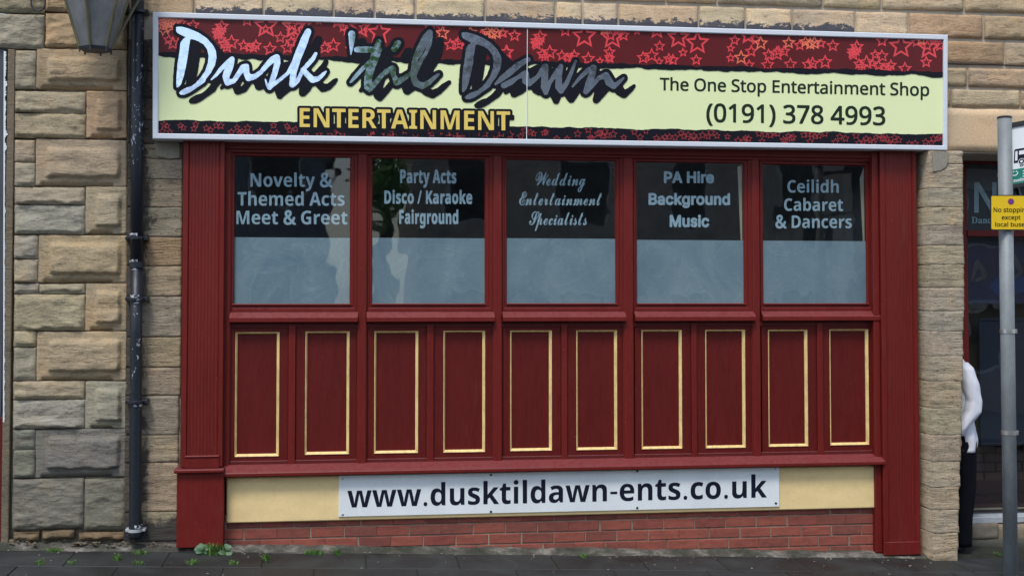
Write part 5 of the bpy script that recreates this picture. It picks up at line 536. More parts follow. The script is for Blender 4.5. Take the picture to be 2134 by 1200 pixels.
[972.3,60.6,970.9,61.1,965.7,61.2,960.6,62.1,959.2,62.8,957.2,64.6,955.8,68.3,955.2,71.1,955.3,76.7,956.2,80,957.5,82.3,959.7,85.1,967.1,90,968.8,91.7,967.1,94.7,965.6,96.3,964.2,99.6,964.3,101.9,963.6,104.2,963.7,106.6,962.6,112.7,962.8,115.9,962.2,117.8,962.1,120.6,961.3,123.4,961.5,125.2,959.8,132.2,959.8,134.1,958,143.4,957.6,153.3,957.1,155.6,957.3,158.9,956.6,164.5,956,166.3,956.5,171.5,955.7,173.8,955.7,191.5,956.2,193.9,957.6,196.7,962.1,199.5,961.6,203.2,961.8,206,963.8,209.7,965.7,211.9,968.5,213.4,972.7,214.3,983,213.7,985.3,212.1,988.1,211.6,996.5,207,1002.1,202.9,1005,201.3,1006.5,199.9,1024.1,188.2,1027.3,183.9,1029.7,184.8,1033.8,185.5,1032.5,188.3,1030.2,190.1,1028.6,192.5,1023.6,197.6,1017.5,202.3,1013.4,205.2,1010.5,205.5,1003.1,207.8,993.3,213.4,991,215.6,988.2,218.6,987.9,220.9,990.5,224.6,991.9,225.6,1003.1,225.6,1013.2,220.9,1016.1,218.8,1021.3,216,1024.5,213.1,1027.8,211.2,1032.5,207.4,1037.2,204.8,1042.7,200.4,1045.6,196.2,1047,193.1,1048.3,191.9,1049.5,192.5,1049.8,194.3,1052.1,196.7,1054,197.2,1057.7,195.9,1061.9,193.3,1062.8,193.2,1064,199,1064.7,200.4,1066.6,201.9,1069.4,203.3,1074,203.2,1075.4,202.9,1078.2,201.1,1089.4,195.7,1092.1,193.9,1093.2,192.5,1096.4,190.1,1099.2,187.2,1100.2,187,1103,187.8,1107.2,187.1,1108,187.8,1109.5,191.5,1111.6,193.9,1121.6,199.2,1126.8,199.4,1129.6,202.5,1134.2,205.2,1138,205.6,1140.8,205.2,1144.5,203.6,1145.9,202.2,1146.8,201.8,1150.2,207.4,1150.8,209.7,1152.5,212.5,1153.4,215,1154.3,215.9,1158,217.5,1161.8,216.9,1163.6,215.8,1165.5,213,1169.3,203.2,1173,202.3,1175.8,200.8,1176.7,200.8,1177.2,201.3,1178,203.2,1179.5,204.9,1180.4,206.9,1185.6,213.4,1188.4,214.7,1191.7,214.6,1194.5,213.8,1195.6,213,1201.7,204.6,1208,194.6,1208.5,194.5,1208.9,195.1,1210.5,199.5,1211.8,200.9,1218.2,203.9,1221,204.4,1225.2,203.2,1229,201.4,1232.8,197.6,1236.9,192.6,1237.8,192,1238.4,192.9,1238.1,194.8,1234.9,206.9,1235.2,210.7,1236.4,213,1238.3,214.9,1242.5,216.2,1246.7,214.5,1252.3,209.4,1254.2,206.4,1257.5,203.4,1269.1,190.1,1270.4,190.1,1274.8,192.5,1277.5,193.3,1281.3,192.8,1282.7,195.1,1285.6,197.6,1296.5,204.1,1298.1,204.7,1302.7,204.7,1305.5,203.1,1308.4,199.9,1310.4,198.5,1312.1,196.2,1314.9,194,1320,188.3,1321.6,185.5,1324.8,181.7,1324.8,178,1324.2,176.8,1322.8,175.9,1320,175.9,1313.9,180.2,1310.7,181.8,1307.9,184.5,1305.5,185.2,1303.2,186.6,1302.3,186.6,1298.7,181.3,1298.2,179.9,1299.5,177.5,1307.1,168.2,1307.9,166.3,1308.6,163.5,1308.5,162.1,1307.7,158.9,1305.4,155.6,1304.6,155,1300.4,153.9,1296.2,154.7,1290.2,158.4,1285,162.4,1282.7,163.4,1280.4,160.3,1279.7,158.4,1274.3,149.5,1272.4,147.3,1268.7,144.8,1265.9,144,1261.7,143.6,1258.4,144.5,1250.5,148.6,1249.8,148.6,1250.4,140.2,1249,136.1,1246.2,131.8,1243,129.3,1241.6,128.7,1236.5,128.2,1232.7,128.9,1229,130.6,1226.2,132.7,1219.2,136.8,1217.3,137.5,1208.9,146.7,1204.1,151.4,1201.9,152.9,1201.7,151.9,1202.3,150,1206.5,138.8,1207.2,134.6,1208.7,130.8,1208.8,128.5,1208.6,126.2,1207.1,122.5,1202.4,119.3,1199.1,118.8,1196.8,119.2,1191.7,122.2,1189,129,1184.5,138.3,1181.6,145.8,1180,148.1,1179.6,146.2,1181.2,137.8,1179.5,132.2,1175.8,128.3,1173,126.9,1169.7,126.3,1166,127.1,1163,128.5,1159.4,132,1153.2,140.2,1150.6,142.7,1150.1,142,1149.5,136.4,1146.8,131.3,1144,128.9,1141.2,127.2,1138.4,126.4,1135.6,126.1,1131.4,127.1,1127.7,129,1122.2,134.6,1119.3,135.1,1113.7,137.3,1103.9,142.6,1099.2,140.9,1098.7,140.2,1099.7,139.2,1108.1,134.3,1109.7,132.7,1111.8,129,1112.5,125.2,1111.3,119.7,1108.1,115.6,1104.4,113.6,1101.1,112.9,1096.4,113.4,1091.8,115.4,1082.9,120,1078.7,122.7,1073.6,124.8,1069.4,127.3,1065.6,130,1059.6,119.3,1046,105.4,1044.4,104.2,1042,99.6,1035.8,92.7,1026.9,84,1021.9,81.4,1014.8,75.8,1005.4,71.8,1003.5,70.4,1000.8,69.1,987.7,64.4,983.5,63.8,982.1,63,979.7,62.7,975.1,61],
[420.4,101.5,421.5,101.9,425.4,107,427.4,115.5,427.8,119.7,426.4,130.8,425.1,133.7,421.8,143.9,413,157.9,410.8,159.9,410.3,159.7,410.2,158.9,412.8,147.7,412.9,145.3,414.3,137.8,414.5,132.7,415.8,127.6,415.9,123.8,416.6,122,417,117.3,419.5,102.4],
[1014.7,113.1,1015.2,112.7,1016.1,113.1,1019.1,116.8,1020.5,120.6,1020.7,122.9,1021.9,127.1,1021.1,137.8,1019.3,145.3,1017.5,149.1,1015.4,155.6,1008.1,166.8,1005.9,169,1005.5,168.7,1006,164.9,1007.5,159.8,1007.6,157.5,1008.5,152.8,1008.6,149.1,1009.4,146.2,1010.2,138.8,1011.4,133.7,1011.5,129,1012.7,124.8,1013,119.7],
[559.1,151.4,559.4,152.3,557.3,157.9,556.4,158.4,554.1,158.1,553.7,157.5,554.5,156.1,556.4,154.5,558.2,151.9],
[808.1,163.1,808.9,162.8,809.4,163.2,811.5,169.1,811.4,170.5,808.3,173.3,807,175.6,800.6,182.7,799.8,184.1,799.1,184.1,798.8,181.3,800.2,176.1,801.1,174.3,802,170.1,804.2,166],
[387.4,168.2,387.9,167.9,388.2,169.1,387.7,171,387.5,175.7,385,177.1,384.5,176.6,384.5,176.1],
[505.5,170.1,506.5,170.5,508.3,172.6,508.5,173.8,507,176.1,505.5,177.5,504.5,179.4,503.7,180,502.7,180.1,501.8,179.4,501.8,177.5],
[982.5,177.5,983,177.1,983.3,178.5,982.8,181.7,982.8,185.5,979.7,186.6,979.4,185.5]],
[[623.4,220.8,620.9,222.3,619.5,224.9,619.5,265.9,620.8,268.4,622.6,269.7,623.6,270,629.3,270.1,629.8,274.6,630.4,275.4,631.9,276,652.6,276.2,654.1,275.7,654.7,274.9,655.1,270.7,658.1,270.5,658.7,270.9,658.8,274.1,659.6,275.9,661.1,276.5,667.6,276.4,669.1,275.7,669.7,274.1,669.9,264.8,672.4,268.7,673.4,269.7,675.4,270.7,679.4,271.1,681.8,275.6,682.8,276.4,685.4,277,693.1,277,694.6,276.4,695.5,274.4,695.5,239.4,695.7,238.9,696.6,238.8,697.2,239.1,697.5,243.4,697.6,267.4,698.8,269.6,700.6,270.9,701.6,271.2,706.6,271.3,707.4,271.6,707.6,275.1,708.1,276.4,708.9,276.9,709.9,277.2,716.9,277.5,718.4,276.9,718.9,276.1,719.2,274.9,719.2,245.6,719.4,245.1,720.4,245,720.8,245.1,721,245.6,721,267.4,721.3,268.6,722.4,270.2,724.1,271.4,725.1,271.7,730.8,271.9,731.1,275.6,731.6,276.9,732.3,277.4,733.6,277.8,754.1,278,755.6,277.4,756.2,276.6,756.6,272.4,759.6,272.2,760.2,272.6,760.3,275.9,761.1,277.7,762.6,278.2,769.6,278.2,771.1,277.7,771.7,276.9,772,275.9,772,271.4,772.4,271.1,774.9,272.4,778.6,272.6,781.6,277.6,782.4,278.2,783.6,278.5,791.6,278.7,793.1,277.9,793.7,276.4,789.6,269.4,789.7,266.4,789.4,265.3,785.5,258.9,787.9,255.9,789.7,251.1,789.7,246.6,788.9,243.6,787.4,240.6,787.9,240.3,790.4,240.2,790.8,240.4,791,240.9,791,268.4,791.3,269.6,792.5,271.4,794.1,272.4,800.8,273.1,801.3,277.4,801.9,278.2,803.4,278.7,810.1,279,811.9,278.4,812.7,276.6,812.8,273.4,813.1,273,821.1,273.4,820.1,277.1,820.6,278.4,821.4,278.9,822.6,279.2,830.4,279.2,831.7,278.6,832.4,277.5,834.6,270.2,836.9,270,837.4,270.1,838.9,272.2,840.4,273.2,846.2,273.9,847.8,278.6,849.6,279.5,857.1,279.8,858.6,279.4,860.1,279.8,876.1,280,877.6,279.4,878.2,278.6,878.6,274.4,880.1,274.2,880.7,274.6,880.8,277.9,881.6,279.7,883.1,280.2,889.4,280.2,891.1,279.4,891.7,277.9,891.9,268,895.4,273.2,897.9,274.5,901.4,274.6,904.3,279.6,906.1,280.5,915.1,280.8,916.4,280.4,917.2,279.9,917.7,278.6,917.9,274.9,919.6,274.8,922.9,275.2,923.1,278.6,923.6,279.9,924.1,280.3,925.4,280.7,931.6,281,933.4,280.1,934,278.6,934,275.4,934.9,275,937.6,275.4,939.3,280.1,941.1,281,947.4,281.2,948.6,280.9,949.8,279.9,951.3,275.6,954.9,275.5,955.5,275.9,955.5,278.9,956.4,280.7,959.1,281.5,964.4,281.5,965.9,280.9,966.4,280.1,966.9,275.9,971.6,275.8,972.2,276.1,972.3,279.4,972.6,280.4,973.1,281.2,974.4,281.7,995.1,282,996.6,281.4,997.2,280.6,997.6,276.4,1000.6,276.2,1001.2,276.6,1001.3,279.6,1002.1,281.4,1004.9,282.2,1009.6,282.2,1011.4,281.6,1012.2,279.9,1012.4,270,1015.1,274.4,1016.1,275.4,1018.4,276.5,1021.6,276.5,1022.1,276.8,1025.1,281.9,1026.6,282.5,1035.9,282.7,1037.6,281.9,1038.2,280.4,1038.2,245.1,1038.4,244.6,1039.4,244.5,1039.9,244.7,1040,245.1,1040,272.6,1040.6,274.4,1041.8,275.9,1043.9,276.9,1049.8,277.1,1050.1,280.9,1050.6,282.1,1051.4,282.7,1052.6,283,1059.6,283,1061.4,282.2,1062,280.6,1062,251.1,1062.6,250.8,1069.9,250.7,1071.4,249.9,1072,248.4,1072,242.4,1071.7,241.1,1070.9,240.2,1068.4,239.7,1068,239.4,1068,232.1,1067.7,230.9,1066.4,229,1063.9,227.8,1034.4,227.5,1032.4,228.2,1030.1,227.3,1021.1,227.3,1018.6,228.8,1017.3,231.1,1017.1,240.7,1010.4,229,1008.6,227.6,1007.1,227,995.4,226.8,992.4,228.3,990.4,227.1,988.4,226.5,966.6,226.2,964.9,226.8,962.4,229.1,960.9,227.3,957.9,226,946.1,226,943.6,227.3,942.3,229.1,938.4,240.9,937.4,238.6,936.3,237.6,933.4,228.4,932.2,226.9,929.9,225.8,917.1,225.5,915.6,226.1,913.4,228,912,226.4,909.6,225.3,901.1,225.2,899.9,225.6,898,226.9,896.8,229.1,896.6,238.7,895.6,237.4,889.9,227,888.1,225.6,886.9,225.1,875.1,224.8,872.6,225.7,870.4,224.8,866.6,224.5,851.6,224.5,849.1,225.8,847.8,227.6,847.5,228.9,847.5,234.9,847.8,236.1,848.8,237.6,852,239.9,851.9,252.8,851.3,251.9,846.7,237.9,845.3,235.6,842.7,227.6,841.1,225.3,838.6,224,827.4,223.8,825.6,224.3,823.6,226.4,820.5,235.4,819.6,235.8,819,235.4,819,228.1,818.7,226.9,817.4,225,814.9,223.8,785.1,223.3,782.6,224.5,780.9,227.2,776.1,224.6,772.6,223.5,769.4,223,754.4,222.8,751.4,224.3,748.6,222.8,744.4,222.5,725.4,222.2,723.1,223.1,720.9,222.2,691.6,221.8,689.4,222.6,687.4,221.8,678.6,221.5,676,222.9,674.6,225.4,674.4,235,667.9,223.5,666.6,222.3,664.6,221.3,652.9,221.3,649.9,222.6,648.4,221.6,646.9,221],
[812.9,246.6,814.9,246.5,816.4,246.8,816.5,247.1,813.4,256.6,812.9,257.5]],
]
BRUSH_SILVER, BRUSH_BLACK, BACKING = [[[(c[i], c[i+1]) for i in range(0, len(c), 2)] for c in g] for g in (BRUSH_SILVER, BRUSH_BLACK, BACKING)]
def flat_mesh(contours, fn, name='lettering', thick=0.0, thick_dir=None):
    """fill 2D contours (even-odd), then place every point with fn(u,v)"""
    cu = bpy.data.curves.new('tmp', 'CURVE'); cu.dimensions = '2D'; cu.fill_mode = 'BOTH'
    for c in contours:
        sp = cu.splines.new('POLY'); sp.points.add(len(c)-1)
        for i, (x, y) in enumerate(c): sp.points[i].co = (x, y, 0, 1)
        sp.use_cyclic_u = True
    o = bpy.data.objects.new('tmp', cu); COL.objects.link(o)
    dg = bpy.context.evaluated_depsgraph_get(); me = bpy.data.meshes.new_from_object(o.evaluated_get(dg))
    bpy.data.objects.remove(o); bpy.data.curves.remove(cu)
    for v in me.vertices: v.co = fn(v.co.x, v.co.y)
    me.name = name
    return me
def text_contours(style, s, track=0, grouped=False):
    adv = 0; out = []; groups = []
    for ch in s:
        a, cs = FONT[style][ch]
        g = [[(c[i]+adv, c[i+1]) for i in range(0, len(c), 2)] for c in cs]
        out += g
        if g: groups.append(g)
        adv += a+track
    return groups if grouped else out
def glyph_meshes(groups, fn, off):
    bm = bmesh.new()
    for k, g in enumerate(groups):
        me = flat_mesh(g, fn)
        me.transform(Matrix.Translation(off*(k % 2)))
        bm.from_mesh(me); bpy.data.meshes.remove(me)
    me = bpy.data.meshes.new('lettering'); bm.to_mesh(me); bm.free(); return me
def put_text(style, s, x0, y0, x1, y1, cap, y, mat, parent, ref=None, track=None, name='lettering', shear=0, label=None):
    """ink runs from pixel (x0,y0) to (x1,y1) on the baseline, first capital cap pixels high"""
    track = {'C': 20, 'I': 12}.get(style, 0) if track is None else track
    gs = text_contours(style, s, track, True); cs = [c for g in gs for c in g]
    a = min(p[0] for c in cs for p in c); b = max(p[0] for c in cs for p in c)
    rc = FONT[style][ref or s[0]][1]; h = max(c[i] for c in rc for i in range(1, len(c), 2))
    def fn(u, v):
        t = (u-a)/(b-a)
        return W(x0+(x1-x0)*t+shear*v/h*cap, y0+(y1-y0)*t-v/h*cap, y)
    return link(name, glyph_meshes(gs, fn, Vector((0, -.0002, 0))), mat, parent, label=label)
def px_shape(contours, y, mat, parent, name):
    return link(name, flat_mesh(contours, lambda u, v: W(u, v, y), name), mat, parent)

# ------------------------------------------------------------------ ground
gL = W(400, 1148, -.07); gR = W(1840, 1160, -.07)
GSX = (gR.z-gL.z)/(gR.x-gL.x); GSY = .022; GZ0 = gL.z - GSX*gL.x + GSY*.07
def G(x, y): return GZ0 + GSX*x + GSY*y
KERB = -2.35
mb = MB()
def gsheet(mb, x0, x1, y0, y1, dz):
    mb.add([(x0,y0,G(x0,y0)+dz),(x1,y0,G(x1,y0)+dz),(x1,y1,G(x1,y1)+dz),(x0,y1,G(x0,y1)+dz)], [(0,1,2,3)])
gsheet(mb, -400, 400, -400, 400, -.20)
mb.build('ground', ASPH, kind='structure')
mb = MB(); gsheet(mb, -60, 60, -9.2, KERB-.12, -.13); mb.build('road', ASPH, kind='structure')
def solid(mb, x0, x1, y0, y1, top, bot=-.3, ch=.006, jit=0):
    """slab following the street slope, chamfered upper edges"""
    j = [random.uniform(-jit, jit) for _ in range(4)]
    c = [(x0,y0),(x1,y0),(x1,y1),(x0,y1)]
    s = [(x0+ch,y0+ch),(x1-ch,y0+ch),(x1-ch,y1-ch),(x0+ch,y1-ch)]
    vs_ = [(a,b,G(a,b)+bot) for a,b in c]+[(a,b,G(a,b)+top-ch+j[i]) for i,(a,b) in enumerate(c)]+[(a,b,G(a,b)+top+j[i]) for i,(a,b) in enumerate(s)]
    mb.add(vs_, [(3,2,1,0),(8,9,10,11)]+[(i,(i+1)%4,4+(i+1)%4,4+i) for i in range(4)]+[(4+i,4+(i+1)%4,8+(i+1)%4,8+i) for i in range(4)])
mb = MB(); mb.add([(-9,KERB,G(-9,KERB)-.006),(9,KERB,G(9,KERB)-.006),(9,.6,G(9,.6)-.006),(-9,.6,G(-9,.6)-.006)], [(0,1,2,3)])
pave = mb.build('pavement', SOIL, kind='structure')
rows = [(-.085,-.506),(-.512,-.938),(-.945,-1.368),(-1.375,-1.798),(-1.805,-2.22)]
for ri, (ya, yb) in enumerate(rows):
    x = -6.5+(.31 if ri % 2 else 0)
    while x < 6.5:
        w = .60+random.uniform(-.05, .07)
        mb = MB(); solid(mb, x, x+w-.008, yb, ya, 0, -.05, .004, .0015)
        mb.build('paving_slab', SLAB, pave); x += w
mb = MB(); x = -7.2
kb = thing('kerb', (0, KERB-.06, G(0, KERB)), 'long row of grey kerb stones along the edge of the pavement', 'kerb')
while x < 7.2:
    mb = MB(); solid(mb, x, x+.905, KERB-.12, KERB, .0, -.3, .015); mb.build('kerb_stone', SLAB, kb); x += .915
mb = MB(); gsheet(mb, -60, 60, -40, -9.2, .0)
mb.build('far_pavement', SLAB, kind='structure')
# cement fillet where wall meets paving
mb = MB(); nx = 420; xa, xb = X(0)-.15, X(1915); prof = [(.0, .032), (-.03, .026), (-.065, .014), (-.090, .003), (-.11, -.02)]
vv = []
for i in range(nx+1):
    x = xa+(xb-xa)*i/nx
    for k, (yy, zz) in enumerate(prof):
        q = noise.fractal(Vector((x*3.1, yy*9, 2.2)), .7, 2.1, 5); q2 = noise.fractal(Vector((x*14, yy*30, 5)), .7, 2.1, 4)
        vv.append((x, yy*(1+.35*q), G(x, yy)+zz*(1+.3*q)+.006*q2))
n5 = len(prof)
mb.add(vv, [(i*n5+k, (i+1)*n5+k, (i+1)*n5+k+1, i*n5+k+1) for i in range(nx) for k in range(n5-1)])
mb.build('cement_fillet', CEMENT, pave, smooth=True)

# ------------------------------------------------------------------ stones
def stone(name, parent, x0, x1, z0, z1, yf, col, mat=None, kind='rock', amp=.010, margin=.07, raise_=.03, depth=.10, cell=.017, gap=.005, tilt=0.0, under=True):
    """one dressed block; rock = pitched face, panel = drafted margin round a raised rock face, flat = tooled face"""
    x0 += gap; x1 -= gap; z0 += gap; z1 -= gap
    nx = max(3, int((x1-x0)/cell)); nz = max(3, int((z1-z0)/cell)); s = 3.3 if kind == 'layer' else random.uniform(0, 99)
    vs_ = []
    for j in range(nz+1):
        for i in range(nx+1):
            x = x0+(x1-x0)*i/nx; z = z0+(z1-z0)*j/nz
            e = max(0.0, min(x-x0, x1-x, z-z0, z1-z))
            n1 = noise.fractal(Vector((x*5.5+s, z*9.0, s)), .75, 2.1, 6)
            n2 = noise.ridged_multi_fractal(Vector((x*4+s, z*11, s*2)), .8, 2.2, 5, 1.0, 2.0)-1.2
            h = 0.0
            if kind == 'rock':
                wob = .016*noise.noise(Vector((x*14+s, z*14, s)))
                sidef = max(0, min(1, (min(x-x0, x1-x)+wob*.5)/.022)); topf = max(0, min(1, (z1-z+wob)/.024)); botf = max(0, min(1, (z-z0-.010+wob)/.010))
                h = sidef*topf**.8*botf*amp*(.9+.9*(z1-z)/(z1-z0)) + amp*(.8*n1+.8*n2)*min(1, e/.010)*(.35+.65*sidef*botf)
            elif kind == 'layer': h = min(1, (min(z-z0, z1-z)+.002)/.006)*.0015 + amp*(.9*n1+.7*(noise.ridged_multi_fractal(Vector((x*3+s, z*22, s*2)), .8, 2.2, 5, 1.0, 2.0)-1.2))
            elif kind == 'flat': h = min(1, (e+.001)/.006)*.004 + amp*n1*.25
            else:
                ml = margin; tz = z1-z; bz = z-z0; tx = x-x0; rx = x1-x
                wob = .008*noise.noise(Vector((x*16+s, z*16, s)))
                ef = lambda d, w: max(0, min(1, (d+wob)/w))
                up = ef(tx-ml, .022)*ef(rx-ml*.60, .014)*ef(tz-ml*.70, .030)*ef(bz-ml*.88, .006)
                h = min(1, (e+.001)/.005)*.004 + amp*.12*n1 + up*(raise_*(.75+.35*(1-bz/(z1-z0))) + amp*(.9*n1+.8*n2))
                if under and tx > .035 and rx > .09 and bz < .030: h -= (.030-bz)*1.25
            jx = .0035*n1 if 0 < j < nz and (i == 0 or i == nx) else 0
            jz = .0045*n1 if 0 < i < nx and (j == 0 or j == nz) else 0
            vs_.append((x+jx, yf-h-tilt*(z-z0), z+jz))
    fs = [(j*(nx+1)+i, j*(nx+1)+i+1, (j+1)*(nx+1)+i+1, (j+1)*(nx+1)+i) for j in range(nz) for i in range(nx)]
    per = [i for i in range(nx+1)]+[j*(nx+1)+nx for j in range(1, nz+1)]+[nz*(nx+1)+i for i in range(nx-1, -1, -1)]+[j*(nx+1) for j in range(nz-1, 0, -1)]
    b = len(vs_)
    for p in per: vs_.append((vs_[p][0], yf+depth, vs_[p][2]))
    m = len(per)
    fs += [(per[(k+1) % m], per[k], b+k, b+(k+1) % m) for k in range(m)]
    fs.append(tuple(b+k for k in range(m)))
    mb = MB(); mb.add(vs_, fs)
    return mb.build(name, mat or STONE, parent, col=col, smooth=True)
def tone(a, v=.1):
    k = 1+random.uniform(-v, v); return (a[0]*k*random.uniform(.96, 1.04), a[1]*k, a[2]*k*random.uniform(.92, 1.06))
TAN = (.54, .43, .295); ORG = (.59, .43, .275); GRY = (.47, .43, .335); DGR = (.255, .25, .21); PALE = (.68, .54, .37); BUF = (.50, .425, .305); WT = (.60, .455, .305); WO = (.60, .40, .24)

# building on the left: rusticated pier
bl = thing('stone_pier_building', (X(150), 0, G(X(150), 0)), 'rusticated sandstone pier with raised rock-faced panels, left of the drainpipe', 'building')
mb = MB(); x0, x1 = X(8), X(262)
mb.box(x0, x1, G(x0, 0)-.2, Z(-90, 150)+.6, .045, .5, 0)
mb.build('mortar_core', MORTAR_D, bl)
P = lambda a, b, c, d, k, col, **kw: stone('stone', bl, *prect(a, b, c, d, -.02), -.0, tone(col, .035), kind=k, cell=.0105, **kw)
pier = [
 (-50,-60,93,25,'rock',BUF), (93,-60,264,25,'rock',ORG), (-50,28,92,100,'rock',GRY), (93,29,264,100,'rock',ORG),
 (28,104,74,186,'rock',GRY), (74,102,264,187,'panel',TAN), (28,190,178,236,'rock',BUF), (28,236,178,288,'rock',BUF), (178,189,264,288,'panel',ORG),
 (28,291,72,338,'rock',TAN), (28,338,72,388,'rock',GRY), (72,290,264,388,'panel',TAN), (28,390,176,427,'rock',BUF), (28,427,176,488,'rock',GRY), (176,389,264,488,'panel',BUF),
 (27,490,78,540,'rock',GRY), (27,540,78,590,'rock',BUF), (78,489,264,590,'panel',TAN), (27,590,80,613,'rock',GRY), (80,591,176,613,'rock',BUF), (27,613,176,690,'rock',BUF), (176,590,264,690,'panel',TAN),
 (26,690,74,724,'rock',BUF), (26,724,74,794,'rock',GRY), (74,690,264,794,'panel',TAN), (25,794,176,833,'rock',BUF), (25,833,176,894,'rock',GRY), (176,794,264,894,'panel',GRY),
 (25,895,72,938,'rock',DGR), (25,938,72,997,'rock',DGR), (72,894,263,996,'panel',DGR), (24,997,174,1103,'rock',DGR), (174,997,262,1104,'rock',DGR)]
for a, b, c, d, k, col in pier:
    small = (c-a) < 60 or k == 'rock'
    P(a, b, c, d, k, col, amp=.012 if small else .008, margin=.070 if (c-a) > 120 else .062, raise_=.034, gap=.0022, depth=.06)
for a, b, c, d in ((24,1106,82,1130),(84,1103,156,1127),(160,1107,262,1128)):
    P(a, b, c, d, 'rock', (.26, .19, .12), amp=.02, gap=.008)
mb = MB(); pbox(mb, 9, 103, 24, 1135, -.012, .2, .004); mb.build('jamb_stone', STONE, bl, col=(.25, .21, .15))
# ragged bead of old white paint along the jamb
mb = MB(); px = 8.6
for k in range(150):
    y0 = 107+k*5.15; w0 = 2.2+5.5*max(0, noise.noise(Vector((k*.35, 1, 3)))+.35)*(1 if k < 40 else .35)
    a = W(px-.8-k*.012, y0, -.016); b = W(px+w0-k*.012, y0+1, -.016); c = W(px+w0*random.uniform(.4, 1)-k*.012, y0+5.2, -.016); d = W(px-.8-k*.012, y0+5.2, -.016)
    mb.add([a, b, c, d, a+Vector((0,.006,0)), b+Vector((0,.006,0)), c+Vector((0,.006,0)), d+Vector((0,.006,0))], [(0,1,2,3),(7,6,5,4),(0,4,5,1),(1,5,6,2),(2,6,7,3),(3,7,4,0)])
mb.build('paint_bead', WHITE, bl)
mb = MB(); pbox(mb, -60, 101, 8, 868, .02, .1, .002); lg = mb.build('grey_panel', simple('grey_panel_paint', (.075, .085, .10), .5, var=.5, vs_=(1, 1, 1.3)), None)
tag(lg, 'narrow strip of grey shop boarding at the far left edge', 'panel')
mb = MB(); pbox(mb, -60, 870, 7, 1150, .01, .1, .002); lg2 = mb.build('red_plinth', RED_D, None)
tag(lg2, 'dark red painted plinth below the grey boarding at the far left edge', 'plinth')

# main building wall
bw = thing('stone_building', (X(1100), 0, G(X(1100), 0)), 'coursed sandstone building front above and around the red shopfront', 'building')
Zc = lambda py: Z(py, 1940)
mb = MB()
xl, xm = X(262), X(378)
ztop = Zc(-150)+1.2
mb.box(xl, X(2600), Zc(318), ztop, .012, .5, 0)
mb.box(xl, xm, G(xl, 0)-.2, Zc(318), .0125, .5, 0)
mb.build('mortar_core', MORTAR, bw)
def course(y0, y1, joints, cols, mats=None, amp=.008, yf=-.004, kind='rock', cell=.018):
    z0, z1 = Zc(y1), Zc(y0)
    for i in range(len(joints)-1):
        c = cols[i % len(cols)]
        stone('stone', bw, X(joints[i]), X(joints[i+1]), z0, z1, yf+random.uniform(-.003, .003), tone(c, .10), mats or STONE, kind, amp=amp, cell=cell, gap=.010, depth=.06)
course(-120, -76, [262,420,560,700,850,1010,1160,1300,1450,1580,1720,1880,2050,2250,2450], [PALE, TAN])
course(-74, -30, [262,360,480,640,800,930,1100,1240,1390,1530,1690,1800,1950,2120,2300,2450], [TAN, PALE, BUF])
course(-28, 24, [262,430,585,735,890,1050,1215,1390,1498,1720,1843,2017,2210,2420], [WT, TAN, PALE, PALE, PALE, WO, PALE])
J = [262,400,545,692,779,864,1010,1158,1215,1290,1459,1557,1655,1788]
z0, z1 = Zc(80), Zc(27)
for i in range(len(J)-1):
    stone('stone', bw, X(J[i]), X(J[i+1]), z0, z1, -.004, tone((WT, PALE, PALE)[i % 3], .06), STONE_S if J[i] > 380 else STONE, amp=.007, gap=.010, depth=.06)
course(27, 80, [1788,1899,2057,2260,2450], [PALE, WO, WT])
course(83, 135, [1940,2100,2300,2450], [WO, WT])
course(138, 181, [1940,2022,2250,2450], [WT, WT])
course(183, 223, [1940,1987,2132,2320,2450], [WT, PALE])
stone('stone', bw, X(1940), X(2450), Zc(315), Zc(225), -.008, (.66, .50, .33), SMOOTH, 'flat', amp=.004, gap=.003, depth=.06, cell=.05)
# narrow strip behind the drainpipe
ys = [83,150,205,252,300,331,374,432,494,554,618,702,766,824,906,964,1066,1128]
for i in range(len(ys)-1):
    a, b = ys[i], ys[i+1]
    c = tone((.20,.17,.13), .15) if b < 301 else tone((TAN, BUF, (.52,.43,.30))[i % 3], .05)
    if a == 494: c = (.50, .36, .22)
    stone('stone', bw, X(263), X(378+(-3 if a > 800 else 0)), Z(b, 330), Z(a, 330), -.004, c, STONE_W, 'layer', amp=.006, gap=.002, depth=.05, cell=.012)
# cement patches
def patch(pts, y, col, name='cement_patch'):
    mb = MB(); n = len(pts); f = [W(a, b, y) for a, b in pts]; bk = [p+Vector((0, .02, 0)) for p in f]
    mb.add(f+bk, [tuple(range(n))]+[((i+1)%n, i, n+i, n+(i+1)%n) for i in range(n)])
    return mb.build(name, SMOOTH, bw, col=col)
patch([(322,297),(374,297),(374,329),(352,331),(340,327),(326,325)], -.016, (.30, .28, .22))
# pier to the right of the shopfront (stands forward of the wall), rough layered stones
PF = -.16
pr = X(2009, PF); pl_ = X(1916)
yy = [315,342,393,432,470,512,552,600,648,690,742,794,850,906,962,1015,1062,1110,1180]
for i in range(len(yy)-1):
    a, b = yy[i], yy[i+1]
    right = pr - max(0, (b-640))*.000135
    z0, z1 = Z(b, 1975, PF), Z(a, 1975, PF)
    if i == len(yy)-2: z0 = G(pr, PF)-.02
    stone('pier_stone', bw, pl_+.004, right, z0, z1, PF, tone((.585, .485, .35) if i % 2 else (.565, .485, .36), .02), STONE_P, 'layer', amp=.007, gap=-.001, depth=.45, cell=.012)
mb = MB(); f = [W(a, b, PF-.012) for a, b in ((1916+27,317),(1978,317),(1977,331),(1972,347),(1962,354),(1950,357),(1944,357))]
mb.add(f+[p+Vector((0, .03, 0)) for p in f], [tuple(range(7))]+[((i+1)%7, i, 7+i, 7+(i+1)%7) for i in range(7)]); mb.build('cement_patch', SMOOTH, bw, col=(.30, .28, .23))
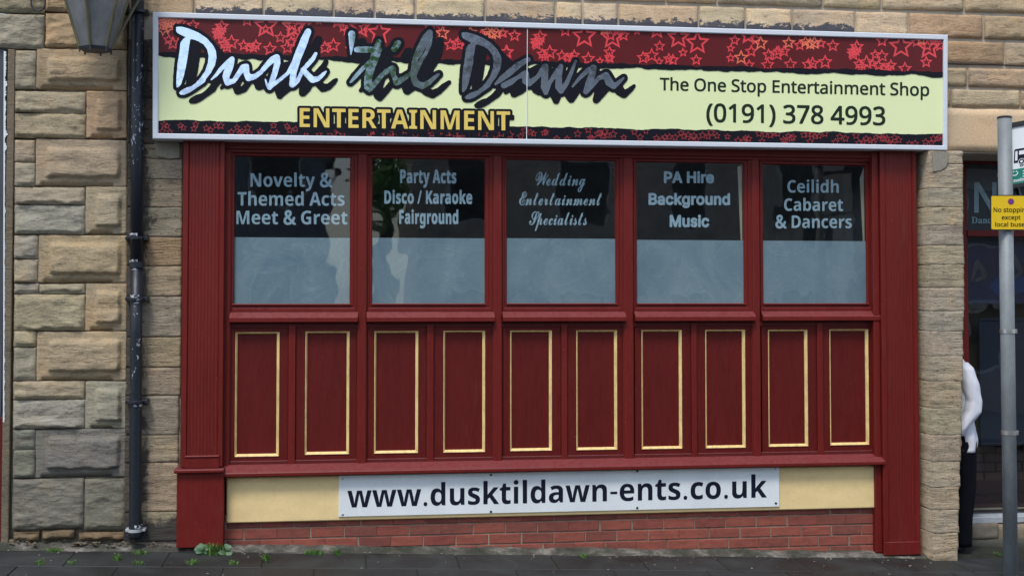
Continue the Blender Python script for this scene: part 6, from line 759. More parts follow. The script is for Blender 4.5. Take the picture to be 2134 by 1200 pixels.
# cable along the wall
mb = MB(); pts = []
for k in range(40):
    px = 1975+k*13; pts.append(W(px, 132.5+(px-1975)*.033+.6*math.sin(k*.7), -.045))
mb.tube(pts, .0045, 6); tag(mb.build('wall_cable', BLACK, smooth=True), 'thin black cable clipped across the stones right of the shop sign', 'cable')

# ------------------------------------------------------------------ shopfront
shop = thing('shopfront', (X(1130), 0, G(X(1130), 0)), 'oxblood red timber shopfront with five lettered windows and ten gold-lined panels', 'shopfront')
def pilaster(a, b, ytop, ybase, ybot, mirror):
    yf = -.085
    r = prect(a, ytop, b, ybase, yf); x0, x1, z0, z1 = r
    w = x1-x0; prof = [(x0, .03), (x0, yf+.004), (x0+.004, yf), (x0+.034, yf), (x0+.040, yf+.012)]
    u0, u1 = x0+.040, x1-.034; n = 9; s = (u1-u0)/n
    for k in range(n):
        prof += [(u0+s*k+s*.16, yf+.0095), (u0+s*k+s*.5, yf+.0085), (u0+s*k+s*.84, yf+.0095), (u0+s*(k+1), yf+.0115)]
    prof += [(x1-.028, yf), (x1-.004, yf), (x1, yf+.004), (x1, .03)]
    mb = MB(); poly = [Vector((p[0], p[1], z0)) for p in prof]; mb.prism(poly, (0, 0, 0), (0, 0, z1-z0))
    o = mb.build('pilaster', RED, shop)
    # plinth block with a small ledge
    mb = MB(); g = G(x0, -.1)
    if not mirror:
        mb.box(x0-.018, x1+.012, g+.030, z0-.035, -.115, .02, .004)
        mb.box(x0-.035, x1+.016, z0-.035, z0-.010, -.145, .02, .006)
        mb.box(x0+.03, x1-.02, z0-.008, z0+.06, -.094, .0, .003)
        mb.box(x0+.03, x1-.02, z0+.061, z0+.075, -.100, .0, .005)
    else:
        mb.box(x0, x1, g+.015, z0-.001, -.088, .02, .003)
        mb.box(x0-.05, x0-.002, g+.03, Z(320, a-6), -.060, .02, .004)
    mb.build('plinth_block', RED, o)
pilaster(379, 466, 288, 972, 1138, False)
pilaster(1838, 1914, 300, 1128, 1158, True)
# boards behind everything
mb = MB()
mb.box(X(466), X(1840), Z(1060, 1150), Z(660, 1150), .045, .075, 0)
mb.box(X(466), X(1840), Z(300, 1150), Z(200, 1150), .045, .075, 0)
mb.build('backing_board', RED_D, shop)
# head rail, end stiles, mullions
zb = lambda py, px=1150, y=-.03: Z(py, px, y)
mb = MB(); mb.box(X(466), X(1838), zb(321), zb(270), -.040, .05, .005); mb.box(X(466), X(1838), zb(327), zb(3195/10), -.022, .05, .004)
mb.build('head_rail', RED, shop)
muls = [(466,480),(746,764),(1029,1046),(1301,1320),(1569,1584),(1833,1840)]
zhead = zb(326.5); zledge_t = zb(650, 1150); zbot = zb(975, 1150)
for i, (a, b) in enumerate(muls):
    mb = MB(); xa, xb_ = X(a, -.03), X(b, -.03)
    mb.box(xa, xb_, zb(964), zhead, -.034, .05, .006)
    mb.box(xa-.006, xb_+.006, zb(964), zhead, -.018, .05, .004)
    mb.build('mullion', RED, shop)
bays = [(480,746),(764,1029),(1046,1301),(1320,1569),(1584,1833)]
glass = [(486.5,328,729,633),(776,332,1010,632.5),(1056,335,1282,632),(1327,340,1549,632),(1590,345,1804,632)]
split = [495,496,497,500.5,502]
texts = [
 [('B','Novelty &',522,389.3,692.5,389.3,28),('B','Themed Acts',495,428.5,718,428.8,28),('B','Meet & Greet',492.5,467.2,724,467.6,28)],
 [('C','Party Acts',834,381.3,951,381.8,28),('C','Disco / Karaoke',801,424,984,424.6,27),('C','Fairground',832,466,955,466.4,28)],
 [('S','Wedding',1116,386.5,1220,387,28),('S','Entertainment',1082,427.5,1254,428,28),('S','Specialists',1103,468.6,1223,469,28)],
 [('I','PA Hire',1383.5,380.3,1488,380.7,23),('I','Background',1351.5,425.7,1521.5,426.2,23.5),('I','Music',1395.6,471.8,1478,472.2,24)],
 [('B','Ceilidh',1641,401.3,1748,401.8,26),('B','Cabaret',1634,439.3,1757,439.9,26),('B','& Dancers',1616,475,1775,475.4,26)]]
YG = .012
for i, ((ba, bb), (ga, gt, gb, gbt)) in enumerate(zip(bays, glass)):
    xo0, xo1 = X(ba, -.02)+.007, X(bb, -.02)-.007
    zt = zhead-.001; zbm = zb(648.5)
    gi = (X(ga, YG, 480), X(gb, YG, 480), Z(gbt, (ga+gb)/2, YG), Z(gt, (ga+gb)/2, YG))
    m2 = .030
    midr = (gi[0]-m2, gi[1]+m2, gi[2]-.028, gi[3]+.022)
    mb = MB(); mb.ring((xo0, xo1, zbm, zt), (max(midr[0], xo0+.012), min(midr[1], xo1-.012), max(midr[2], zbm+.008), min(midr[3], zt-.006)), -.012, .05, .004)
    w = mb.build('window', RED, shop)
    mb = MB(); mb.ring((max(midr[0], xo0+.012)+.0005, min(midr[1], xo1-.012)-.0005, max(midr[2], zbm+.008)+.0005, min(midr[3], zt-.006)-.0005), gi, -.003, .048, .008, YG-.001)
    mb.build('sash_frame', RED, w)
    # putty sill bead
    mb = MB(); mb.box(gi[0]-.006, gi[1]+.010, gi[2]-.012, gi[2]+.001, -.016, .02, .004); mb.build('glazing_bead', RED, w)
    mb = MB(); mb.add([(gi[0]-.004,YG,gi[2]-.004),(gi[1]+.004,YG,gi[2]-.004),(gi[1]+.004,YG,gi[3]+.004),(gi[0]-.004,YG,gi[3]+.004)], [(0,1,2,3)])
    mb.build('pane', GLASS, w)
    zs = Z(split[i], (ga+gb)/2, YG)
    mb = MB(); mb.box(gi[0]-.004, gi[1]+.004, gi[2]-.004, zs, YG+.004, YG+.005, 0); mb.build('frosted_film', FILM, w)
    for t in texts[i]:
        put_text(t[0], t[1], *t[2:7], YG+.004, FILML, w, ref=('K' if t[1][0] == '&' and 0 else ('D' if t[1][0] == '&' else t[1][0])))
    if i in (0, 2, 4):
        c = (ga+gb)/2; mb = MB(); mb.box(X(c-58), X(c-4), gi[3]+.030, gi[3]+.040, -.019, .0, 0); mb.box(X(c+4), X(c+58), gi[3]+.030, gi[3]+.040, -.019, .0, 0)
        mb.build('vent_slot', BLACK, w)
    if i >= 3:
        mb = MB(); e = .02
        q = [(gi[1]-.042, gi[3]-.10), (gi[1]-.006, gi[3]-.06), (gi[1]-.003, gi[2]+.02), (gi[1]-.010, gi[2]+.02)]
        q = [(gi[1]-.036, gi[3]-(.02 if i == 3 else .09)), (gi[1]-.004, gi[3]-.01), (gi[1]-.004, zs-.05), (gi[1]-.014, zs-.05)]
        mb.add([(a, YG+.012, b) for a, b in q]+[(a, YG+.016, b) for a, b in q], [(0,1,2,3),(7,6,5,4),(0,4,5,1),(1,5,6,2),(2,6,7,3),(3,7,4,0)])
        mb.build('blind_edge', simple('pale_blind', (.42, .38, .28), .7), w)
    # ledge under the window: sloping top, square nose
    mb = MB(); zt2, zn, zl = zb(649), zb(661, 1150, -.07), zb(670, 1150, -.07)
    xa, xb_ = X(ba)-.0, X(bb)+.0
    poly = [Vector((xa, .02, zt2)), Vector((xa, -.020, zt2)), Vector((xa, -.062, zn+.004)), Vector((xa, -.067, zn)), Vector((xa, -.067, zl+.004)), Vector((xa, -.063, zl)), Vector((xa, .02, zl))]
    mb.prism(poly, (xa, 0, 0), (xb_, 0, 0)); mb.build('window_ledge', RED, shop)
# lower panels
golds = [(490,692,582,951),(636,690.5,728,946.5),(780,690,871.5,944),(924,689,1011,942),(1063,688.5,1150,939),(1201,688,1286,937),(1337,687.5,1421,935),(1470,687,1553,933),(1601,687,1683,930),(1729,686,1810,927)]
mids = [(602,617),(889,904),(1169,1181),(1439,1450),(1700,1712)]
zpt, zpb = zb(671), zb(957)
mb = MB(); mb.box(X(468), X(1838), zb(681), zpt, -.014, .046, .003); mb.box(X(468), X(1838), zb(961), zb(950), -.014, .046, .003)
mb.build('panel_rail', RED_D, shop)
for a, b in mids:
    mb = MB(); mb.box(X(a), X(b), zpb-.01, zpt-.006, -.022, .046, .004); mb.build('muntin', RED, shop)
edges = []
for k in range(5):
    edges += [(bays[k][0], mids[k][0]), (mids[k][1], bays[k][1])]
for g, (ea, eb) in zip(golds, edges):
    y = -.004
    gr = prect(*g, y)
    mb = MB(); xa, xb_ = X(ea)+.007, X(eb)-.007
    if ea in [m[1] for m in mids]: xa -= .006
    if eb in [m[0] for m in mids]: xb_ += .006
    mb.ring((xa, xb_, zb(955), zb(677)), (gr[0]+.001, gr[1]-.001, gr[2]+.001, gr[3]-.001), -.006, .044, .001, -.005)
    p = mb.build('panel', REDP, shop)
    mb = MB(); mb.box(gr[0]+.002, gr[1]-.002, gr[2]+.002, gr[3]-.002, .012, .043, 0); mb.build('panel_field', REDP, p)
    # gold moulding: bevelled, a little wider at the right and the foot
    wl, wr, wt, wb_ = .0125, .0190, .0120, .0180
    o = gr; ii = (gr[0]+wl, gr[1]-wr, gr[2]+wb_, gr[3]-wt)
    vs_ = []
    for (r_, yy_) in ((o, .02), (o, -.009), ((o[0]+.003, o[1]-.003, o[2]+.003, o[3]-.003), -.0115), (ii, .003), (ii, .02)):
        vs_ += [(r_[0],yy_,r_[2]),(r_[1],yy_,r_[2]),(r_[1],yy_,r_[3]),(r_[0],yy_,r_[3])]
    fs = [(k*4+j, k*4+(j+1)%4, k*4+4+(j+1)%4, k*4+4+j) for k in range(4) for j in range(4)]+[((j+1)%4, j, 16+j, 16+(j+1)%4) for j in range(4)]
    mb = MB(); mb.add(vs_, fs)
    mb.build('gold_moulding', GOLD, p)
# bottom ledge
xa, xb_ = X(470, -.06), X(1836, -.06)
zt, zn, zm, zl = zb(957), zb(966, 1150, -.07), zb(973, 1150, -.1), zb(981.5, 1150, -.1)
mb = MB(); poly = [Vector((xa, .02, zt)), Vector((xa, -.03, zt)), Vector((xa, -.070, zn)), Vector((xa, -.078, zn-.004)), Vector((xa, -.100, zm)), Vector((xa, -.104, zm-.005)), Vector((xa, -.104, zl+.006)), Vector((xa, -.099, zl)), Vector((xa, .02, zl))]
mb.prism(poly, (xa, 0, 0), (xb_, 0, 0)); mb.build('bottom_ledge', RED, shop)
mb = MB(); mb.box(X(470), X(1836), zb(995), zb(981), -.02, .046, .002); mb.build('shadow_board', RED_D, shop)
# cream stall board with the web-address sign screwed on
mb = MB(); r = prect(472, 0, 1833, 0, -.030)
mb.box(X(472, -.03, 1040), X(1832, -.03, 1010), zb(1073.5, 1150, -.03), zb(982, 1150, -.03), -.034, .04, .007)
mb.build('stall_board', CREAM, shop)
web = thing('web_address_sign', W(1165, 1024, -.04), 'white rectangular board with a web address in dark letters, screwed to the cream stall board', 'sign')
mb = MB(); ws = (X(706, -.045, 1030), X(1624, -.045, 1010), Z(1065.7, 1165, -.045), Z(981.8, 1165, -.045))
# board is level on the wall
mb.box(*ws, -.045, -.0345, .0015); mb.build('board', WHITE, web)
put_text('B', 'www.dusktildawn-ents.co.uk', 724, 1057, 1598, 1035.8, 35*1.0, -.0462, NAVY, web, ref='w')
for px_, py_ in ((714,997),(714,1071),(1023,989),(1023,1065.5),(1328,981),(1328,1057.5),(1616,975),(1617,1048)):
    c = W(px_, py_, -.046); mb = MB(); mb.tube([c+Vector((0,.004,0)), c+Vector((0,-.002,0)), c+Vector((0,-.004,0))], [.0085, .0085, .004], 10)
    mb.build('screw', STEEL if px_ in (714, 1616) else BLACK, web)

# brick plinth
bp = thing('brick_plinth', (X(1150), 0, G(X(1150), 0)), 'low red brick wall in stretcher bond under the cream stall board', 'brick wall')
mb = MB(); xa, xb_ = X(470), X(1836)
mb.add([(xa,.001,G(xa,0)-.1),(xb_,.001,G(xb_,0)-.1),(xb_,.001,zb(1070)),(xa,.001,zb(1070)),(xa,.2,G(xa,0)-.1),(xb_,.2,G(xb_,0)-.1),(xb_,.2,zb(1070)),(xa,.2,zb(1070))], [(0,1,2,3),(7,6,5,4),(0,4,5,1),(3,2,6,7),(0,3,7,4),(1,5,6,2)])
mb.build('mortar_bed', simple('brick_mortar', (.33, .26, .195), .95, var=.4, vs_=(5, 5, 5), bumpd=.006), bp)
BLEN, BH = .2255, .0745
bmeshes = {}
def brick_mesh(w, h):
    k = (round(w, 3), round(h, 3))
    if k not in bmeshes:
        mb = MB(); mb.box(-w/2, w/2, -h/2, h/2, -.006, .06, .004)
        me = mb.mesh('brick'); me.materials.append(BRICK); bmeshes[k] = me
    return bmeshes[k]
ztopb = zb(1073)
for r_ in range(7):
    z1 = ztopb+.028-r_*BH; z0 = z1-BH
    x = xa-(0.09 if r_ % 2 else .205)+random.uniform(-.005, .005)
    while x < xb_:
        a, b = max(x, xa), min(x+BLEN, xb_); w = b-a-.008
        x += BLEN+random.choice((0, 0, -.008, .005))
        if w < .02: continue
        if z1 < G((a+b)/2, 0)-.01: continue
        o = bpy.data.objects.new('brick', brick_mesh(w, BH-.008)); COL.objects.link(o); o.parent = bp
        o.location = Vector(((a+b)/2, random.uniform(-.0015, .0015), (z0+z1)/2+random.uniform(-.001, .001))) - WL[bp]
        o.rotation_euler = (0, random.uniform(-.004, .004), 0)

# dark room behind the windows
mb = MB(); x0, x1 = X(440), X(1860); z0, z1 = zb(1000), zb(250)
v8 = [(x0,.08,z0),(x1,.08,z0),(x1,3.2,z0),(x0,3.2,z0),(x0,.08,z1),(x1,.08,z1),(x1,3.2,z1),(x0,3.2,z1)]
mb.add(v8, [(0,1,2,3),(4,7,6,5),(3,2,6,7),(0,3,7,4),(1,5,6,2)]); mb.build('shop_interior', DARKROOM, kind='structure')

# ------------------------------------------------------------------ main sign
sg = thing('shop_sign', W(1150, 170, -.08), 'long shop sign with brush lettering on lime and maroon star pattern in a white frame', 'sign')
YS = -.150
def wq(pts, y): return [W(a, b, y) for a, b in pts]
mb = MB()
q = wq(((326,34),(1970,80),(1969,307),(326,281)), YS); mb.add(q+[p+Vector((0,.012,0)) for p in q], [(0,1,2,3),(7,6,5,4),(0,4,5,1),(1,5,6,2),(2,6,7,3),(3,7,4,0)])
mb.build('sign_panel', LIME, sg)
# frame: four mitred bars
O = [(318,25),(1976,73),(1975,313.5),(318,289.5)]; I = [(329.5,37),(1967,83.5),(1966.5,303.5),(329.5,278)]
for k in range(4):
    a, b = O[k], O[(k+1)%4]; c, d = I[(k+1)%4], I[k]
    mb = MB(); yf = -.168
    o1, o2, i2, i1 = [W(*p, yf) for p in (a, b, c, d)]
    ce = (o1+o2+i1+i2)/4
    sh = [p+(ce-p)*.0 for p in (o1, o2, i2, i1)]
    dv = (i1-o1)*.14; dv2 = (i2-o2)*.14
    f = [o1+dv, o2+dv2, i2-dv2, i1-dv]; s_ = [p+Vector((0,.005,0)) for p in (o1, o2, i2, i1)]; bk = [Vector((p.x, -.005, p.z)) for p in (o1, o2)]+[Vector((p.x, YS+.004, p.z)) for p in (i2, i1)]
    mb.add(f+s_+bk, [(0,1,2,3),(8,11,10,9)]+[(4+j,4+(j+1)%4,(j+1)%4,j) for j in range(4)]+[(8+j,8+(j+1)%4,4+(j+1)%4,4+j) for j in range(4)])
    mb.build('frame_bar', ALU, sg)
mb = MB(); mb.box(X(340), X(1950), W(1150, 300, -.02).z+.03, W(1150, 60, -.02).z-.03, -.12, -.004, 0); mb.build('sign_backing', simple('dark_backing', (.05, .05, .06), .7), sg)
def lerp(a, b, t): return a+(b-a)*t
def torn(px, y330, y1966, seed, amp):
    t = (px-330)/1636.0
    return lerp(y330, y1966, t) + amp*(noise.fractal(Vector((px*.014, seed, 0)), .6, 2, 5)*1.2)
# maroon band
n = 330; top = [(329+i*(1639)/n, 36.5+i*46.5/n) for i in range(n+1)]
bot = [(x, torn(x, 110, 152, 3, 4)) for x, _ in top]
def strip(up, lo, y, mat, name):
    mb = MB(); m = len(up)
    mb.add([W(*p, y) for p in up]+[W(*p, y) for p in lo], [(i, i+1, m+i+1, m+i) for i in range(m-1)]); return mb.build(name, mat, sg)
strip(top, bot, YS-.0010, MAROON, 'maroon_band')
lo2 = [(x, torn(x, 119, 160, 9, 4.5)) for x, _ in top]
strip([(x, y-1.5) for x, y in bot], [(x, max(y, b[1]+3)) for (x, y), b in zip(lo2, bot)], YS-.0032, INK, 'torn_black_edge')
b1 = [(x, torn(x, 250, 280.5, 17, 2.6)) for x, _ in top]; b2 = [(x, 279+(x-329)*26.0/1639) for x, _ in top]
strip(b1, b2, YS-.0010, INK, 'torn_black_edge')
# stars
def star_mesh(cx, cy, r_, w_, y, clip_top, clip_bot, rot=0, asp=1.0):
    pts_o = []; pts_i = []
    for k in range(10):
        a = rot-math.pi/2+k*math.pi/5; ro = r_ if k % 2 == 0 else r_*.47; wi = w_*(1.9 if k % 2 == 0 else 1.05)
        ri = max(ro-wi, ro*.25)
        pts_o.append((cx+ro*math.cos(a)*asp, cy+ro*math.sin(a))); pts_i.append((cx+ri*math.cos(a)*asp, cy+ri*math.sin(a)))
    polys = [[pts_o[k], pts_o[(k+1)%10], pts_i[(k+1)%10], pts_i[k]] for k in range(10)]
    def clip(poly, f):
        out = []
        for i in range(len(poly)):
            a, b = poly[i], poly[(i+1)%len(poly)]; fa, fb = f(a), f(b)
            if fa >= 0: out.append(a)
            if (fa >= 0) != (fb >= 0):
                t = fa/(fa-fb); out.append((a[0]+(b[0]-a[0])*t, a[1]+(b[1]-a[1])*t))
        return out
    mbx = MB()
    for p in polys:
        for f in (lambda q: q[1]-clip_top(q[0]), lambda q: clip_bot(q[0])-q[1], lambda q: q[0]-330, lambda q: 1966-q[0]):
            if p: p = clip(p, f)
        if len(p) >= 3: mbx.add([W(*q, y) for q in p], [tuple(range(len(p)))])
    return mbx
R3 = [(195,245,70,0),(160,282,60,0),(150,306,52,0),(186,280,60,0),(165,315,62,0),(240,425,64,0),(282,385,74,0),(215,400,58,0),(390,412,58,0),(440,432,50,0),(500,410,58,0),(478,432,54,0),(625,442,68,0),
 (420,190,64,0),(590,240,120,1),(840,250,118,1),(825,235,58,0),(770,180,60,2),(880,200,48,0),(940,232,62,0),(900,172,50,0),(815,382,60,0),(1060,196,44,0),(1238,190,84,1),(1115,432,64,0),(1192,412,70,0),(1345,442,58,0),(1382,452,60,0),(1430,252,112,1),(1600,300,116,1),(1590,452,58,0)]
R4 = [(340,325,66,2),(505,205,66,2),(425,272,58,0),(400,140,84,1),(570,302,58,0),(640,292,70,0),(655,270,52,0),(700,272,58,0),(740,200,60,2),(832,222,54,0),(880,192,56,2),(920,210,60,2),(955,202,64,2),(1010,205,50,0),(1110,225,60,0),(940,374,62,0),(1045,362,66,0)]
base = [(1080+a/4.285, 20+b/4.285, c/4.285, d) for a, b, c, d in R3]+[(1460+a/4.026, 40+b/4.026, c/4.026, d) for a, b, c, d in R4]
k_ = 0
ct = lambda x: 36.8+(x-329)*.0284; cb = lambda x: ct(x)+90
sm = [MB(), MB(), MB()]
for rep in (-2, -1, 0, 1):
    for cx, cy, r_, t in base:
        x = cx+rep*660*(1+.01*(0 if rep > 0 else -rep*.5)); y = cy+rep*21.5
        s_ = 1-rep*.012
        y = ct(x)+(y-ct(x))*s_
        if x < 322 or x > 1975: continue
        k_ += 1
        mi = 1 if t == 2 else 0
        d = star_mesh(x, y, r_*s_, 4.6 if t == 1 else 3.0, YS-.0012-.0000055*k_-(.0003 if t == 2 else 0), ct, cb)
        sm[mi].add(d.v, d.f)
for dx, dy in ((344,50),(350,58),(340,62),(352,46)):
    k_ += 1; d = star_mesh(dx, dy, 15, 2.6, YS-.0022-.000005*k_, ct, cb, rot=dx); sm[1].add(d.v, d.f)
sm[0].build('red_star_pattern', STARR, sg, kind='stuff'); sm[1].build('orange_star_pattern', STARO, sg, kind='stuff')
for q in range(34):
    k_ += 1; x = random.uniform(335, 1960); d = star_mesh(x, ct(x)+random.uniform(2, 66), random.uniform(10, 16), 2.6, YS-.0011-.0000055*q, ct, cb, rot=random.uniform(-.1, .1)); sm_extra = MB() if q == 0 else sm_extra; sm_extra.add(d.v, d.f)
sm_extra.build('red_star_pattern', STARR, sg, kind='stuff')
ms = MB(); x = 334; k_ = 0
cb2 = lambda x: 279+(x-329)*26.0/1639; ct2 = lambda x: torn(x, 250, 280.5, 17, 2.6)+1.5
while x < 1966:
    x += random.choice((4, 6, 9, 12, 22)); k_ += 1
    y = cb2(x)-random.uniform(3, 22)
    d = star_mesh(x, y, random.uniform(7.2, 9.2), 1.0, YS-.0012-.000006*k_, ct2, cb2, rot=random.uniform(-.05, .05)); ms.add(d.v, d.f)
ms.build('small_star_pattern', STARS, sg, kind='stuff')
px_shape(BRUSH_BLACK, YS-.0040, INK, sg, 'lettering_outline')
px_shape(BRUSH_SILVER, YS-.0052, CHROME, sg, 'brush_lettering')
px_shape(BACKING, YS-.0041, INK, sg, 'lettering_backing')
put_text('B', 'ENTERTAINMENT', 624.5, 265, 1063, 272.2, 39.5, YS-.0053, YEL, sg)
put_text('R', 'The One Stop Entertainment Shop', 1375, 188.3, 1936.5, 200.3, 26, YS-.0012, INKG, sg)
put_text('R', '(0191) 378 4993', 1472, 253.8, 1845, 260.8, 38.6, YS-.0012, INKG, sg, ref='0')
mb = MB(); a, b = W(1099.2, 57, YS-.0062), W(1097.4, 291, YS-.0062); mb.tube([a, b], .0028, 6); mb.build('panel_joint', WHITE, sg)

# ------------------------------------------------------------------ drainpipe
YP = -.075
dp = thing('drainpipe', (X(283, YP), YP, G(X(283, YP), YP)), 'black cast iron drainpipe with chipped white paint, left of the red shopfront', 'drainpipe')
def pp(px, py): return W(px, py, YP)
mb = MB(); mb.tube([pp(287.5,-80), pp(285.5,300), pp(285,556)], .0425, 20); mb.build('pipe', PIPE, dp, smooth=True)
mb = MB(); mb.tube([pp(285,557), pp(283.5,700), pp(281.5,1112), pp(281.5,1122)], [.040,.040,.040,.040], 20); mb.build('pipe', PIPE, dp, smooth=True)
for (px, y0, y1, r_, m) in ((286.5,21,29,.058,PIPE),(285,493,500,.050,PIPE),(284.5,545,559,.047,PIPE),(284,620,627,.056,PIPE),(282.5,834,841,.058,PIPE)):
    mb = MB(); mb.tube([pp(px,y0), pp(px,y0+1.5), pp(px,y1-1.5), pp(px,y1)], [r_-.006, r_, r_, r_-.006], 20); mb.build('collar', m, dp)
for py in (24, 497, 623, 837):
    mb = MB(); c = pp(285, py); mb.box(c.x-.072, c.x+.072, c.z-.014, c.z+.014, YP-.006, -.0, .003)
    for s_ in (-1, 1): mb.tube([Vector((c.x+s_*.064, YP-.018, c.z)), Vector((c.x+s_*.064, YP, c.z))], .010, 8)
    mb.build('bracket', PIPE, dp)
for (a, b) in ((486,492),(541,548),(559,563),(614,620),(627,632),(841,846),(1092,1099)):
    mb = MB(); mb.tube([pp(284, a), pp(284, b)], .0432 if a < 556 else .0407, 20); mb.build('paint_ring', PIPEW, dp)
mb = MB(); mb.tube([pp(281.5,1101), pp(281.5,1107)], .048, 20); c = pp(281.5, 1104); mb.box(c.x-.062, c.x+.066, c.z-.009, c.z+.009, YP-.01, -.0, .003)
mb.build('collar', simple('grey_white_paint', (.42, .45, .47), .5, var=.2), dp, label='pale grey collar near the ground')

# ------------------------------------------------------------------ lantern
YL = -.42
ln = thing('wall_lantern', W(198, -60, YL), 'tapered hexagonal street lantern hanging at the top left, cut by the frame', 'lantern')
def lp(px, py, y=YL): return W(px, py, y)
cb_ = lp(199, 100); ct_ = cb_+Vector((0, 0, .62)); rb, rt = .098, .29
def hexp(c, r_, k, off=R(22)): return c+Vector((r_*math.cos(off+k*math.pi/3), r_*math.sin(off+k*math.pi/3), 0))
for k in range(6):
    a, b = hexp(cb_, rb, k), hexp(cb_, rb, k+1); c, d = hexp(ct_, rt, k+1), hexp(ct_, rt, k)
    mb = MB(); inn = (cb_+ct_)/2; e = [p+(Vector((inn.x, inn.y, p.z))-p)*.05 for p in (a, b, c, d)]
    mb.add([a, b, c, d]+e, [(0,1,2,3),(7,6,5,4),(0,4,5,1),(1,5,6,2),(2,6,7,3),(3,7,4,0)]); mb.build('glass_panel', LGLASS, ln)
    mb = MB(); mb.tube([a, d], .011, 8); mb.build('glazing_bar', VERD, ln)
    mb = MB(); mb.tube([a+Vector((0,0,.006)), a-Vector((0,0,.035))], [.008,.005], 8); mb.build('foot_pin', IRON, ln)
mb = MB(); vs_ = [hexp(cb_, rb*1.08, k) for k in range(6)]+[hexp(cb_-Vector((0,0,.022)), rb*.98, k) for k in range(6)]
mb.add(vs_, [tuple(range(6)), tuple(range(11, 5, -1))]+[(k, (k+1)%6, 6+(k+1)%6, 6+k) for k in range(6)]); mb.build('base_ring', IRON, ln)
mb = MB(); vs_ = [hexp(ct_, rt*1.12, k) for k in range(6)]+[hexp(ct_+Vector((0,0,.05)), rt*1.12, k) for k in range(6)]+[hexp(ct_+Vector((0,0,.28)), .05, k) for k in range(6)]
mb.add(vs_, [tuple(range(5,-1,-1)), tuple(range(12,18))]+[(j*6+k, j*6+(k+1)%6, j*6+6+(k+1)%6, j*6+6+k) for j in range(2) for k in range(6)]); mb.build('cap', IRON, ln)
mb = MB(); t_ = ct_+Vector((0,0,.28)); mb.tube([t_, t_+Vector((0,.0,.12)), t_+Vector((0,.15,.2)), Vector((t_.x, .0, t_.z+.2))], .016, 8)
mb.tube([hexp(ct_,rt,1)+Vector((0,0,-.22)), Vector((cb_.x+.25, 0.0, ct_.z-.12))], .012, 8); mb.build('bracket_arm', IRON, ln)
mb = MB(); mb.tube([hexp(cb_, rb, 0)+Vector((.0,0,0)), hexp(cb_, rb, 0)+Vector((.20,.30,.55))], .009, 8); mb.build('stay_rod', VERD, ln)
# loop of old cable
mb = MB(); pts = []
for k in range(25):
    t = math.pi*k/24; pts.append(W(79.5-14.5*math.cos(t), 8+15*math.sin(t), -.05))
pts = [W(65.5,-60,-.05)]+pts+[W(95,-60,-.05)]
mb.tube(pts, .0058, 6); tag(mb.build('cable_loop', IRON, smooth=True), 'dark loop of cable hanging on the stones above the grey lintel, top left', 'cable')

# ------------------------------------------------------------------ neighbouring shop window on the right
YN = .55
nb = thing('neighbouring_shopfront', (X(2250, YN), YN, G(X(2250), YN)), 'dark glazed shop window with red frame and white sill, right of the stone pier', 'shop window')
NR = 2480
def nbox(name, a, b, c, d, yf, yb, mat, parent=None, ch=.004, **kw):
    mb = MB(); x0, x1 = X(a, yf), X(c, yf); mb.box(x0, x1, Z(d, 2070, yf), Z(b, 2070, yf), yf, yb, ch)
    return mb.build(name, mat, parent, **kw)
# wall round the recess
mb = MB(); mb.box(X(1990,YN)-.5, X(NR), Z(1170,2070,YN)-.3, ztop, YN+.36, YN+.6, 0); mb.build('recess_wall', MORTAR_D, nb)
nbox('head_rail', 1960, 326, NR, 342, YN-.02, YN+.05, RED, nb)
nbox('jamb', 1960, 342, 2018, 1082, YN-.02, YN+.05, RED, nb)
nbox('transom', 2018, 480, NR, 493, YN-.03, YN+.05, RED, nb)
nbox('lintel_shadow_board', 1960, 300, NR, 326, YN+.02, YN+.06, BLACK, nb)  # black strip stands in for the dark shadow under the lintel
mb = MB(); y = YN+.01; x0, x1 = X(2018, y), X(NR, y)
mb.add([(x0,y,Z(480,2070,y)),(x1,y,Z(480,2070,y)),(x1,y,Z(342,2070,y)),(x0,y,Z(342,2070,y))], [(0,1,2,3)]); pn = mb.build('pane', GLASS, nb)
nbox('tinted_board', 2016, 340, NR, 482, YN+.02, YN+.03, simple('grey_tinted_board', (.030, .036, .044), .4, var=.1), nb, 0)
put_text('R', 'N', 2030, 441.8, 2077, 441.8, 62, YN+.016, FILML, nb)
put_text('R', 'O', 2083, 441, 2125, 441, 62, YN+.016, FILML, nb)
put_text('R', 'V', 2110, 441, 2160, 441, 62, YN+.016, FILML, nb)
put_text('R', '&', 2077, 372, 2104, 372, 27, YN+.016, FILML, nb)
put_text('M', 'Dance', 2024.5, 465.3, 2074, 465.3, 13.5, YN+.016, FILML, nb)
mb = MB(); mb.add([(x0,y,Z(1072,2070,y)),(x1,y,Z(1072,2070,y)),(x1,y,Z(493,2070,y)),(x0,y,Z(493,2070,y))], [(0,1,2,3)]); mb.build('pane', GLASS, nb)
nbox('sill', 2012, 1076, NR, 1090, YN-.10, YN+.05, simple('worn_white_paint', (.42, .46, .50), .5, var=.3, vs_=(5,5,12)), nb, .006)
nbox('sill_strip', 2016, 1058, NR, 1061, YN+.03, YN+.05, simple('brass_strip', (.30, .26, .18), .4, var=.2), nb, 0)
nbox('bottom_board', 2016, 1050, NR, 1080, YN+.05, YN+.08, simple('dark_timber', (.05, .018, .012), .5, var=.3), nb, 0)
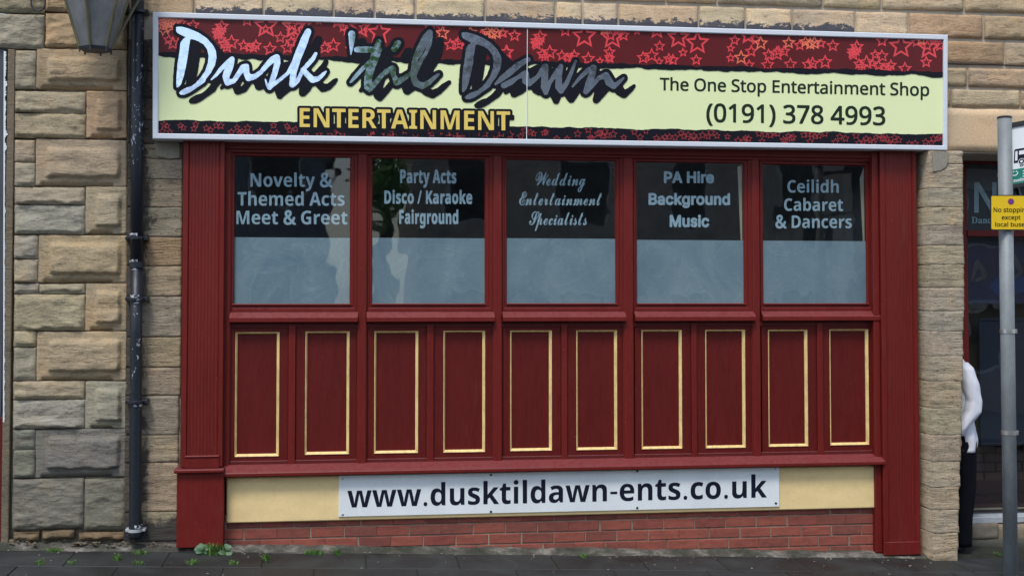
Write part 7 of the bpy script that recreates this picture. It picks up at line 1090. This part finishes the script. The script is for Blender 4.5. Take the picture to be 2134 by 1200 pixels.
# shallow display behind the glass
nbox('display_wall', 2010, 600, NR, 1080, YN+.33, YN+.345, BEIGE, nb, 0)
nbox('display_floor', 2010, 1000, NR, 1080, YN+.25, YN+.28, simple('dark_maroon_cloth', (.022, .004, .004), .8, var=.3), nb, 0)
mb = MB(); bx0, bx1 = X(2016, YN+.30), X(2300, YN+.30)
DIMB = simple('dim_brick', (.085, .045, .032), .9, var=.4)
for r_ in range(6):
    z1 = Z(925, 2070, YN+.30)-r_*.075
    x = bx0-(.1 if r_ % 2 else 0)
    while x < bx1:
        m_ = MB(); a = max(x, bx0); m_.box(a, x+.215, z1-.065, z1, YN+.292, YN+.32, .003); m_.build('brick', DIMB, nb); x += .225
po = nbox('poster', 2012, 497, NR, 632, YN+.12, YN+.125, BLUED, None, 0); tag(po, 'dark blue poster with pale bent arm shapes hanging in the right-hand shop window', 'poster')
gp = simple('pale_print', (.085, .085, .085), .6, var=.5, vs_=(4,4,4)); gb2 = simple('blue_print', (.012, .045, .16), .6, var=.5, vs_=(4,4,4))
def ppatch(pts, m, k):
    mb = MB(); mb.add([W(a, b, YN+.118-.0006*k) for a, b in pts], [tuple(range(len(pts)))]); mb.build('print', m, po)
ppatch([(2022,588),(2030,548),(2037,540),(2050,555),(2058,572),(2055,580),(2034,588),(2032,582),(2046,574),(2042,560),(2036,562),(2028,585)], gp, 0)
ppatch([(2113,528),(2120,535),(2132,563),(2128,575),(2114,583),(2113,575),(2122,567),(2113,545)], gp, 1)
ppatch([(2060,600),(2085,570),(2100,590),(2120,578),(2150,570),(2170,600),(2120,612),(2090,625)], gb2, 2)
bo = nbox('display_board', 2041, 663, 2300, 926, YN+.15, YN+.17, NAVYB, None, .004); tag(bo, 'navy display board leaning behind the glass of the right-hand shop window', 'board')
mb = MB(); rr = prect(2041, 663, 2300, 926, YN+.15); mb.ring((rr[0],rr[1],rr[2],rr[3]), (rr[0]+.02,rr[1]-.02,rr[2]+.02,rr[3]-.02), YN+.143, YN+.152, .004); mb.build('board_edge', NAVYB, bo)
# stone step below the sill
stp = thing('stone_step', (X(2250, YN), .1, G(X(2250), .1)), 'worn sandstone step under the white sill of the right-hand shop window', 'step')
def sstone(a, b, c, d, yf, col, amp=.010): stone('stone', stp, X(a, yf), X(c, yf), Z(d, 2070, yf), Z(b, 2070, yf), yf, col, SMOOTH, 'rock', amp=amp, depth=.45, gap=.002, cell=.02)
sstone(2014, 1089, 2074, 1124, .42, (.20, .175, .14)); sstone(2074, 1093, 2200, 1130, .42, (.25, .21, .15)); sstone(2200, 1093, NR, 1130, .42, (.2, .18, .14))
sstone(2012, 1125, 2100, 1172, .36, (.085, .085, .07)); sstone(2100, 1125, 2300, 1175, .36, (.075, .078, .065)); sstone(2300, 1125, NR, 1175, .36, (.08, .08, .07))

# ------------------------------------------------------------------ bus stop
YB = -1.5
bs = thing('bus_stop_pole', (X(2099, YB), YB, G(X(2099, YB), YB)), 'grey galvanised bus stop pole on the pavement at the right edge', 'pole')
xp = X(2098.5, YB); rp = (X(2112, YB)-X(2085, YB))/2
mb = MB(); mb.tube([Vector((xp, YB, G(xp, YB)-.1)), Vector((xp, YB, Z(247, 2098, YB)))], rp, 28); mb.build('post', GALV, bs, smooth=True)
mb = MB(); zt = Z(247, 2098, YB); mb.tube([Vector((xp, YB, zt)), Vector((xp, YB, zt+.008)), Vector((xp, YB, zt+.012))], [rp*1.04, rp*1.04, rp*.9], 28); mb.build('post_cap', BLACK, bs)
for py in (690, 901):
    mb = MB(); c = W(2098.5, py, YB)
    mb.tube([Vector((xp, YB, c.z-.012)), Vector((xp, YB, c.z+.012))], rp*1.07, 28); mb.box(xp+rp*.75, xp+rp*1.2, c.z-.013, c.z+.013, YB-rp*.6, YB, .002); mb.build('clamp_band', STEEL, bs)
e1 = Vector((math.cos(R(30)), -math.sin(R(30)), .135)).normalized(); e2 = Vector((0.05, .0, 1)).normalized(); e3 = e1.cross(e2).normalized()
if e3.y > 0: e3 = -e3
fl = thing('bus_stop_flag', W(2110, 330, YB), 'white and green bus stop flag with a bus symbol, fixed high on the pole', 'sign')
A0 = W(2107.5, 264, YB); s_ = 1/ (F_PX/(W(2107, 264, YB)-CAMP).dot(Fv))   # metres per photo pixel here
Wf, Hf = .36, .385
Hf = (Z(266, 2107, YB)-Z(388, 2107, YB))
def fp(u, v, d=0.0): return A0 + e1*u - e2*v + e3*d      # u across, v down (m)
def plate(name, u0, u1, v0, v1, d0, d1, mat, parent):
    mb = MB(); q = [(u0,v1),(u1,v1),(u1,v0),(u0,v0)]
    mb.add([fp(a,b,d1) for a,b in q]+[fp(a,b,d0) for a,b in q], [(0,1,2,3),(7,6,5,4),(0,4,5,1),(1,5,6,2),(2,6,7,3),(3,7,4,0)]); return mb.build(name, mat, parent)
plate('flag_plate', 0, Wf, .008, Hf, -.004, .004, WHITE, fl)
plate('green_band', .0, Wf, Hf*.745, Hf*.995, .0042, .0052, GREEN, fl)
plate('top_rail', -.03, Wf, -.022, .008, -.012, .012, BLACK, fl); plate('bottom_rail', -.03, Wf, Hf, Hf+.022, -.012, .012, BLACK, fl)
for v in (-.012, Hf+.012):
    mb = MB(); c = fp(-.03, v); mb.tube([c+Vector((-.03,0,0)), c+Vector((.02,0,0))], .009, 8); mb.build('bolt', STEEL, fl)
# bus symbol
def fshape(cs, d, mat, name): return link(name, flat_mesh(cs, lambda u, v: fp(u, v, d), name), mat, fl)
bu, bv, bh, bwid = .022, Hf*.405, .085, .26
def rc(a, b, c, d): return [(a,b),(c,b),(c,d),(a,d)]
cs = [[(bu,bv+bh),(bu,bv+.006),(bu+.006,bv),(bu+bwid,bv),(bu+bwid,bv+bh)]]
cs.append(rc(bu+.006, bv+.012, bu+.020, bv+bh-.014))
for k in range(5): cs.append(rc(bu+.028+k*.044, bv+.012, bu+.064+k*.044, bv+.038))
fshape(cs, .0055, NAVY, 'bus_symbol')
def circ(x, y, r_, n=20): return [(x+r_*math.cos(2*math.pi*k/n), y+r_*math.sin(2*math.pi*k/n)) for k in range(n)]
for wx in (bu+.044, bu+.21):
    fshape([circ(wx, bv+bh-.004, .019)], .0058, WHITE, 'symbol_wheel'); fshape([circ(wx, bv+bh-.004, .016), circ(wx, bv+bh-.004, .008)], .0061, NAVY, 'symbol_wheel')
def ftext(st, s, u, v, h, w, mat, d=.0056):
    c = text_contours(st, s); a = min(p[0] for q in c for p in q); b = max(p[0] for q in c for p in q); rc_ = FONT[st][s[0]][1]; hh = max(q[i] for q in rc_ for i in range(1, len(q), 2))
    link('lettering', glyph_meshes(text_contours(st, s, 0, True), lambda x, y: fp(u+(x-a)/(b-a)*w, v-y/hh*h, d), Vector((0, -.0002, 0))), mat, fl)
ftext('R', 'Bus Stop', .058, Hf*.715, .021, .135, NAVY)
ftext('R', 'traveline 0871 200 22 33', .004, Hf*.965, .018, .26, WHITE)
for k in range(3): plate('text_line', .075, .30, Hf*(.79+.045*k), Hf*(.79+.045*k)+.006, .0053, .0058, WHITE, fl)
cs = []
arc = [(.030+.020*math.cos(t), Hf*.80+.022*math.sin(t)) for t in [math.pi*k/10 for k in range(11)]]; arc2 = [(.030+.0145*math.cos(t), Hf*.80+.0165*math.sin(t)) for t in [math.pi*k/10 for k in range(10, -1, -1)]]
fshape([arc+arc2, circ(.022, Hf*.785, .004), circ(.038, Hf*.785, .004)], .0056, WHITE, 'smile_symbol')
# yellow plate
yp_ = thing('parking_plate', W(2107, 443, YB-.05), 'yellow plate reading no stopping except local buses, on the bus stop pole', 'sign')
def rrect(a, b, c, d, r_):
    o = []
    for (cx, cy, t0) in ((c-r_, b+r_, -90), (c-r_, d-r_, 0), (a+r_, d-r_, 90), (a+r_, b+r_, 180)):
        for k in range(5): t = R(t0+k*22.5); o.append((cx+r_*math.cos(t), cy+r_*math.sin(t)))
    return o
YY = YB-.055
def yskew(x, y): return y-(x-2107)*-.004*0
def yplate(pts, y, mat, name, th=0.0):
    me = flat_mesh([pts], lambda u, v: W(u, v, y), name)
    if th:
        bm = bmesh.new(); bm.from_mesh(me); r_ = bmesh.ops.extrude_face_region(bm, geom=bm.faces[:]); bmesh.ops.translate(bm, verts=[v for v in r_['geom'] if isinstance(v, bmesh.types.BMVert)], vec=(0, th, 0))
        bmesh.ops.recalc_face_normals(bm, faces=bm.faces); bm.to_mesh(me); bm.free()
    return link(name, me, mat, yp_)
yplate(rrect(2064, 406.5, 2150, 480, 4), YY, BLACK, 'plate', .003)
yplate(rrect(2066, 408.5, 2148, 478, 3), YY-.001, YSIGN, 'yellow_face')
yplate(circ(2107, 420.3, 6.6), YY-.0016, ROUND_R, 'roundel'); yplate(circ(2107, 420.3, 4.4), YY-.0021, ROUND_B, 'roundel')
for s_, a, b, y0 in (('No stopping', 2070.5, 2145, 442), ('except', 2087.5, 2126.7, 457.5), ('local buses', 2074, 2142, 472.2)):
    put_text('R', s_, a, y0, b, y0, 9.4 if s_[0] != 'e' else 7.0, YY-.0016, INK, yp_)
mb = MB(); c = W(2098, 445, YB); mb.tube([Vector((xp, YB, c.z-.015)), Vector((xp, YB, c.z+.015))], rp*1.08, 24); mb.build('clamp', STEEL, yp_)

# ------------------------------------------------------------------ person half hidden behind the pier
def skin(name, chains, mat, parent, sub=2, root=0):
    """chains: list of [(x,y,z,r),...]; a point given twice is one shared joint"""
    V = []; E = []; idx = {}
    for ch in chains:
        prev = None
        for (x, y, z, r_) in ch:
            k = (round(x, 4), round(y, 4), round(z, 4))
            if k not in idx: idx[k] = len(V); V.append((x, y, z, r_))
            if prev is not None and prev != idx[k]: E.append((prev, idx[k]))
            prev = idx[k]
    me = bpy.data.meshes.new(name); me.from_pydata([v[:3] for v in V], E, []); me.update()
    o = bpy.data.objects.new('tmp', me); COL.objects.link(o)
    m = o.modifiers.new('s', 'SKIN'); m.use_smooth_shade = True
    for i, v in enumerate(V):
        sv = me.skin_vertices[0].data[i]; sv.radius = (v[3], v[3]) if not isinstance(v[3], tuple) else v[3]; sv.use_root = (i == root)
    s2 = o.modifiers.new('u', 'SUBSURF'); s2.levels = sub; s2.render_levels = sub
    dg = bpy.context.evaluated_depsgraph_get(); me2 = bpy.data.meshes.new_from_object(o.evaluated_get(dg)); bpy.data.objects.remove(o)
    return link(name, me2, mat, parent, smooth=True)
SKIN = simple('skin', (.50, .28, .20), .5, var=.05); SHIRT = simple('white_cotton', (.72, .74, .82), .8, var=.08, bumpd=.004, bscale=14)
TROUS = simple('black_cloth', (.006, .007, .011), .9, var=.2, spec=.1); HAIR = simple('dark_hair', (.02, .013, .01), .6, var=.3); SHOE = simple('dark_shoe', (.02, .022, .04), .4, var=.1)
yP = .20; xP = X(2012, PF) + .105
gP = G(xP, yP)
pe = thing('person', (xP, yP, gP), 'person in a loose white shirt and black trousers standing half hidden behind the stone pier', 'person')
h = lambda dx, dy, z, r_: (xP+dx, yP+dy, gP+z, r_)
pel = h(.0, .0, .92, .115); wa = h(-.01, .0, 1.06, .105); chs = h(-.015, .0, 1.25, .12); ngk = h(-.02, .0, 1.42, .055); hd0 = h(-.035, -.01, 1.50, .058); hd1 = h(-.045, -.015, 1.575, .085); hd2 = h(-.05, -.015, 1.645, .075)
shl = h(-.02, -.14, 1.36, .055); shr = h(-.02, .10, 1.36, .055)
elr = h(.045, -.17, 1.10, .040); wrr = h(-.06, -.17, .92, .027); hnr = h(-.10, -.17, .86, .030)
ell = h(-.06, .13, 1.10, .040); wrl = h(-.02, .12, .88, .027); hnl = h(.0, .12, .80, .03)
hl = h(.0, -.085, .86, .09); knl = h(.02, -.09, .48, .060); anl = h(-.015, -.09, .09, .038); tol = h(-.12, -.09, .035, .032)
hr = h(.0, .07, .86, .09); knr = h(-.02, .07, .48, .060); anr = h(-.03, .07, .09, .038); tor = h(-.13, .07, .035, .032)
skin('body', [[pel, wa, chs, ngk, hd0, hd1, hd2], [chs, shl, elr, wrr, hnr], [chs, shr, ell, wrl, hnl], [pel, hl, knl, anl, tol], [pel, hr, knr, anr, tor]], SKIN, pe)
for (hx, hy, hz, s_) in ((hnr[0], hnr[1], hnr[2], 1), (hnl[0], hnl[1], hnl[2], -1)):
    for k in range(5):
        o_ = (k-1.6)*.017; ln_ = (.062, .075, .08, .072, .055)[k]
        if k == 0: skin('finger', [[(hx-.02, hy, hz-.0, .010), (hx-.045, hy-.012*s_, hz-.03, .009), (hx-.05, hy-.012*s_, hz-.055, .008)]], SKIN, pe, 1)
        else: skin('finger', [[(hx+o_, hy, hz-.02, .009), (hx+o_, hy-.004*s_, hz-.02-ln_*.5, .0085), (hx+o_-.006, hy-.010*s_, hz-.02-ln_, .007)]], SKIN, pe, 1)
# face, turned to the pier (towards -x)
fx, fy, fz = hd1[0], hd1[1], hd1[2]
skin('nose', [[(fx-.075, fy, fz+.015, .010), (fx-.098, fy, fz-.015, .013)]], SKIN, pe, 1)
for s_ in (-1, 1):
    skin('eye', [[(fx-.074, fy+s_*.03, fz+.012, .010), (fx-.078, fy+s_*.03, fz+.012, .009)]], WHITE, pe, 1)
    skin('ear', [[(fx+.005, fy+s_*.078, fz+.012, .012), (fx+.008, fy+s_*.082, fz-.018, .010)]], SKIN, pe, 1)
skin('mouth', [[(fx-.072, fy-.02, fz-.045, .006), (fx-.079, fy, fz-.046, .007), (fx-.072, fy+.02, fz-.045, .006)]], simple('lips', (.35, .10, .09), .5), pe, 1)
skin('hair', [[(fx+.03, fy, fz-.03, .065), (fx+.022, fy, fz+.04, .085), (fx-.0, fy, fz+.085, .078)]], HAIR, pe)
# shirt and trousers follow the body
k1 = lambda p, r_: (p[0], p[1], p[2], r_)
sw = k1(wa, .135); sc_ = k1(chs, .135)
def loft(name, rings, mat, fold=.006, n=28):
    """cloth tube from elliptical rings (dx,dy,z,rx,ry) with soft folds"""
    mb = MB(); vs_ = []; fine = []
    for k in range(len(rings)-1):
        for j in range(6):
            t = j/6; fine.append([a+(b-a)*t for a, b in zip(rings[k], rings[k+1])])
    fine.append(list(rings[-1]))
    for (dx, dy, z, rx, ry) in fine:
        for j in range(n):
            t = 2*math.pi*j/n
            f = 1+fold/.1*(noise.noise(Vector((math.cos(t)*2.2+dx*9, math.sin(t)*2.2, z*9)))+.6*noise.noise(Vector((math.cos(t)*5, math.sin(t)*5+7, z*16))))
            vs_.append((xP+dx+rx*f*math.cos(t), yP+dy+ry*f*math.sin(t), gP+z))
    m = len(fine)
    fs = [(i*n+j, i*n+(j+1) % n, (i+1)*n+(j+1) % n, (i+1)*n+j) for i in range(m-1) for j in range(n)]+[tuple(range(n)), tuple((m-1)*n+j for j in range(n))]
    mb.add(vs_, fs); return mb.build(name, mat, pe, smooth=True)
loft('shirt', [(.012,-.01,.74,.108,.165),(.012,-.01,.84,.112,.17),(.0,0,1.0,.104,.155),(-.0,0,1.2,.106,.17),(-.005,0,1.33,.098,.17),(-.02,0,1.41,.065,.10),(-.02,0,1.44,.052,.055)], SHIRT, .012)
loft('sleeve', [(-.085,-.17,.87,.038,.036),(-.055,-.175,.92,.050,.048),(.035,-.178,1.04,.060,.058),(.045,-.172,1.12,.062,.060),(.02,-.162,1.25,.066,.062),(-.01,-.145,1.36,.066,.058),(-.02,-.11,1.40,.05,.05)], SHIRT, .014)
loft('sleeve', [(-.02,.125,.88,.040,.036),(-.05,.13,1.08,.056,.054),(-.03,.12,1.25,.064,.058),(-.02,.10,1.38,.06,.056)], SHIRT, .012)
loft('trousers', [(.0,-.0,.74,.115,.165),(.0,.0,.85,.125,.170),(-.0,.0,.98,.112,.150)], TROUS, .004)
loft('trouser_leg', [(-.012,-.09,.045,.066,.062),(-.005,-.09,.25,.068,.064),(.018,-.09,.48,.074,.072),(.01,-.088,.68,.090,.082),(.0,-.085,.82,.105,.088)], TROUS, .006)
loft('trouser_leg', [(-.03,.07,.045,.066,.062),(-.03,.07,.25,.068,.064),(-.02,.07,.48,.074,.072),(-.01,.07,.68,.090,.082),(.0,.07,.82,.105,.088)], TROUS, .006)
for a in (anl, anr):
    skin('shoe', [[(a[0]+.03, a[1], gP+.045, .045), (a[0]-.04, a[1], gP+.042, .046), (a[0]-.13, a[1], gP+.032, .038), (a[0]-.19, a[1], gP+.028, .028)]], SHOE, pe)

# ------------------------------------------------------------------ weeds and litter
def tuft(px, py, y, hgt, nb_, spread, label, leaves=0, group=None):
    base = W(px, py, y); bx = base.x; by = y; rnd = random.Random(int(px*7))
    mb = MB()
    for k in range(nb_):
        ox = max(-spread*.8, min(spread*.8, rnd.gauss(0, spread*.36))); oy = rnd.gauss(0, .02); a = rnd.uniform(0, 2*math.pi); l_ = .8*hgt*rnd.uniform(.45, 1.15); lean = rnd.uniform(.2, 1.0)*l_
        w_ = rnd.uniform(.0016, .003); dx, dy = math.cos(a)*lean, math.sin(a)*lean*.5
        x, yv = bx+ox, by+oy; z = G(x, yv)+.0
        side = Vector((-math.sin(a), math.cos(a), 0)); 
        if abs(side.x) < .4: side = Vector((.8, .2, 0))
        pts = [Vector((x+dx*t*t, yv+dy*t*t, z+l_*(t-.28*t*t))) for t in (0, .4, .75, 1)]
        ws_ = [w_, w_*1.1, w_*.7, 0.0002]; vs_ = []
        for p, q in zip(pts, ws_): vs_ += [p-side*q, p+side*q]
        mb.add(vs_, [(0,1,3,2),(2,3,5,4),(4,5,7,6)], 0)
    for k in range(leaves):
        a = rnd.uniform(0, 2*math.pi); r_ = rnd.uniform(.014, .028); x = bx+rnd.choice((-1, -1, 1))*rnd.uniform(.5, 1.05)*spread; yv = by+rnd.uniform(-.03, .02); z = G(x, yv)+rnd.uniform(.01, .06)
        n_ = Vector((rnd.uniform(-.6,.6), -1, rnd.uniform(.2, 1))).normalized(); t1 = n_.cross(Vector((0,0,1))).normalized(); t2 = n_.cross(t1)
        c = Vector((x, yv, z)); vs_ = [c+(t1*math.cos(q*math.pi/4)*r_+t2*math.sin(q*math.pi/4)*r_*.75) for q in range(8)]
        mb.add(vs_+[c+n_*.004], [(q, (q+1)%8, 8) for q in range(8)], 1)
        mb.add([c, c+Vector((.002,0,0)), Vector((x*.9+bx*.1, yv, G(x, yv)))], [(0,1,2)], 1)
    o = mb.build('grass_tuft' if not leaves else 'weed_clump', [GRASS, WEED])
    return tag(o, label, 'weed', group)
WG = 'weeds growing along the foot of the wall'
tuft(447, 1142, -.15, .115, 230, .10, 'big clump of grass and round-leaved weeds at the foot of the left red pilaster', 34, WG)
tuft(655, 1150, -.12, .05, 150, .085, 'low wide green tuft at the cement edge below the left end of the brick wall', 0, WG)
tuft(703, 1152, -.13, .06, 60, .03, 'small upright tuft beside the low wide tuft under the brick wall', 0, WG)
tuft(292, 1150, -.16, .05, 50, .075, 'thin spiky grass growing at the foot of the drainpipe', 0, WG)
tuft(113, 1144, -.10, .035, 90, .07, 'flat mossy tuft below the rusticated stones at the far left', 0, WG)
tuft(245, 1165, -.33, .07, 60, .035, 'tuft in the paving joint left of the drainpipe', 0, WG)
tuft(556, 1168, -.30, .065, 70, .03, 'upright tuft in the paving in front of the left end of the bricks', 0, WG)
tuft(485, 1177, -.42, .035, 60, .04, 'short round tuft on the paving in front of the left pilaster', 0, WG)
tuft(402, 1178, -.42, .05, 50, .045, 'straggly tuft on a slab corner in front of the left plinth block', 0, WG)
tuft(288, 1178, -.45, .045, 35, .05, 'yellowish spiky tuft on the slabs in front of the drainpipe', 0, WG)
tuft(1215, 1161, -.14, .04, 40, .03, 'tiny tuft at the cement edge under the middle of the brick wall', 0, WG)
tuft(82, 1180, -.46, .05, 45, .03, 'dark tuft in the slab joint at the bottom left corner', 0, WG)
tuft(150, 1150, -.44, .03, 26, .03, 'few short blades on the slabs under the rusticated pier', 0, WG)
tuft(2080, 1156, .03, .035, 40, .03, 'small tuft in front of the stone step beside the bus stop pole', 0, WG)
# bits of grit, leaf and paint flake
mb = MB()
for k in range(95):
    px = random.uniform(20, 1980) if k % 3 else random.uniform(1100, 1900); y = -random.uniform(.08, .75) if k % 2 else -random.uniform(.08, .2)
    x = X(px, y); z = G(x, y)+.002; s_ = random.uniform(.003, .009); a = random.uniform(0, 6.3)
    c, s2 = math.cos(a), math.sin(a); q = [(-1,-.4),(.9,-.6),(1.1,.5),(-.7,.6)]
    vs_ = [(x+(u*c-v*s2)*s_, y+(u*s2+v*c)*s_, z+random.uniform(0, .004)) for u, v in q]+[(x+(u*c-v*s2)*s_*.7, y+(u*s2+v*c)*s_*.7, z+.005) for u, v in q]
    mb.add(vs_, [(0,1,2,3),(4,5,6,7)]+[(j,(j+1)%4,4+(j+1)%4,4+j) for j in range(4)])
lt = mb.build('litter_fragments', simple('pale_grit', (.34, .29, .22), .8, var=.7, vs_=(9,9,9)), kind='stuff'); lt['label'] = 'scattered flakes of leaf, grit and paint on the dark paving'
mb = MB()
for k in range(60):
    px = random.uniform(25, 372); y = random.uniform(-.07, -.0); x = X(px, y); r_ = random.uniform(.006, .018); c = Vector((x, y, G(x, y)+.035+random.uniform(-.01,.02)))
    vs_ = [c+Vector((random.uniform(-1,1)*r_*1.5, random.uniform(-1,1)*r_, random.uniform(-.7,.7)*r_)) for _ in range(8)]
    bm = bmesh.new(); [bm.verts.new(v) for v in vs_]; h_ = bmesh.ops.convex_hull(bm, input=bm.verts[:]); bm.verts.ensure_lookup_table(); bm.verts.index_update()
    mb.add([v.co.copy() for v in bm.verts], [[v.index for v in f.verts] for f in bm.faces]); bm.free()
rb = mb.build('rubble', STONE, kind='stuff', col=(.2,.17,.13)); rb['label'] = 'loose stone crumbs along the foot of the rusticated pier'

# ------------------------------------------------------------------ across the street (added out of view, shaped for reflections in glass and lettering)
HB = -16.5
def house(x0, x1, hgt, roofh, col, label, yf=HB):
    g = G((x0+x1)/2, yf)
    t = thing('unseen_house', ((x0+x1)/2, yf, g), label, 'house', 'unseen houses across the street')
    mb = MB(); mb.box(x0, x1, g-.5, g+hgt, yf-7, yf, 0); mb.build('wall', stone_m2, t, col=col)
    mb = MB(); poly = [Vector((x0-.1, yf+.3, g+hgt)), Vector((x0-.1, yf-3.5, g+hgt+roofh)), Vector((x0-.1, yf-7.3, g+hgt))]
    mb.prism(poly, (x0-.1, 0, 0), (x1+.1, 0, 0)); mb.build('roof', SLATE, t)
    n = max(2, int((x1-x0)/1.9))
    for fl_ in (0, 1):
        if hgt < 4 and fl_: continue
        for k in range(n):
            cx = x0+(k+.5)*(x1-x0)/n; z = g+1.0+fl_*2.7
            mb = MB(); mb.box(cx-.48, cx+.48, z, z+1.45, yf-.06, yf+.02, 0); w = mb.build('window', WHITE, t)
            mb = MB(); mb.box(cx-.41, cx+.41, z+.07, z+1.38, yf-.05, yf+.03, 0); mb.build('pane', DARKP, w)
    return t
stone_m2 = stone_mat('far_stone', 5, bump_d=.01); SLATE = simple('slate', (.06, .065, .075), .6, var=.3); DARKP = simple('dark_pane', (.02, .025, .03), .1, var=.1)
house(1.35, 10.5, 7.0, 2.6, (.85, .80, .74), 'tall pale house with slate roof, out of view across the street, shaped for reflections')
house(-13, -.35, 5.1, 1.2, (.40, .46, .58), 'unseen blue-grey house added across the street to darken the left window reflections')  # height and colour set to block bright sky in the left window's reflection
house(11.2, 19, 5.0, 1.8, (.42, .30, .24), 'paler stone house at the far right across the street')
def tree(x, y, hgt, r_, label):
    g = G(x, y); t = thing('tree', (x, y, g), label, 'tree', 'trees across the street')
    mb = MB(); mb.tube([Vector((x, y, g-.1)), Vector((x+.1, y, g+hgt*.4)), Vector((x, y, g+hgt*.8))], [.2, .14, .05], 8)
    for k in range(9):
        a = k*2.4; z = g+hgt*(.35+.05*k); mb.tube([Vector((x, y, z)), Vector((x+math.cos(a)*r_*.7, y+math.sin(a)*r_*.7, z+hgt*.14))], [.06, .015], 6)
    mb.build('trunk', simple('bark', (.07, .055, .04), .9), t)
    mb = MB()
    for k in range(5200):
        u = Vector((random.gauss(0, 1), random.gauss(0, 1), random.gauss(0, 1))).normalized()*random.random()**.4
        p = Vector((x+u.x*r_, y+u.y*r_, g+hgt*.66+u.z*hgt*.36))
        if noise.noise(p*.9) < -.12: continue
        a = Vector((random.uniform(-1,1), random.uniform(-1,1), random.uniform(-1,1)))*.10; b = Vector((random.uniform(-1,1), random.uniform(-1,1), random.uniform(-1,1)))*.10
        mb.add([p, p+a, p+a+b, p+b], [(0,1,2,3)])
    o = mb.build('crown', leaf_mat('tree_leaves', (.22, .46, .06), (.36, .62, .12)), t)
tree(.66, -15.6, 9.4, .66, 'narrow green tree, out of view across the street, placed for its reflection')
